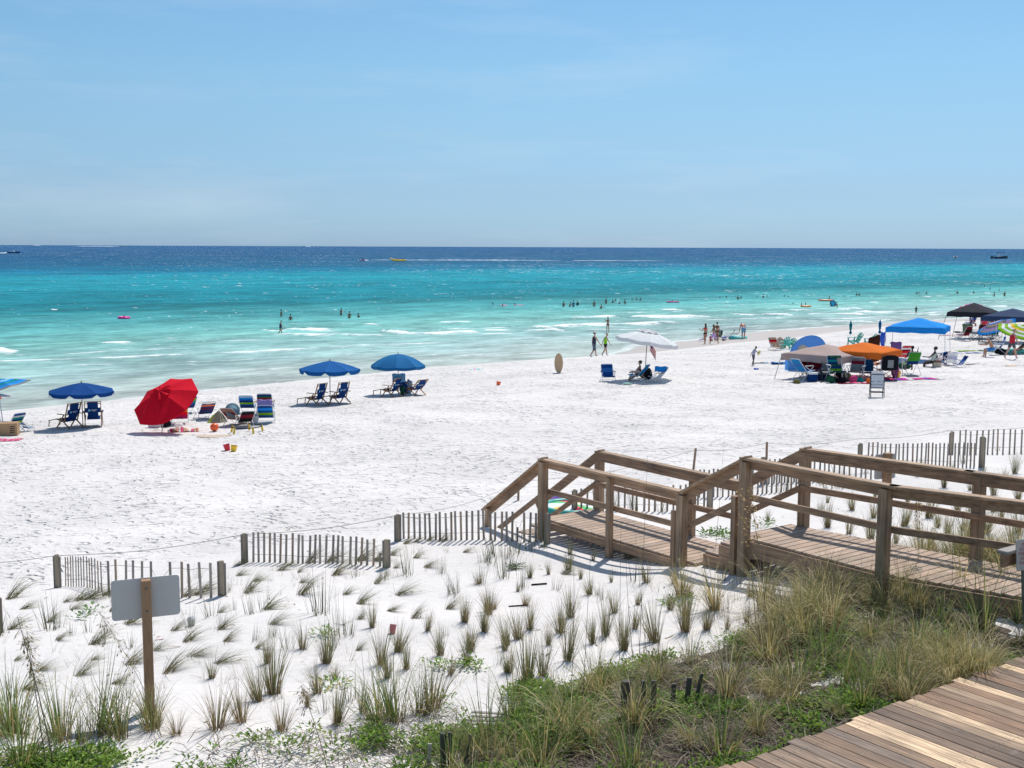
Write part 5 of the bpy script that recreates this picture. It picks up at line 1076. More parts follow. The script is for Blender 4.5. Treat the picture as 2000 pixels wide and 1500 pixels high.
    for kind, cm in clothes:
        c = MB(); e = .016*k
        if kind in ('tank','shirt','suit','long'):
            p_ = [J['pel']-J['up']*(.02 if kind != 'suit' else .10)*k, J['pel']+J['up']*.03*k, J['waist'], J['chest'], J['neck']-J['up']*(.05 if kind != 'suit' else .10)*k]; r_ = [(.165,.115+gut*.5),(.16,.113+gut*.5),(.136*sw,.10+gut),(.162*sw,.113+gut*.5),(.150*sw if kind != 'suit' else .14*sw,.085)]
            loft(c, p_, [(a*k+e*.7, b*k+e*.7) for a, b in r_], X, 14)
            if kind in ('shirt','long'):
                for sd in ('L','R'): c.ell(J['sh'+sd], (.062*sw*k+e*.8,)*3, 8, 6); capsule(c, J['sh'+sd], J['sh'+sd].lerp(J['el'+sd], .6 if kind == 'shirt' else 1.0), .052*sw*k+e, .048*sw*k+e)
                if kind == 'long':
                    for sd in ('L','R'): capsule(c, J['el'+sd], J['wr'+sd], .046*sw*k+e, .03*k+e)
            elif kind == 'tank':
                for sd in ('L','R'): c.ell(J['sh'+sd]-X*(.04*(-1 if sd == 'L' else 1))*k, (.05*k,.066*k,.055*k), 8, 6)
        elif kind in ('shorts','trunks','pants','brief','longshorts'):
            c_hi = J['pel']+J['up']*(.06 if kind != 'brief' else .0)*k; loft(c, [J['pel']-J['up']*.10*k, J['pel']-J['up']*.02*k, c_hi], [(.13*k+e,.10*k+e),(.158*k+e,.108*k+e+gut*.3*k),(.148*k+e,.10*k+e+gut*.5*k)], X, 14)
            fr = {'shorts':.5,'trunks':.72,'pants':1.0,'brief':.12,'longshorts':.95}[kind]
            for sd in ('L','R'):
                capsule(c, J['hip'+sd], J['hip'+sd].lerp(J['kn'+sd], fr), .083*k+e, (.083-.02*fr)*k+e*(1.1 if kind != 'brief' else .5))
                if kind == 'pants': capsule(c, J['kn'+sd], J['kn'+sd].lerp(J['an'+sd], .8), .06*k+e, .045*k+e)
        elif kind == 'top':
            loft(c, [J['chest']-J['up']*.02*k, J['chest']+J['up']*.04*k, J['chest']+J['up']*.10*k], [(.142*sw*k+e,.10*k+e),(.158*sw*k+e,.112*k+e),(.15*sw*k+e*.6,.10*k+e*.3)], X, 14)
        nm = {'tank':'tank_top','shirt':'shirt','suit':'swimsuit','long':'long_sleeve_shirt','shorts':'shorts','trunks':'swim_trunks','longshorts':'swim_trunks','pants':'trousers','brief':'swim_bottoms','top':'bikini_top'}[kind]
        put(c, nm, cm)
    if hair:
        hb = MB(); q = hc+J['hup']*.045*k-fdir*.018*k; hb.ell(q, (.088*k,.098*k,.100*k), 12, 8, J['hup'].to_track_quat('Z','Y').to_matrix())
        if hairlen: loft(hb, [q, q-fdir*.06*k-Vector((0,0,.08*k)), q-fdir*.07*k-Vector((0,0,(.10+.20*hairlen)*k))], [(.08*k,.06*k),(.085*k,.05*k),(.055*k,.03*k)], sdr, 8)
        hb.v = [tuple(Vector(v)-fdir*max(0, (Vector(v)-hc).dot(fdir)-.055*k)*.9) if (Vector(v)-hc).dot(J['hup']) < .075*k else v for v in hb.v]
        put(hb, 'hair', HAIR[hair], vox=.014)
    if hat:
        kind, hm = hat; Q = J['hup'].to_track_quat('Z','Y').to_matrix().to_4x4(); hb = MB(); top = hc+J['hup']*.06*k-fdir*.01*k
        if kind == 'cap': hb.lathe([(.0,.085),(.05,.078),(.085,.045),(.098,0),(.092,-.01)], 14); bm = MB(); ad = fdir; bm.grid([[ad*(.09+.07*v)*k+sdr*x*.075*(1-.35*v)*k+top-J['hup']*.012*v*k for x in (-1,-.5,0,.5,1)] for v in (0,.5,1)])
        elif kind == 'back': hb.lathe([(.0,.085),(.05,.078),(.085,.045),(.098,0),(.092,-.01)], 14); bm = None
        else: hb.lathe([(.0,.085),(.055,.08),(.085,.05),(.095,0),(.14,-.012),(.20,-.03)], 18); bm = None
        hb.v = [tuple(Q @ (Vector(v)*k)+top) for v in hb.v]; ho = hb.xf(Mz).build('hat', hm, t, smooth=True, solid=.006)
        if bm: bm.xf(Mz).build('brim', hm, ho, solid=.006)
    if face:
        for sg in (-1,1): MB().ell(hc+fdir*.086*k+sdr*sg*.031*k+J['hup']*.022*k, (.010*k,)*3, 6, 4).xf(Mz).build('eye', EYE, t)
        MB().ell(hc+fdir*.086*k-J['hup']*.052*k, (.022*k,.008*k,.007*k), 6, 4, Matrix.Rotation(J['hturn'],3,'Z')).xf(Mz).build('mouth', LIP, t)
    return t, J, z0
# swimmers: a few poses, copied, each sunk to the height the photograph shows above the water
SWP = {}
def swimmer(label, px, py_top, py_water, pose='idle', skin='wet', hair='black', clothes=(), rz=0, full=1.7, arm=None):
    """py_top: top of the head in the picture, py_water: where the water meets the body"""
    p = atZ(px, py_water, 0); vis = max(.17, (py_water-py_top)*p.y/FPX)
    P = {'idle': dict(armL=(14,10,28), armR=(26,9,45), lean=4), 'up': dict(armL=(20,25,35), armR=(110,50,20)), 'out': dict(armL=(25,30,40), armR=(50,60,10), lean=8), 'side': dict(armL=(60,14,40), armR=(45,10,60), lean=14)}[pose]
    key = (pose, skin, hair, tuple(c[0]+c[1].name for c in clothes))
    top = full/1.75*.83                             # head top above the pelvis
    if key not in SWP:
        t, J, z0 = person(label, full, P, skin, hair, 0, clothes, None, 'm', rz, p, 'person', None, .001, False, 'people bathing in the sea', True, .024); SWP[key] = t
    else:
        t = copy_tree(SWP[key]); t.rotation_euler = (0,0,rz); t['label'] = label
    t.location = p+Vector((0,0,min(vis, .95)-top)); return t
# ------------------------------------------------------------------ left end of the beach
umbrella('blue striped umbrella cut by the left edge, grey wind flap at its rim', 8, 842, 1.35, 2.05, .42, [CBLUE], rings=[CBLUE,TEAL,SKYB,C_('pale blue cloth',.35,.65,.85),CBLUE,TEAL,SKYB,CBLUE,GRYC], val=.0, polem=ALUM, tilt=10, taz=200, lean=7, laz=160)
umbrella('small coral and white umbrella at the far left, below the blue striped one', 4, 838, .60, 1.45, .22, [C_('coral cloth',.85,.22,.10,.4), WHITE], val=0, polem=WHT, lean=10, laz=170, tilt=6, taz=90)
STB = [NAVY, TEAL, LIME, NAVY, CBLUE, WHITE, NAVY]
fold_chair('blue and green striped beach chair behind the cardboard box at the left edge', 24, 845, RZ+.5, [BLUE,WHITE,LIME,NAVY,TEAL,WHITE,BLUE], rec=.3, arm=WHP)
fold_chair('small white and blue low chair, last at the left before the blue umbrella', 53, 842, RZ-1.2, [SKYB,WHITE,SKYB,WHITE], sc_=.55, arm=WHP)
def carton():
    t = thing('cardboard_box', 'brown cardboard box with dark printed marks at the left edge', 'box', at(13,850), R(12)); MB().box((0,0,.24), (.85,.5,.48)).build('carton', CARD, t, bevel=.006)
    for x in (-.26,.26):
        mb = MB()
        for i in range(4): mb.poly([(x-.09,-.253,.12+.07*i),(x+.09,-.253,.13+.07*i),(x+.09,-.253,.16+.07*i),(x-.08,-.253,.16+.07*i)])
        mb.build('print', INK, t)
    MB().box((0,0,.482), (.85,.05,.004)).build('tape', mat('brown tape', (.30,.16,.07), .3), t)
carton()
towel('pink towel on the sand at the left edge below the box', 8, 860, 1.2, .55, R(5), [PINK, C_('rose cloth',.8,.30,.38)], .05)
# ------------------------------------------------------------------ navy rental umbrellas and wooden chairs
UN = C_('navy umbrella cloth', .006,.07,.27,.16); UN2 = C_('faded blue umbrella cloth', .012,.13,.40,.2)
umbrella('navy umbrella with white-edged scalloped valance over the leftmost pair of wooden chairs', 162, 833, 1.30, 1.74, .32, [UN], val=.15, trim=WPR, grp='rental umbrellas', name='market_umbrella')
wood_chair('left wooden chair under the leftmost navy umbrella', 138, 836, RZ+R(20)); wood_chair('right wooden chair under the leftmost navy umbrella', 183, 832, RZ-R(20), foot=False)
umbrella('plain blue conical umbrella over the middle pair of wooden chairs', 645, 788, 1.40, 1.95, .36, [UN2], val=.17, grp='rental umbrellas', name='market_umbrella')
wood_chair('left wooden chair with raised footrest under the middle conical umbrella', 621, 792, RZ+R(20)); wood_chair('right wooden chair under the middle conical umbrella', 665, 789, RZ+R(10))
umbrella('domed steel-blue umbrella over the right pair of wooden chairs', 778, 770, 1.34, 1.98, .54, [C_('steel blue umbrella cloth',.02,.18,.42,.2)], val=.14, p=1.9, notch=False, grp='rental umbrellas', name='market_umbrella')
wood_chair('left wooden chair under the domed umbrella, a towel over its back', 767, 775, RZ+R(18), .35); wood_chair('low reclined wooden chair, right one under the domed umbrella', 812, 772, RZ+R(8), .75, foot=False)
towel_ = thing
def drape(label, px, py, w_, h_, m, zt, rz, name='draped_towel', cat='towel', sk_=0.0):
    p = at(px, py); mb = MB(); mb.grid([[Vector((x*w_/2, -.02-.05*v-.03*math.sin(7*x+4*v), zt-h_*v+sk_*x-.02*math.cos(5*x))) for x in (-1,-.6,-.2,.2,.6,1)] for v in (0,.2,.5,.8,1)])
    mb.grid([[Vector((x*w_/2, -.02+.10*v, zt-.25*h_*v*v+sk_*x-.02*math.cos(5*x))) for x in (-1,-.6,-.2,.2,.6,1)] for v in (0,.5,1)])
    o = mb.build(name, m, smooth=True, solid=.01); o.location = p; o.rotation_euler = (0,0,rz); return tag(o, label, cat)
drape('pale blue towel hung over the left chair under the domed umbrella', 779, 775, .62, .42, C_('washed blue towel',.12,.32,.50), 1.12, RZ-R(25))
blob('beach_bag', 'dark blue bag standing between the chairs under the domed umbrella', 'bag', 791, 768, (.5,.4,.62), NAVY, seed=2); blob('beach_bag', 'grey-white bag hanging behind the right domed-umbrella chair', 'bag', 800, 768, (.35,.3,.75), C_('grey print cloth',.40,.48,.60), seed=4)
blob('backpack', 'black and green backpack at the foot of the domed umbrella\'s pole', 'backpack', 786, 773, (.28,.25,.55), DGRN, seed=5)
# ------------------------------------------------------------------ red umbrella group
umbrella('big tilted red umbrella with a wind vent, its rim resting near the sand', 316, 845, 1.30, 1.62, .42, [RED], val=.05, polem=ALUM, tilt=50, taz=-118, lean=-12, laz=-118, vent=True, p=1.7, notch=False)
cooler('white cooler with dark base half hidden under the red umbrella', 305, 834, (.52,.34,.36), WHP, GYP, R(-5))
blob('beach_bag', 'black bag beside the white cooler under the red umbrella', 'bag', 325, 834, (.34,.3,.34), BLK, seed=1)
fold_chair('blue chair mostly hidden behind the right rim of the red umbrella', 366, 806, RZ-R(5), [NAVY,BLUE,TEAL,LIME,BLUE], arm=WHP, frame=WHT)
fold_chair('crimson and yellow low chair under the edge of the red umbrella', 352, 828, RZ-R(20), [C_('crimson cloth',.5,.02,.12),RED,YEL,C_('crimson cloth',.5,.02,.12)], frame=WHT, arm=WHP, rec=.25)
towel('heap of towels in pink, white and tan beside the crimson chair', 358, 842, 1.1, .5, R(15), [WHITE,PINK,BEIGE,C_('peach cloth',.8,.45,.30)], .16)
blob('beach_bag', 'white and pink bundle lying on the towels by the red umbrella', 'bag', 349, 836, (.35,.28,.22), WHITE, seed=6)
DKP = [NAVY, C_('floral dark cloth',.08,.05,.12), NAVY, MAR, NAVY, ORG, NAVY, WHITE]
fold_chair('dark floral chair with orange print, alone right of the red umbrella', 400, 818, RZ-R(2), DKP, rec=.4, arm=WHP)
mb = MB(); kh = [C_('khaki cloth',.40,.36,.27), C_('lime print cloth',.50,.58,.12)]; tp = Vector((.08,0,.48)); rim = [Vector((.40*math.cos(a)*(1+.15*math.sin(3*a)), .30*math.sin(a), 0)) for a in [i*math.pi/6 for i in range(13)]]
for i in range(12): mb.cm = 1 if 4 <= i <= 7 else 0; mb.grid([[rim[i], rim[i].lerp(tp,.5)+Vector((0,0,.05)), tp], [rim[i+1], rim[i+1].lerp(tp,.5)-Vector((0,0,.02)), tp]])
o = mb.build('beach_bag', kh, solid=.01); o.location = at(424, 825); tag(o, 'slumped pointed khaki and lime bag right of the dark floral chair', 'bag')
fold_chair('blue and lime striped chair with white top in the middle of the trio', 484, 806, RZ-R(35), [NAVY,BLUE,LIME,NAVY,BLUE,CBLUE,C_('white blue cloth',.45,.60,.75)], top=WHITE, rec=.3)
fold_chair('dark tall chair behind the purple towel, with white pillow', 519, 806, RZ-R(33), [NAVY,BLK,TEAL,NAVY,MAR,DGRN,NAVY], top=WHITE, rec=.2, sc_=1.05)
fold_chair('low blue chair under the purple and white towel', 520, 826, RZ-R(30), [BLUE,LIME,BLUE,CBLUE,BLUE], rec=.4, arm=WHP)
drape('purple and white tie-dye towel over the low blue chair', 518, 826, .58, .70, vcolmat('tie dye towel', .8, nscale=5) if False else mat('tie dye towel', (.42,.30,.70), .8, noise=.75, scale=5), .92, RZ-R(30))
fold_chair('black frame chair piled with white cloth, nearest of the chair group', 478, 833, RZ-R(10), [BLK,MAR,BLK], frame=WHT, rec=.5, sc_=.9)
towel('cream and white cloth thrown over the nearest dark chair', 484, 827, .7, .5, R(20), [CREAM, WHITE], .25)
fold_chair('brown armed chair at the left of the chair group under a round hat', 460, 830, RZ-R(55), [C_('tan sling cloth',.35,.22,.16),MAR,C_('tan sling cloth',.35,.22,.16)], rec=.5)
def hat_(label, px, py, m, lift, tilt=0, sc_=1.0, name='sun_hat'):
    o = MB().lathe([(0,.10),(.07,.095),(.10,.03),(.11,0),(.22,-.03),(.23,-.03)], 18).build(name, m, smooth=True, solid=.006); o.location = at(px, py)+Vector((0,0,lift)); o.rotation_euler = (R(tilt),0,.4); o.scale = (sc_,)*3; return tag(o, label, 'hat')
hat_('wide pale blue-grey sun hat hanging on the brown armed chair', 455, 832, C_('slate hat',.22,.36,.42), .62, 70, 1.25)
bucket('grey pail standing right of the nearest dark chair', 497, 829, GYP, 0, .17, .34)
o = MB().ell((0,0,.15), (.16,.16,.15), 16, 10).build('beach_ball', ORP, smooth=True); o.location = at(419, 842); tag(o, 'glossy orange ball on the sand left of the round net', 'ball')
board('pale tan skimboard lying flat in front of the chair group', 418, 853, 1.25, .42, mat('pale skimboard wood', (.62,.46,.32), .5), R(8))
def roundnet():
    t = thing('round_net_game', 'round black-rimmed net on yellow legs in front of the chair group', 'round net', at(481, 845), 0)
    mb = MB(); mb.tube([(.55*math.cos(a), .55*math.sin(a), .24) for a in [i*math.pi/14 for i in range(29)]], .018, 6, False); mb.build('rim', BLK, t)
    mb = MB()
    for i in range(-5,6):
        y = i*.095; x = math.sqrt(.54**2-y*y); mb.tube([(-x,y,.235),(x,y,.235)], .002, 3); mb.tube([(y,-x,.235),(y,x,.235)], .002, 3)
    mb.build('net', DKT, t)
    for i in range(5): a = i*2*math.pi/5+.35; MB().beam((.55*math.cos(a),.55*math.sin(a),.25),(.60*math.cos(a),.60*math.sin(a),0), .07,.03, up=(0,1,0)).build('leg', YLP, t)
roundnet()
bucket('red sand bucket tilting against a yellow one', 445, 880, RDP, -16, .11, .22); bucket('yellow sand bucket beside the tilted red one', 456, 881, YLP, 8, .11, .18)
# ------------------------------------------------------------------ open middle
o = board('colourful round disc lying near the water\'s edge', 930, 722, .9, .8, mat('disc print', (.55,.62,.60), .5, noise=.5, scale=6), 0, name='bodyboard', cat='bodyboard')
for i, (x, m_) in enumerate(((.0,PKP),(.24,AQUA))): MB().box((x-.1,.0,.022), (.18,.3,.006)).build('print', m_, o)
bucket('small orange toy bucket alone on the sand in the middle of the beach', 973, 752, ORP, 10, .12, .17)
board('tan oval skimboard standing upright in the sand near the water', 1091, 727, 1.16, .50, mat('tan skimboard wood', (.62,.40,.22), .45), R(90), up=1)
# surfboard-like float by the walkover stairs
o = ring('colourful inflatable ring lying beside the walkover stairs', 1118, 995, .62, .07, TEALP, 'pool float', False, name='inflatable', m2=None)
mb = MB(); cs = [WHP, YLP, WHP, RDP, mat('green vinyl',(.10,.55,.10),.35), WHP]
for i in range(12):
    mb.cm = i % 6; a, b_ = 2*math.pi*i/12, 2*math.pi*(i+1)/12; mb.poly([(0,0,.14),(.60*math.cos(a),.60*math.sin(a),.07),(.60*math.cos(b_),.60*math.sin(b_),.07)])
mb.build('float_panel', cs, o)
blob('beach_bag', 'purple bag or float end beside the colourful inflatable by the stairs', 'float', 1104, 981, (.85,.30,.20), mat('lilac vinyl',(.45,.25,.75),.35), seed=8, rz=R(-30))
# ------------------------------------------------------------------ white umbrella group
umbrella('large white umbrella with a round vent, leaning over seated woman', 1259, 741, 1.66, 2.55, .50, [WHITE], val=.18, polem=DKT, tilt=-6, taz=180, lean=3, laz=20, vent=True, p=1.4, notch=False)
MB_ = MB(); mb = MB()
for i in range(6): mb.cm = i % 2; mb.grid([[(.02+.06*j+.0, .04*math.sin(j*1.3+i*.2), -.08*i-.10*j) for j in range(6)], [(.02+.06*j, .04*math.sin(j*1.3+(i+1)*.2), -.08*(i+1)-.10*j) for j in range(6)]])
o = mb.build('small_flag', [RED, WHITE], smooth=True, solid=.004); mb = MB(); mb.grid([[(.02+.06*j, .04*math.sin(j*1.3)-.008, -.10*j+.01) for j in range(3)], [(.02+.06*j, .04*math.sin(j*1.3+.5)-.008, -.2-.10*j) for j in range(3)]]); mb.build('canton', NAVY, o, solid=.004)
bs = at(1259, 741); o.location = bs+Vector((.25,.05,1.95)); tag(o, 'small red, white and blue striped flag hanging from the white umbrella\'s pole', 'flag')
fold_chair('empty blue chair facing the camera, apart to the left of the white umbrella', 1187, 744, RZ+R(150), [BLUE,C_('mid blue cloth',.05,.22,.55),BLUE], frame=WHT, rec=.18, arm=NAVY, sc_=1.05)
fold_chair('azure chair under the white umbrella with the seated woman', 1246, 743, R(62), [C_('azure cloth',.0,.28,.55),SKYB,C_('azure cloth',.0,.28,.55)], frame=WHT, rec=.35, arm=WHP, sc_=1.1)
fold_chair('low chair topped by bright blue cloth, right of the white umbrella pole', 1284, 746, R(100), [WHITE,C_('white blue cloth',.45,.60,.75),WHITE], frame=WHT, rec=.35, top=CBLUE, sc_=1.0)
drape('bright azure towel over the chair right of the white umbrella pole', 1290, 746, .60, .26, CBLUE, .80, R(-10))
blob('beach_bag', 'brown bag hung behind the azure chair at the umbrella pole', 'bag', 1255, 738, (.42,.34,.45), C_('brown bag cloth',.18,.09,.04), seed=3); blob('backpack', 'black backpack leaning on the white umbrella\'s pole', 'backpack', 1266, 742, (.40,.34,.62), BLK, seed=7)
blob('cloth_bundle', 'pale aqua cloth lying on the sand below the azure chair', 'cloth', 1225, 751, (.42,.3,.10), C_('pale aqua cloth',.45,.72,.62), seed=2)
# ------------------------------------------------------------------ waterline group
fold_chair('dark green chair whose sitter wears a white hat, by the water', 1403, 663, R(140), [DGRN,DGRN,GRYC], rec=.15, sc_=1.1)
fold_chair('blue chair with white frame standing by the water, facing left', 1424, 663, R(75), [NAVY,BLUE,NAVY,BLUE], frame=WHT, rec=.3, sc_=1.25, arm=WHP)
fold_chair('maroon low chair between the blue chair and the bending man', 1436, 660, R(80), [MAR,PURP,MAR], rec=.3, sc_=1.0)
fold_chair('blue low chair hidden behind the girl in the red bikini', 1372, 667, R(60), [LILAC,NAVY,LILAC], rec=.4, sc_=.8)
ring('aqua inflatable pool ring lying at the bending man\'s feet', 1441, 662, .75, .17, AQUA, 'pool ring', False)
cooler('small white cooler in front of the blue chair by the water', 1414, 665, (.42,.3,.34), WHP, BLP)
o = MB().ell((0,0,.11), (.11,.11,.11), 10, 7).build('toy_ball', mat('brown ball', (.16,.07,.04), .5), smooth=True); o.location = at(1413, 666); tag(o, 'small brown ball in front of the blue waterside chair', 'ball')
# ------------------------------------------------------------------ tent group at right
fold_chair('beige folding chair on its own with a red towel, left of the blue tent', 1514, 684, R(200), [BEIGE,C_('peach cloth',.8,.45,.30),RED,BEIGE], frame=ALUM, rec=.25, sc_=1.15)
blob('beach_mat', 'large beige pack standing behind the beige folding chair', 'pack', 1525, 680, (.8,.45,.85), C_('pale peach cloth',.68,.52,.42), seed=9)
adirondack('mint plastic deck chair partly hidden left of the blue tent', 1536, 682, R(150), mat('mint plastic', (.10,.60,.48), .4)); adirondack('dark teal plastic deck chair touching the blue tent', 1545, 680, R(20), TEALP, sc_=.9)
adirondack('teal plastic deck chair rising behind the orange canopy, by the striped folded umbrella', 1671, 676, RZ, TEALP, sc_=1.15); adirondack('teal plastic deck chair beside the solid blue folded umbrella', 1703, 678, RZ-R(15), TEALP, sc_=1.1)
def dome_tent():
    p = at(1577, 722); t = thing('beach_tent', 'light blue half-dome beach tent with cream panel behind the taupe canopy', 'tent', p, R(-12)); mb = MB(); W, D, H = 1.85, 1.1, 1.95; rows = []
    for j in range(9):
        v = j/8; rows.append([Vector((-W/2*math.cos(math.pi*u)*(1.15-.15*v), D*(v-.5)*(1.0), H*(math.sin(math.pi*u)**.55)*(1-.45*v)*(1-.10*math.cos(3*u)))) for u in [i/16 for i in range(17)]])
    mb.grid(rows); b = mb.build('shell', LBLU, t, smooth=True, solid=.01)
    for q in (0, 4, 8): MB().tube([r_+Vector((0,0,.012)) for r_ in rows[q]], .012, 5, False).build('hoop', CBLUE, t)
    mb = MB(); fr = rows[0]; mb.grid([[fr[i]*1.0 for i in range(17)], [Vector((fr[i].x*.8, fr[i].y-.02, fr[i].z*.52)) for i in range(17)]]); mb.build('front_panel', LBLU, t, solid=.006)
    mb = MB(); mb.grid([[Vector((-.55+.5*u, -.60, 1.30+.14*math.sin(math.pi*u)+.02)) for u in (0,.5,1)], [Vector((-.60+.55*u, -.62, 1.02)) for u in (0,.5,1)]]); mb.build('window_panel', CREAM, t, solid=.006)
    mb = MB(); mb.grid([[Vector((-1.25+2.4*u, -.62-.15*v, .85*(1-v)+.02)) for u in [i/6 for i in range(7)]] for v in (0,.5,1)]); mb.build('skirt', LBLU, t, solid=.006)
dome_tent()
canopy('taupe pop-up canopy, nearest of all, with leg braced outwards at left', 1611, 738, 2.32, 4, .92, .32, 1.72, .22, TAUPE, ALUM)
canopy('orange pop-up canopy overlapping the taupe one', 1683, 736, 2.15, 8, 1.08, .28, 1.78, .05, ORG, ALUM, .62)
canopy('bright blue pop-up canopy on tall thin white legs', 1791, 704, 2.42, 20, 1.78, .30, 2.62, .05, CBLUE, WHT, .62)
canopy('black pop-up canopy with slanted legs near the right edge', 1899, 660, 2.30, 10, 1.72, .32, 2.80, .45, CBLK, DKT)
canopy('slate navy pop-up canopy cut by the right edge', 1974, 668, 2.60, 12, 1.58, .33, 2.50, .05, CNVY, DKT)
folded_umbrella('folded umbrella with dark and pale bands behind the orange canopy', 1660, 679, 2.75, NAVY, TEAL); folded_umbrella('folded plain blue umbrella just left of the bright blue canopy', 1717, 679, 2.80, C_('peacock cloth',.0,.16,.36), C_('peacock cloth',.0,.16,.36))
umbrella('pink and purple rimmed umbrella showing over the black canopy', 1899, 648, 1.45, 2.50, .50, [PINK], rings=[WHITE,PINK,LILAC,PINK,WHITE,PINK,PURP], val=.12, polem=WHT, p=1.6)
umbrella('pale multicoloured umbrella seen from underneath, tilted to the left', 1944, 684, 1.35, 1.95, .35, [WHITE], rings=[C_('grey stripe cloth',.45,.45,.50),C_('grey stripe cloth',.45,.45,.50),C_('peach stripe cloth',.62,.45,.38),GRYC,LILAC,C_('grey stripe cloth',.45,.45,.50),CBLUE], val=.04, polem=WHT, tilt=28, taz=118, notch=False)
umbrella('lime and white striped umbrella low at the right edge', 1993, 690, 1.55, 1.85, .42, [LIME], rings=[LIME,WHITE,LIME,YEL,WHITE,LIME,WHITE,LIME], val=.08, polem=WHT, tilt=-18, taz=110, notch=False)
# under the taupe canopy
fold_chair('blue high chair with pale frame at the left under the taupe canopy', 1568, 744, R(-60), [SKYB,C_('mid blue cloth',.05,.22,.55),SKYB], frame=WHT, rec=.35, hz=.42, sc_=1.15, arm=WHP)
camp_chair('maroon camp chair in the middle under the taupe canopy', 1589, 742, R(160), MAR, sc_=1.15)
camp_chair('second maroon chair behind the blue cooler under the taupe canopy', 1578, 738, R(200), MAR, sc_=1.1)
cooler('blue cooler with white lid standing under the taupe canopy', 1586, 745, (.42,.34,.45), NAVY, WHP, R(5))
drape('black shirt hung on the maroon chair under the taupe canopy', 1595, 738, .75, .62, BLK, 1.20, R(10)); drape('purple towel hanging from the canopy\'s middle pole', 1605, 736, .22, .75, PURP, 1.25, 0); drape('lime towel hanging under the taupe canopy', 1612, 738, .20, .50, LIME, 1.30, 0)
fold_chair('tall chair with green and black bands, right under the taupe canopy', 1632, 746, R(185), [LIME,NAVY,DGRN,NAVY,TEAL,NAVY,DGRN], frame=ALUM, rec=.12, hz=.42, sc_=1.25, arm=WHP)
towel('lime towel draped over the green and black banded chair', 1636, 745, .25, .9, R(80), [GRN2], .2)
camp_chair('dark grey camp chair next to the banded chair', 1618, 744, R(170), GRYC, sc_=1.0); blob('beach_bag', 'dark green bag on the sand under the banded chair', 'bag', 1622, 748, (.4,.35,.4), DGRN, seed=3)
cooler('light blue cooler behind the middle pole of the taupe canopy', 1608, 742, (.5,.34,.36), NAVY, C_('pale blue cloth',.35,.65,.85), 0)
blob('straw_bag', 'small olive bag by the leg of the blue high chair', 'bag', 1556, 749, (.32,.26,.20), C_('olive cloth',.20,.18,.05), seed=2)
blob('beach_bag', 'brown and white bag between the two canopies', 'bag', 1651, 742, (.55,.4,.45), C_('tan bag cloth',.35,.22,.10), seed=4); blob('beach_bag', 'black bag lying between the two canopies', 'bag', 1645, 748, (.7,.4,.30), BLK, seed=6); blob('beach_bag', 'dark patterned heap behind the brown and white bag', 'bag', 1643, 738, (.7,.35,.38), C_('dark print cloth',.06,.05,.07), seed=5)
# under the orange canopy
fold_chair('grey high-backed chair with a red side panel under the orange canopy', 1672, 744, R(150), [GRYC,GRYC,MAR,GRYC], frame=ALUM, rec=.15, hz=.40, sc_=1.15, arm=GYP)
camp_chair('navy camp chair just behind the standing sign', 1694, 744, R(175), C_('petrol cloth',.01,.07,.17), sc_=1.05); camp_chair('black camp chair with a pale mesh panel right of the standing sign', 1732, 742, R(0), BLK, C_('silver mesh cloth',.35,.36,.37), sc_=1.3)
towel('long red and pink towel on the sand left of the standing sign', 1680, 749, 2.2, .6, R(0), [C_('crimson cloth',.5,.02,.12), PINK, C_('rose cloth',.8,.30,.38)], .05)
blob('beach_bag', 'hot pink bag on the red towel', 'bag', 1668, 746, (.45,.32,.34), PINK, seed=1); blob('beach_bag', 'dark teal bag on the red towel next to the pink one', 'bag', 1677, 746, (.45,.3,.24), TEAL, seed=2); blob('beach_bag', 'small orange bag at the right end of the red towel', 'bag', 1697, 749, (.28,.25,.26), ORG, seed=3)
towel('magenta and white patterned towel spread right of the standing sign', 1768, 741, 3.6, 1.1, R(3), [C_('magenta cloth',.62,.03,.38),WHITE,C_('magenta cloth',.62,.03,.38),PINK,PURP], .06)
drape('dark brown wrap hanging under the orange canopy', 1705, 722, .62, 1.45, C_('dark brown cloth',.10,.035,.02), 1.85, 0, sk_=.1)
blob('beach_bag', 'pink and purple bag leaning right of the black camp chair', 'bag', 1747, 738, (.45,.35,.75), C_('magenta print cloth',.5,.10,.3), seed=4); bucket('yellow bucket on the magenta towel', 1753, 738, YLP, 5, .13, .35)
drape('blue and red flag towel hanging at the orange canopy\'s right corner', 1748, 720, .6, .5, C_('blue red print cloth',.25,.12,.35), 1.5, 0)
# under the blue canopy
fold_chair('red striped chair left under the bright blue canopy', 1762, 712, R(20), [RED,C_('peach stripe cloth',.62,.45,.38),RED,MAR,WHITE,RED], rec=.2, hz=.40, sc_=1.15); blob('beach_bag', 'dark green bag in front of the red striped chair', 'bag', 1764, 720, (.8,.4,.34), DGRN, seed=2)
fold_chair('big lime green lounge chair on grey X legs, in front of the blue canopy', 1779, 732, R(8), [NAVY,GRN2,GRN2,GRN2], frame=GYP, rec=.22, hz=.50, sc_=1.12, arm=WHP, top=GRYC)
fold_chair('chair of the man in cap, under the right front leg of the blue canopy', 1823, 716, R(70), [WHITE,BLUE,WHITE,BLUE], rec=.3, sc_=1.0, arm=WHP)
cooler('cream bag-like cooler by the seated man in the cap', 1829, 717, (.40,.3,.36), CREAM, C_('brown trim cloth',.2,.1,.06)); fold_chair('orange chair leaning right of the man in the cap', 1838, 712, R(60), [ORG,C_('peach cloth',.8,.45,.30)], rec=.35, hz=.3, sc_=.95); blob('backpack', 'dark backpack hung on the orange chair', 'backpack', 1846, 712, (.35,.3,.85), NAVY, seed=5)
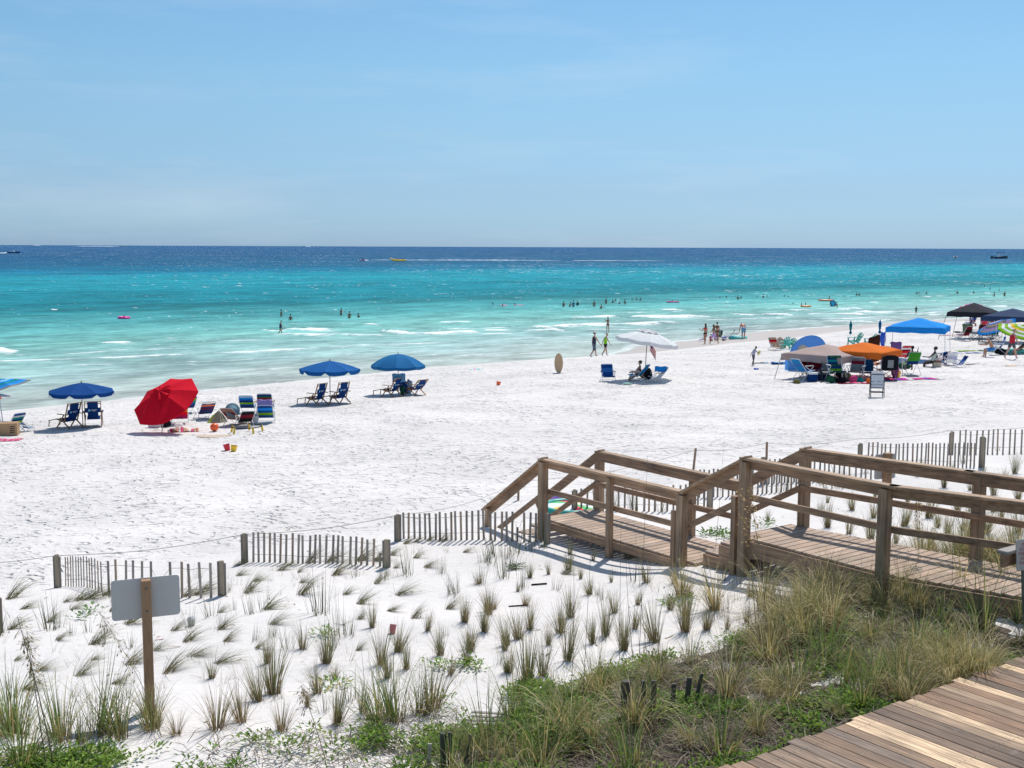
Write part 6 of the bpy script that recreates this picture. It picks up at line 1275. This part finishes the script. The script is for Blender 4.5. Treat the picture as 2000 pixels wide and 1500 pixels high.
fold_chair('pale lilac-white chair right of the dark backpack', 1857, 714, R(0), [WHITE,C_('pale lilac cloth',.62,.62,.78),WHITE], frame=WHT, rec=.1, hz=.18, sc_=.95, arm=WHP, top=WHITE); fold_chair('small blue chair standing alone, seen side on, right of the canopies', 1874, 718, R(95), [BLUE,BLUE,NAVY], frame=WHT, rec=.30, sc_=.85, arm=BLP)
board('dark skimboard lying alone on the sand at the right', 1898, 712, 1.1, .4, mat('dark board', (.10,.07,.05), .5), R(12)); board('tan skimboard lying on the sand near the right edge', 1975, 715, .8, .35, mat('tan skimboard wood', (.62,.40,.22), .45), R(5))
towel('blue and white patterned towel spread left of the seated man in white cap', 1876, 690, 3.4, .9, R(2), [C_('pale lilac cloth',.62,.62,.78),WHITE,BLUE,C_('pale lilac cloth',.62,.62,.78),NAVY], .05); towel('long lime towel on the sand behind the patterned one', 1912, 686, 3.0, .7, R(5), [LIME,C_('pale lime cloth',.50,.65,.25)], .04)
towel('blue striped towel lying left of the taupe canopy', 1513, 709, 2.6, .6, R(-6), [C_('pale blue cloth',.35,.65,.85),WHITE,BLUE], .06); towel('navy towel between the striped one and the blue tent', 1533, 712, 1.6, .6, R(-4), [NAVY,C_('mid blue cloth',.05,.22,.55)], .12)
blob('inflatable_toy', 'blue fish-like inflatable standing beside the folded blue umbrella', 'inflatable', 1724, 678, (.5,.22,1.25), BLP, seed=11); towel('white towel with coloured specks beside the blue inflatable', 1735, 677, 1.3, .8, R(20), [WHITE,C_('pale aqua cloth',.45,.72,.62),WHITE,YEL], .03)
o = MB().ell((0,0,.05), (.16,.12,.06), 10, 6).build('toy_scoop', BLP, smooth=True); o.location = at(1477, 722); tag(o, 'little blue toy scoop on the sand below the boy', 'toy')
o = MB().lathe([(0,0),(.05,.0),(.09,.28),(.08,.28)], 8).build('toy_spade', mat('pale yellow plastic',(.80,.75,.20),.4)); o.location = at(1479, 711)+Vector((0,-.1,.55)); o.rotation_euler = (0,R(25),0); tag(o, 'yellow toy spade in the boy\'s hand', 'toy')
# near the black canopy
fold_chair('chair with green towel under the black canopy, left one', 1884, 666, R(30), [MAR,BLK,MAR], rec=.2, hz=.35, sc_=1.2); drape('sage green towel over the left chair under the black canopy', 1888, 664, .75, .72, C_('sage cloth',.25,.33,.20), 1.25, 0)
camp_chair('dark green chair right under the black canopy, seen side on', 1905, 664, R(90), DGRN, sc_=1.25); fold_chair('low chair with thin white frame, leftmost under the black canopy', 1874, 664, R(70), [BLK,GRYC,BLK], frame=WHT, rec=.3, sc_=.9)
blob('cloth_bundle', 'two dark shoes\' worth of bundle on the sand left of the green towel chair', 'bundle', 1869, 650, (.6,.3,.16), BLK, seed=5); towel('yellow and pink towel left of the black canopy\'s chairs', 1856, 655, 2.0, .8, R(10), [C_('pale yellow cloth',.75,.72,.45),PINK,WHITE], .04)
camp_chair('red and black chair half hidden by the multicoloured umbrella', 1925, 667, R(180), MAR, sc_=1.2); camp_chair('teal chair behind the pole of the multicoloured umbrella', 1943, 668, R(180), TEAL, sc_=1.2)
fold_chair('blue striped chair far back between the black canopy\'s legs', 1896, 637, R(30), [BLUE,MAR,BLUE,NAVY], rec=.2, sc_=1.2); fold_chair('red and white striped chair far back right of the black canopy', 1938, 637, R(180), [RED,WHITE,RED,WHITE,RED], rec=.15, hz=.3, sc_=1.3)
cooler('small red cooler between the two far back chairs', 1923, 636, (.55,.4,.45), RDP, RDP, 0)
blob('cloth_bundle', 'blue bundle far back at the water, near the navy canopy', 'bundle', 1968, 630, (1.0,.5,.45), BLUE, seed=3); blob('cloth_bundle', 'teal bundle beside the far blue one', 'bundle', 1978, 630, (.8,.4,.4), TEAL, seed=4)
fold_chair('blue chair with white frame beside the seated man in white cap', 1950, 693, R(75), [BLUE,SKYB,C_('mid blue cloth',.05,.22,.55)], frame=WHT, rec=.15, hz=.34, sc_=1.25, arm=WHP)
ring('aqua inflatable half hidden behind the walking man\'s legs', 1985, 690, .55, .16, AQUA, 'swim ring', False)
blob('beach_bag', 'black bag in the shade under the blue white-framed chair', 'bag', 1955, 693, (.8,.5,.45), BLK, seed=9)
# sandwich-board sign
def stand_sign():
    t = thing('standing_sign', 'black framed sandwich board reading NO TENTS ALLOWED on the sand', 'sign', at(1712, 776), R(-8)); t.scale = (.67,)*3; W, H = .41, 1.48
    for s_, nm in ((-1,0),(1,1)):
        lo_y, hi_y = s_*.30, s_*.05; f = lambda x, z: Vector((x, lo_y+(hi_y-lo_y)*z/H, z))
        mb = MB()
        for x in (-W, W): mb.beam(f(x,0), f(x,H), .05, .04, up=(0,1,0))
        for z in (H-.02, .62, .34): mb.beam(f(-W,z), f(W,z), .04, .05)
        mb.build('frame', DKT, t)
        pn = MB(); q = s_*.006; pn.poly([f(-W+.03,.66)+Vector((0,q,0)), f(W-.03,.66)+Vector((0,q,0)), f(W-.03,H-.05)+Vector((0,q,0)), f(-W+.03,H-.05)+Vector((0,q,0))]); pan = pn.build('panel', PAPER, t, solid=.01)
        if s_ == -1:
            rx = R(90)-math.atan2(.25, H)
            for tx, z, sz, mm in (('CAMPING CAN BE', 1.28, .085, mat('grey ink', (.30,.30,.36), .6)), ('STRICT FISHING', 1.16, .075, mat('grey green ink', (.22,.34,.32), .6)), ('NO TENTS', .97, .172, INK), ('ALLOWED', .78, .172, INK)):
                o = text_mesh(tx, sz, mm, pan, tuple(f(0,z)+Vector((0,-.014,0))), (rx,0,0))
    hd = MB(); hd.poly([(-W+.05,.02,H-.02),(W+.08,.02,H-.05),(W+.08,.0,H+.16),(-W+.05,.0,H+.20)]); hd.build('header', WPR, t, solid=.012)
stand_sign()
# ------------------------------------------------------------------ people on the sand
BF = 'people on the beach'
def P_(label, px, py, *a, **k_): return person(label, *a, loc=at(px, py), grp=None, **k_)
MAN = dict(lean=2)
c1 = atY(1160, 700, 84.5); c1.z = max(gz(c1.x, c1.y), 0); c2 = atY(1182, 700, 84.9); c2.z = max(gz(c2.x, c2.y), 0)
person('man in navy tank top, grey shorts and white cap walking hand in hand', 1.84, dict(lean=3, legL=(22,10,3), legR=(-14,22,3), armL=(-8,8,15), armR=(30,12,8)), 'fair', 'brown', 0, [('tank',mat('navy jersey',(.02,.03,.06),.8)),('longshorts',mat('grey board shorts',(.10,.12,.17),.8))], ('back',mat('white pink cap',(.65,.45,.5),.7)), 'm', R(-62), c1)
person('woman in lime tank top and black shorts walking hand in hand, looking down', 1.70, dict(lean=4, head=28, legL=(20,8,3), legR=(-16,20,3), armR=(24,14,6), armL=(-20,14,5)), 'fair', 'blond', 0, [('tank',mat('lime jersey',(.32,.70,.02),.8)),('shorts',mat('black shorts',(.02,.02,.03),.8))], None, 'f', R(-62), c2)
w3 = atZ(1187, 649, 0); person('woman in dark bikini standing in shallow water with hands at her face', 1.66, dict(legL=(3,3,6), legR=(-3,3,6), armL=(60,20,110), armR=(60,20,100), head=6, inL=20, inR=20), 'tan', 'brown', .6, [('top',mat('brown bikini',(.07,.03,.025),.7)),('brief',mat('brown bikini',(.07,.03,.025),.7))], None, 'f', R(150), w3)
P_('girl in red bikini top seen from behind, hand raised to her face', 1377, 672, 1.80, dict(legL=(-6,12,4), legR=(14,6,4), armL=(20,22,95), armR=(5,12,30)), 'tan', 'brown', 1, [('top',mat('red bikini',(.85,.04,.02),.7)),('brief',mat('dark bikini bottom',(.03,.02,.02),.7))], None, 'f', R(30))
P_('girl in lilac leggings and long brown hair striding left by the water', 1394, 672, 1.74, dict(lean=6, legL=(24,8,3), legR=(-20,18,3), armL=(20,10,60), armR=(20,10,60)), 'tan', 'brown', 1.2, [('top',mat('dark top',(.03,.02,.04),.7)),('longshorts',mat('lilac leggings',(.60,.38,.75),.7))], None, 'f', R(55))
P_('taller girl behind the one in lilac leggings, hair tied up', 1400, 666, 1.80, dict(armL=(10,10,60), armR=(10,10,60), legL=(5,5,3)), 'tan', 'brown', 0, [('top',mat('brown bikini',(.07,.03,.025),.7)),('brief',mat('brown bikini',(.07,.03,.025),.7))], None, 'f', R(0))
P_('child in red sitting on the sand between the girls by the water', 1388, 666, 1.25, dict(lean=12, legL=(85,100,12), legR=(85,100,12), armL=(45,10,30), armR=(45,10,30)), 'tan', 'brown', 0, [('shirt',mat('red rash shirt',(.75,.04,.03),.7)),('shorts',mat('dark shorts',(.04,.03,.03),.7))], None, 'f', R(-20), seat=.02)
P_('person in green chair by the water wearing a dark hat with white crown', 1403, 663, 1.68, dict(lean=-12, legL=(80,60,8), legR=(80,60,8), armL=(35,12,45), armR=(35,12,45)), 'fair', 'grey', 0, [('long',mat('sage shirt',(.28,.38,.30),.8)),('trunks',mat('dark shorts',(.04,.03,.03),.7))], ('sun',mat('white sun hat',(.62,.64,.68),.7)), 'm', R(140), seat=.26)
P_('shirtless man in light blue trunks bending forward by the water, head hidden', 1452, 663, 1.95, dict(lean=50, head=62, legL=(-14,0,8), legR=(26,14,6), armL=(-5,14,20), armR=(0,18,20)), 'red', 'grey', 0, [('trunks',mat('light blue trunks',(.14,.34,.55),.7))], None, 'm', R(5))
P_('small boy in navy and white rash shirt stepping on the sand', 1471, 714, 1.16, dict(lean=14, head=25, legL=(10,8,4), legR=(-6,14,6), armL=(-30,14,5), armR=(45,10,30)), 'dark', 'black', 0, [('shirt',mat('white navy rash shirt',(.42,.42,.52),.8)),('longshorts',mat('patterned trunks',(.10,.08,.13),.8,noise=.6,scale=30))], None, 'm', R(-75))
P_('woman in dark visor sitting in the azure chair, knees raised', 1243, 743, 1.66, dict(lean=-22, head=12, legL=(62,80,6), legR=(70,82,6), armL=(30,10,55), armR=(30,10,55)), 'tan', 'brown', 0, [('suit',mat('black orange swimsuit',(.12,.05,.03),.7,noise=.7,scale=12))], ('cap',mat('olive visor',(.05,.045,.03),.8)), 'f', R(72), seat=.20)
P_('man in dark cap and pale grey shirt sitting, seen from behind, under the blue canopy', 1821, 717, 1.80, dict(lean=-12, turn=0, legL=(75,75,10), legR=(82,70,10), armL=(45,18,45), armR=(-20,38,70)), 'dark', 'black', 0, [('tank',mat('pale sage shirt',(.50,.58,.52),.8)),('trunks',mat('dark shorts',(.04,.03,.03),.7))], ('cap',mat('dark cap',(.06,.05,.05),.8)), 'm', R(58), seat=.24)
P_('dark-haired person in the lime green chair holding a phone up', 1779, 731, 1.70, dict(lean=-10, legL=(80,80,8), legR=(80,80,8), armL=(30,15,40), armR=(75,35,75)), 'dark', 'black', 0, [('shirt',mat('dark shirt',(.03,.05,.07),.8))], None, 'm', R(-2), seat=.62)
P_('man in red tank top, dark shorts and straw hat walking at the right edge', 1975, 701, 1.84, dict(lean=6, head=20, legL=(-20,12,4), legR=(20,6,4), armL=(0,10,12), armR=(16,12,15)), 'fair', 'grey', 0, [('tank',mat('red jersey',(.62,.015,.03),.8)),('shorts',mat('charcoal shorts',(.08,.08,.09),.8))], ('sun',mat('straw hat',(.46,.33,.17),.8)), 'm', R(-68), gut=.03)
P_('shirtless man in white cap and blue trunks sitting facing left near the right edge', 1938, 697, 1.78, dict(lean=24, head=8, legL=(80,78,8), legR=(85,80,8), armL=(55,10,35), armR=(55,10,35)), 'tan', 'grey', 0, [('trunks',mat('blue trunks',(.01,.22,.60),.7))], ('cap',mat('white cap',(.7,.7,.7),.7)), 'm', R(80), seat=.42, gut=.02)
P_('person in black lying back under the lime striped umbrella at the edge', 1992, 692, 1.70, dict(lean=-45, legL=(70,60,8), legR=(60,50,8), armL=(20,20,60), armR=(20,20,60)), 'tan', 'brown', 0, [('suit',mat('black swimsuit',(.02,.02,.02),.7))], None, 'f', R(60), seat=.28)
P_('person with blue-grey hat sitting far back between the black canopy legs', 1896, 637, 1.70, dict(lean=-10, legL=(80,70,8), legR=(80,70,8), armL=(30,12,45), armR=(30,12,45)), 'fair', 'grey', 0, [('long',mat('blue pink shirt',(.25,.22,.42),.8,noise=.5,scale=20))], ('sun',mat('slate sun hat',(.16,.20,.30),.7)), 'f', R(-100), seat=.25)
P_('person in the far red and white striped chair, seen from behind', 1938, 637, 1.72, dict(lean=-8, legL=(80,70,8), legR=(80,70,8), armL=(30,14,40), armR=(30,14,40)), 'dark', 'black', 0, [('shirt',mat('maroon shirt',(.18,.03,.03),.8))], None, 'm', R(0), seat=.35)
P_('pale sunbather lying on towel beneath the orange canopy', 1712, 727, 1.65, dict(lean=-78, legL=(85,25,8), legR=(88,8,8), armL=(10,20,30), armR=(10,20,30), head=20), 'fair', 'blond', 0, [('brief',mat('coral bikini',(.8,.25,.15),.7)),('top',mat('coral bikini',(.8,.25,.15),.7))], None, 'f', R(75), seat=.38)
w4 = at(1789, 614); person('small child in dark rash suit standing at the water\'s edge, far right', 1.18, dict(legL=(8,30,6), legR=(-4,8,6), armL=(10,25,60), armR=(10,25,40)), 'dark', 'black', 0, [('shirt',mat('black rash shirt',(.015,.02,.03),.7)),('trunks',mat('black rash shirt',(.015,.02,.03),.7))], None, 'm', R(160), w4, face=True)
w5 = atZ(548, 653, 0); person('woman in aqua cap and navy swimsuit wading ankle-deep through foam', 1.66, dict(lean=5, head=14, legL=(14,8,3), legR=(-10,30,3), armL=(10,8,20), armR=(20,8,40)), 'tan', None, 0, [('suit',mat('navy print swimsuit',(.015,.05,.14),.7,noise=.5,scale=14)),('brief',mat('navy print swimsuit',(.015,.05,.14),.7))], ('back',mat('aqua cap',(.20,.68,.62),.6)), 'f', R(-75), w5+Vector((0,0,-.12)), gut=.02)
# ------------------------------------------------------------------ people in the water
S = swimmer
S('swimmer standing waist deep, left of two, above the woman in the aqua cap', 548.8, 601, 618, 'idle', rz=R(-60)); S('swimmer chest deep just right of the one standing waist deep', 567.6, 613, 626, 'idle', rz=R(10))
S('swimmer with arm stretched right, leftmost of a group of three', 666, 600, 615, 'out', rz=R(-30)); S('broad bare-backed swimmer in the middle of the group of three', 682.5, 606, 622, 'idle', rz=R(0)); S('swimmer sunk to the shoulders, right of the group of three', 699.7, 611, 620.5, 'idle', rz=R(-40))
S('dark-haired swimmer lying in a pink ring at the far left', 242, 615.5, 620, 'side', rz=R(20)); ring('bright pink swim ring at the far left of the sea', 242, 622.5, .62, .17, PKP)
S('lone faint head far left of the bathers in mid-sea', 963, 591, 595, 'idle', rz=1); S('swimmer in a pale pink ring, mid-sea left', 982, 593.5, 598.5, 'idle', rz=.3); ring('pale pink and white swim ring round a bather in mid-sea', 984, 598, .50, .12, mat('pale pink vinyl',(.75,.35,.45),.4)); S('swimmer leaning on a long pink lilo', 1004, 592, 598, 'side', rz=-1.2)
def lilo(label, px, py, L_, W_, m, rz, m2=None):
    t = thing('inflatable_lilo', label, 'lilo', atZ(px, py, 0), rz); 
    for i in range(4): y = (i-1.5)*W_/4; MB().tube([(-L_/2,y,.06),(0,y,.08),(L_/2,y,.08)], [W_/8*.9,W_/7.4,W_/8*.9], 8).build('air_tube', m2 if (m2 and i % 2) else m, t, smooth=True)
    MB().ell((-L_*.42,0,.12), (.17,W_/2,.09), 10, 6).build('pillow', m, t, smooth=True)
lilo('long pink lilo held by the leaning swimmer, mid-sea', 1013, 597.5, 1.7, .7, mat('pink vinyl',(.85,.25,.40),.4), R(3)); lilo('hot pink lilo carrying a swimmer, right of the mid-sea crowd', 1314, 590.5, 2.1, .75, PKP, R(2)); S('swimmer lying across the hot pink lilo', 1315.5, 586.5, 590.5, 'side', rz=R(80))
BL = mat('blue rash shirt', (.06,.22,.40), .6); DG = mat('teal rash shirt', (.01,.10,.11), .6)
S('slim dark swimmer, leftmost of the close group of four mid-sea', 1101, 588, 598, 'idle', rz=.2); S('tan swimmer leaning towards the blue-shirted one', 1112.5, 589, 598, 'side', 'tan', 'brown', rz=-1); S('swimmer in blue shirt in the close group of four', 1120, 586.5, 598, 'idle', clothes=[('shirt',BL)], rz=.1); S('swimmer in dark teal shirt, right of the blue-shirted one', 1128, 587, 596, 'idle', clothes=[('shirt',DG)], rz=-.3)
S('tall swimmer showing to the waist, alone between two mid-sea groups', 1160.5, 584, 598, 'idle', rz=.1); S('low swimmer with arm skimming right over the water, mid-sea', 1174, 594, 602, 'out', rz=-.5)
for q in [('tallest swimmer of the right-hand mid-sea group',1184,581,593,'idle',.5),('swimmer bending in the right-hand mid-sea group',1196,584,592,'side',-.8),('swimmer just behind the bending one, mid-sea',1202,583,588,'idle',.4),('child-sized swimmer with low shoulders in the mid-sea group',1210,588,593,'idle',0),('bulky swimmer at the right of the mid-sea group',1221,584,593,'side',.3),('single small head right of the mid-sea group',1235,583.5,587.5,'idle',1),('left one of two heads close together, mid-sea right',1243,581,586,'side',-.4),('right one of two heads close together, mid-sea right',1251,581.5,587,'idle',.2),
 ('swimmer with low head, first left of the far right-centre row',1407,579,583.5,'side',.5),('second head in the right-centre row',1419,578,582.5,'idle',.1),('swimmer raising one arm to the left in the right-centre row',1441,576.5,585,'up',R(150)),('swimmer touching the arm-raising one from the right',1447,577,583,'side',-.2),('lone small head in the middle of the right-centre row',1479,578.5,582,'idle',1.1),('swimmer with bare shoulders right of the lone small head',1491,575,582,'idle',.4),('swimmer splashing beside the one with bare shoulders',1499,577,581,'out',.9),('dark head left of a floating swimmer, right-centre',1532,575.5,580,'idle',.1),('floating swimmer whose back barely shows, right-centre',1541,578,581,'side',1.5),('faint low head in front of the kayaks',1549,591,594,'idle',.4),
 ('left one of an isolated pair of heads, right of the kayaks',1673.3,571,577,'idle',.4),('right one of an isolated pair of heads, right of the kayaks',1678,571.5,577,'idle',-.4),('left head of the trio by the bright glints',1790.7,569,574,'idle',.1),('middle head of the trio by the bright glints',1796,570,574,'side',.8),('right swimmer of the trio by the bright glints, shoulders out',1809.6,569,574,'side',-.3),('swimmer waving an arm up to the left, far right',1869.5,567,573.5,'up',R(160)),('lone head between the waving swimmer and the far right group',1902,567.5,573,'idle',.2),
 ('farthest small head high at the far right',1923,556.5,560.5,'idle',.3),('second small head below the farthest one, far right',1933.7,561,565,'idle',-.3),('standing swimmer shown to the waist, left of the far right pair',1942,567,579,'idle',.9),('head of swimmer with arm out between the two standing ones',1952,564,568,'out',1.2),('standing swimmer shown to the waist, rightmost of all',1962,566,578,'idle',-.2)]:
    S(q[0], q[1], q[2], q[3], q[4], rz=q[5])
def kayak(label, px, py, L_, m, rz):
    t = thing('inflatable_kayak', label, 'kayak', atZ(px, py, 0), rz); P = []
    for i in range(11): u = i/10; P.append((L_*(u-.5), .34*math.sin(math.pi*u)**.6, .13+.10*(2*u-1)**4))
    for sg in (-1,1): MB().tube([(x,y*sg,z) for x,y,z in P], [.05]+[.13]*9+[.05], 8).build('side_tube', m, t, smooth=True)
    MB().grid([[(x, y*v, .07) for v in (-1,0,1)] for x, y, z in P]).build('floor', m, t, solid=.03)
kayak('red-orange inflatable kayak with one paddler, right of centre', 1612, 588, 2.6, mat('red orange vinyl',(.80,.14,.04),.35), R(-10)); S('paddler in the red-orange kayak', 1620, 577.5, 585, 'idle', 'tan', 'black', rz=R(80))
kayak('small orange inflatable boat with two children, in front of the breakers', 1574, 600, 1.7, mat('orange vinyl',(.90,.28,.03),.35), R(5)); S('child on the left end of the small orange boat', 1565, 591.5, 597.5, 'idle', 'tan', 'brown', rz=R(-70), full=1.3); S('child lying over the right end of the small orange boat', 1571.8, 593.5, 598, 'side', 'tan', 'brown', rz=R(-80), full=1.3)
ring('blue swim ring with dark rim held upright beside a standing bather', 1626, 599, .50, .10, mat('navy vinyl',(.01,.07,.20),.35), 'swim ring', True, True); o = COL.objects[-1] if False else None
mb = MB(); b = mb.add([(.43*math.cos(a),.43*math.sin(a),.07) for a in [i*math.pi/10 for i in range(20)]]); mb.face(tuple(range(b,b+20))); rg = [x for x in bpy.data.objects if x.get('label','').startswith('blue swim ring with dark rim')][0]; mb.build('ring_floor', mat('cyan vinyl',(.05,.50,.75),.35), rg, solid=.02)
S('bather standing beside the upright blue swim ring', 1635, 589, 601, 'out', 'wet', 'black', rz=R(60))
# ------------------------------------------------------------------ boats
def boat(label, px, py, L_, hullm, rz, top=None, people=(), name='motorboat', cat='boat', cabin=True, canm=None):
    t = thing(name, label, cat, atZ(px, py, 0), rz); n = 12; rows = []
    for i in range(n+1):
        u = i/n; bw = L_*.17*(1-max(0,(u-.45)/.55)**2.2); hb = L_*.10*(1+.8*max(0,u-.4)); rows.append([(L_*(u-.5), -bw, hb), (L_*(u-.5), -bw*.75, 0.0), (L_*(u-.5), 0, -.25), (L_*(u-.5), bw*.75, 0.0), (L_*(u-.5), bw, hb)])
    MB().grid(rows).build('hull', hullm, t, smooth=False, solid=.05)
    MB().grid([[(r_[0][0], r_[0][1]*.95, L_*.06), (r_[4][0], r_[4][1]*.95, L_*.06)] for r_ in rows[:-1]]).build('deck', WHP, t, solid=.03)
    if cabin: MB().box((-.02*L_,0,L_*.13), (L_*.14,L_*.14,L_*.14)).build('console', WHP, t, bevel=.05)
    MB().box((-L_*.52,0,L_*.08), (L_*.06,L_*.06,L_*.16)).build('outboard_motor', DKT, t, bevel=.03)
    if top:
        for sx in (-1,1):
            for sy in (-1,1): MB().tube([(sx*L_*.10,sy*L_*.10,L_*.08),(sx*L_*.10,sy*L_*.10,L_*.33)], .03, 5).build('canopy_post', ALUM, t)
        MB().box((0,0,L_*.34), (L_*.34,L_*.27,L_*.02)).build('canopy', top, t, bevel=.02)
    return t
NVYH = mat('dark blue hull', (.015,.06,.16), .3)
boat('dark blue open speedboat with raised bow at the far left', 27, 494.5, 13, NVYH, R(6)); b0 = atZ(19, 493.5, 0)
person('person standing at the helm of the dark blue speedboat', 2.6, dict(armL=(50,10,30), armR=(50,10,30)), 'tan', 'blond', 0, [('shirt',mat('coral shirt',(.7,.25,.18),.8)),('pants',mat('dark shorts',(.04,.03,.03),.7))], None, 'm', R(-90), b0+Vector((0,0,1.0)), face=False, voxel=.04)
boat('tiny white boat on the horizon at the left', 61, 479.3, 60, WHP, R(170), None); boat('white motorboat speeding right near the horizon with long wake', 243, 481.6, 46, WHP, R(4), None); boat('faint white boat on the horizon left of centre', 593, 481.6, 55, WHP, R(175), None)
boat('white boat seen end on at the right, anchored', 1866, 503.6, 11, WHP, R(70), DKT); boat('dark boat with large canopy at the right, anchored', 1953, 505.0, 17, mat('black hull',(.03,.04,.06),.4), R(15), mat('dark canopy',(.05,.06,.08),.7))
def jetski():
    t = thing('jet_ski', 'white jet ski with a rider towing a yellow inflatable', 'jet ski', atZ(708, 510.2, 0), R(175)); L_ = 4.6; rows = []
    for i in range(9): u = i/8; w_ = .8*(1-max(0,(u-.5)/.5)**2); rows.append([(L_*(u-.5),-w_,.35+.45*u),(L_*(u-.5),0,-.1+.2*u),(L_*(u-.5),w_,.35+.45*u)])
    MB().grid(rows).build('hull', WHP, t, solid=.08); MB().box((-.5,0,.75), (2.2,.55,.5)).build('seat', mat('magenta seat',(.5,.1,.3),.5), t, bevel=.08); MB().tube([(.9,-.6,1.35),(.9,.6,1.35)], .05, 6).build('handlebar', DKT, t); MB().beam((1.3,0,.6),(.9,0,1.35), .5,.2).build('cowling', WHP, t, bevel=.05)
jetski(); person('rider sitting on the jet ski', 2.7, dict(lean=12, legL=(70,70,14), legR=(70,70,14), armL=(60,12,20), armR=(60,12,20)), 'tan', 'black', 0, [('tank',mat('black life vest',(.02,.02,.03),.8)),('trunks',mat('dark shorts',(.04,.03,.03),.7))], None, 'm', R(85), atZ(708.5, 509.8, 0)+Vector((0,0,.9)), face=False, seat=.2, voxel=.04)
def banana():
    t = thing('towed_inflatable', 'long yellow towed inflatable with curled-up bow', 'towed inflatable', atZ(777, 510.2, 0), R(178)); MB().tube([(5.0,0,2.1),(4.2,0,1.5),(3.0,0,.9),(0,0,.55),(-4,0,.5),(-5.4,0,.8)], [.15,.42,.55,.62,.6,.3], 10).build('main_tube', YLP, t, smooth=True)
    for sg in (-1,1): MB().tube([(3.2,sg*1.1,.45),(0,sg*1.2,.35),(-4.6,sg*1.1,.35)], [.25,.4,.3], 8).build('side_tube', YLP, t, smooth=True)
banana()
bn = atZ(777, 510.2, 0); first = None
for i, (dx, lb) in enumerate(((-.2,'front rider on the yellow towed inflatable'),(1.6,'middle rider on the yellow towed inflatable'),(3.6,'rear rider on the yellow towed inflatable'))):
    if first is None: first, _, _ = person(lb, 2.6, dict(lean=8, legL=(60,75,20), legR=(60,75,20), armL=(55,10,20), armR=(55,10,20)), 'tan', 'black', 0, [('tank',mat('dark life vest',(.03,.02,.04),.8)),('trunks',mat('dark shorts',(.04,.03,.03),.7))], None, 'm', R(88), bn+Vector((dx,0,1.05)), face=False, seat=.1, voxel=.04, grp='riders on the yellow inflatable')
    else: c = copy_tree(first); c.location = bn+Vector((dx,0,1.05)); c['label'] = lb
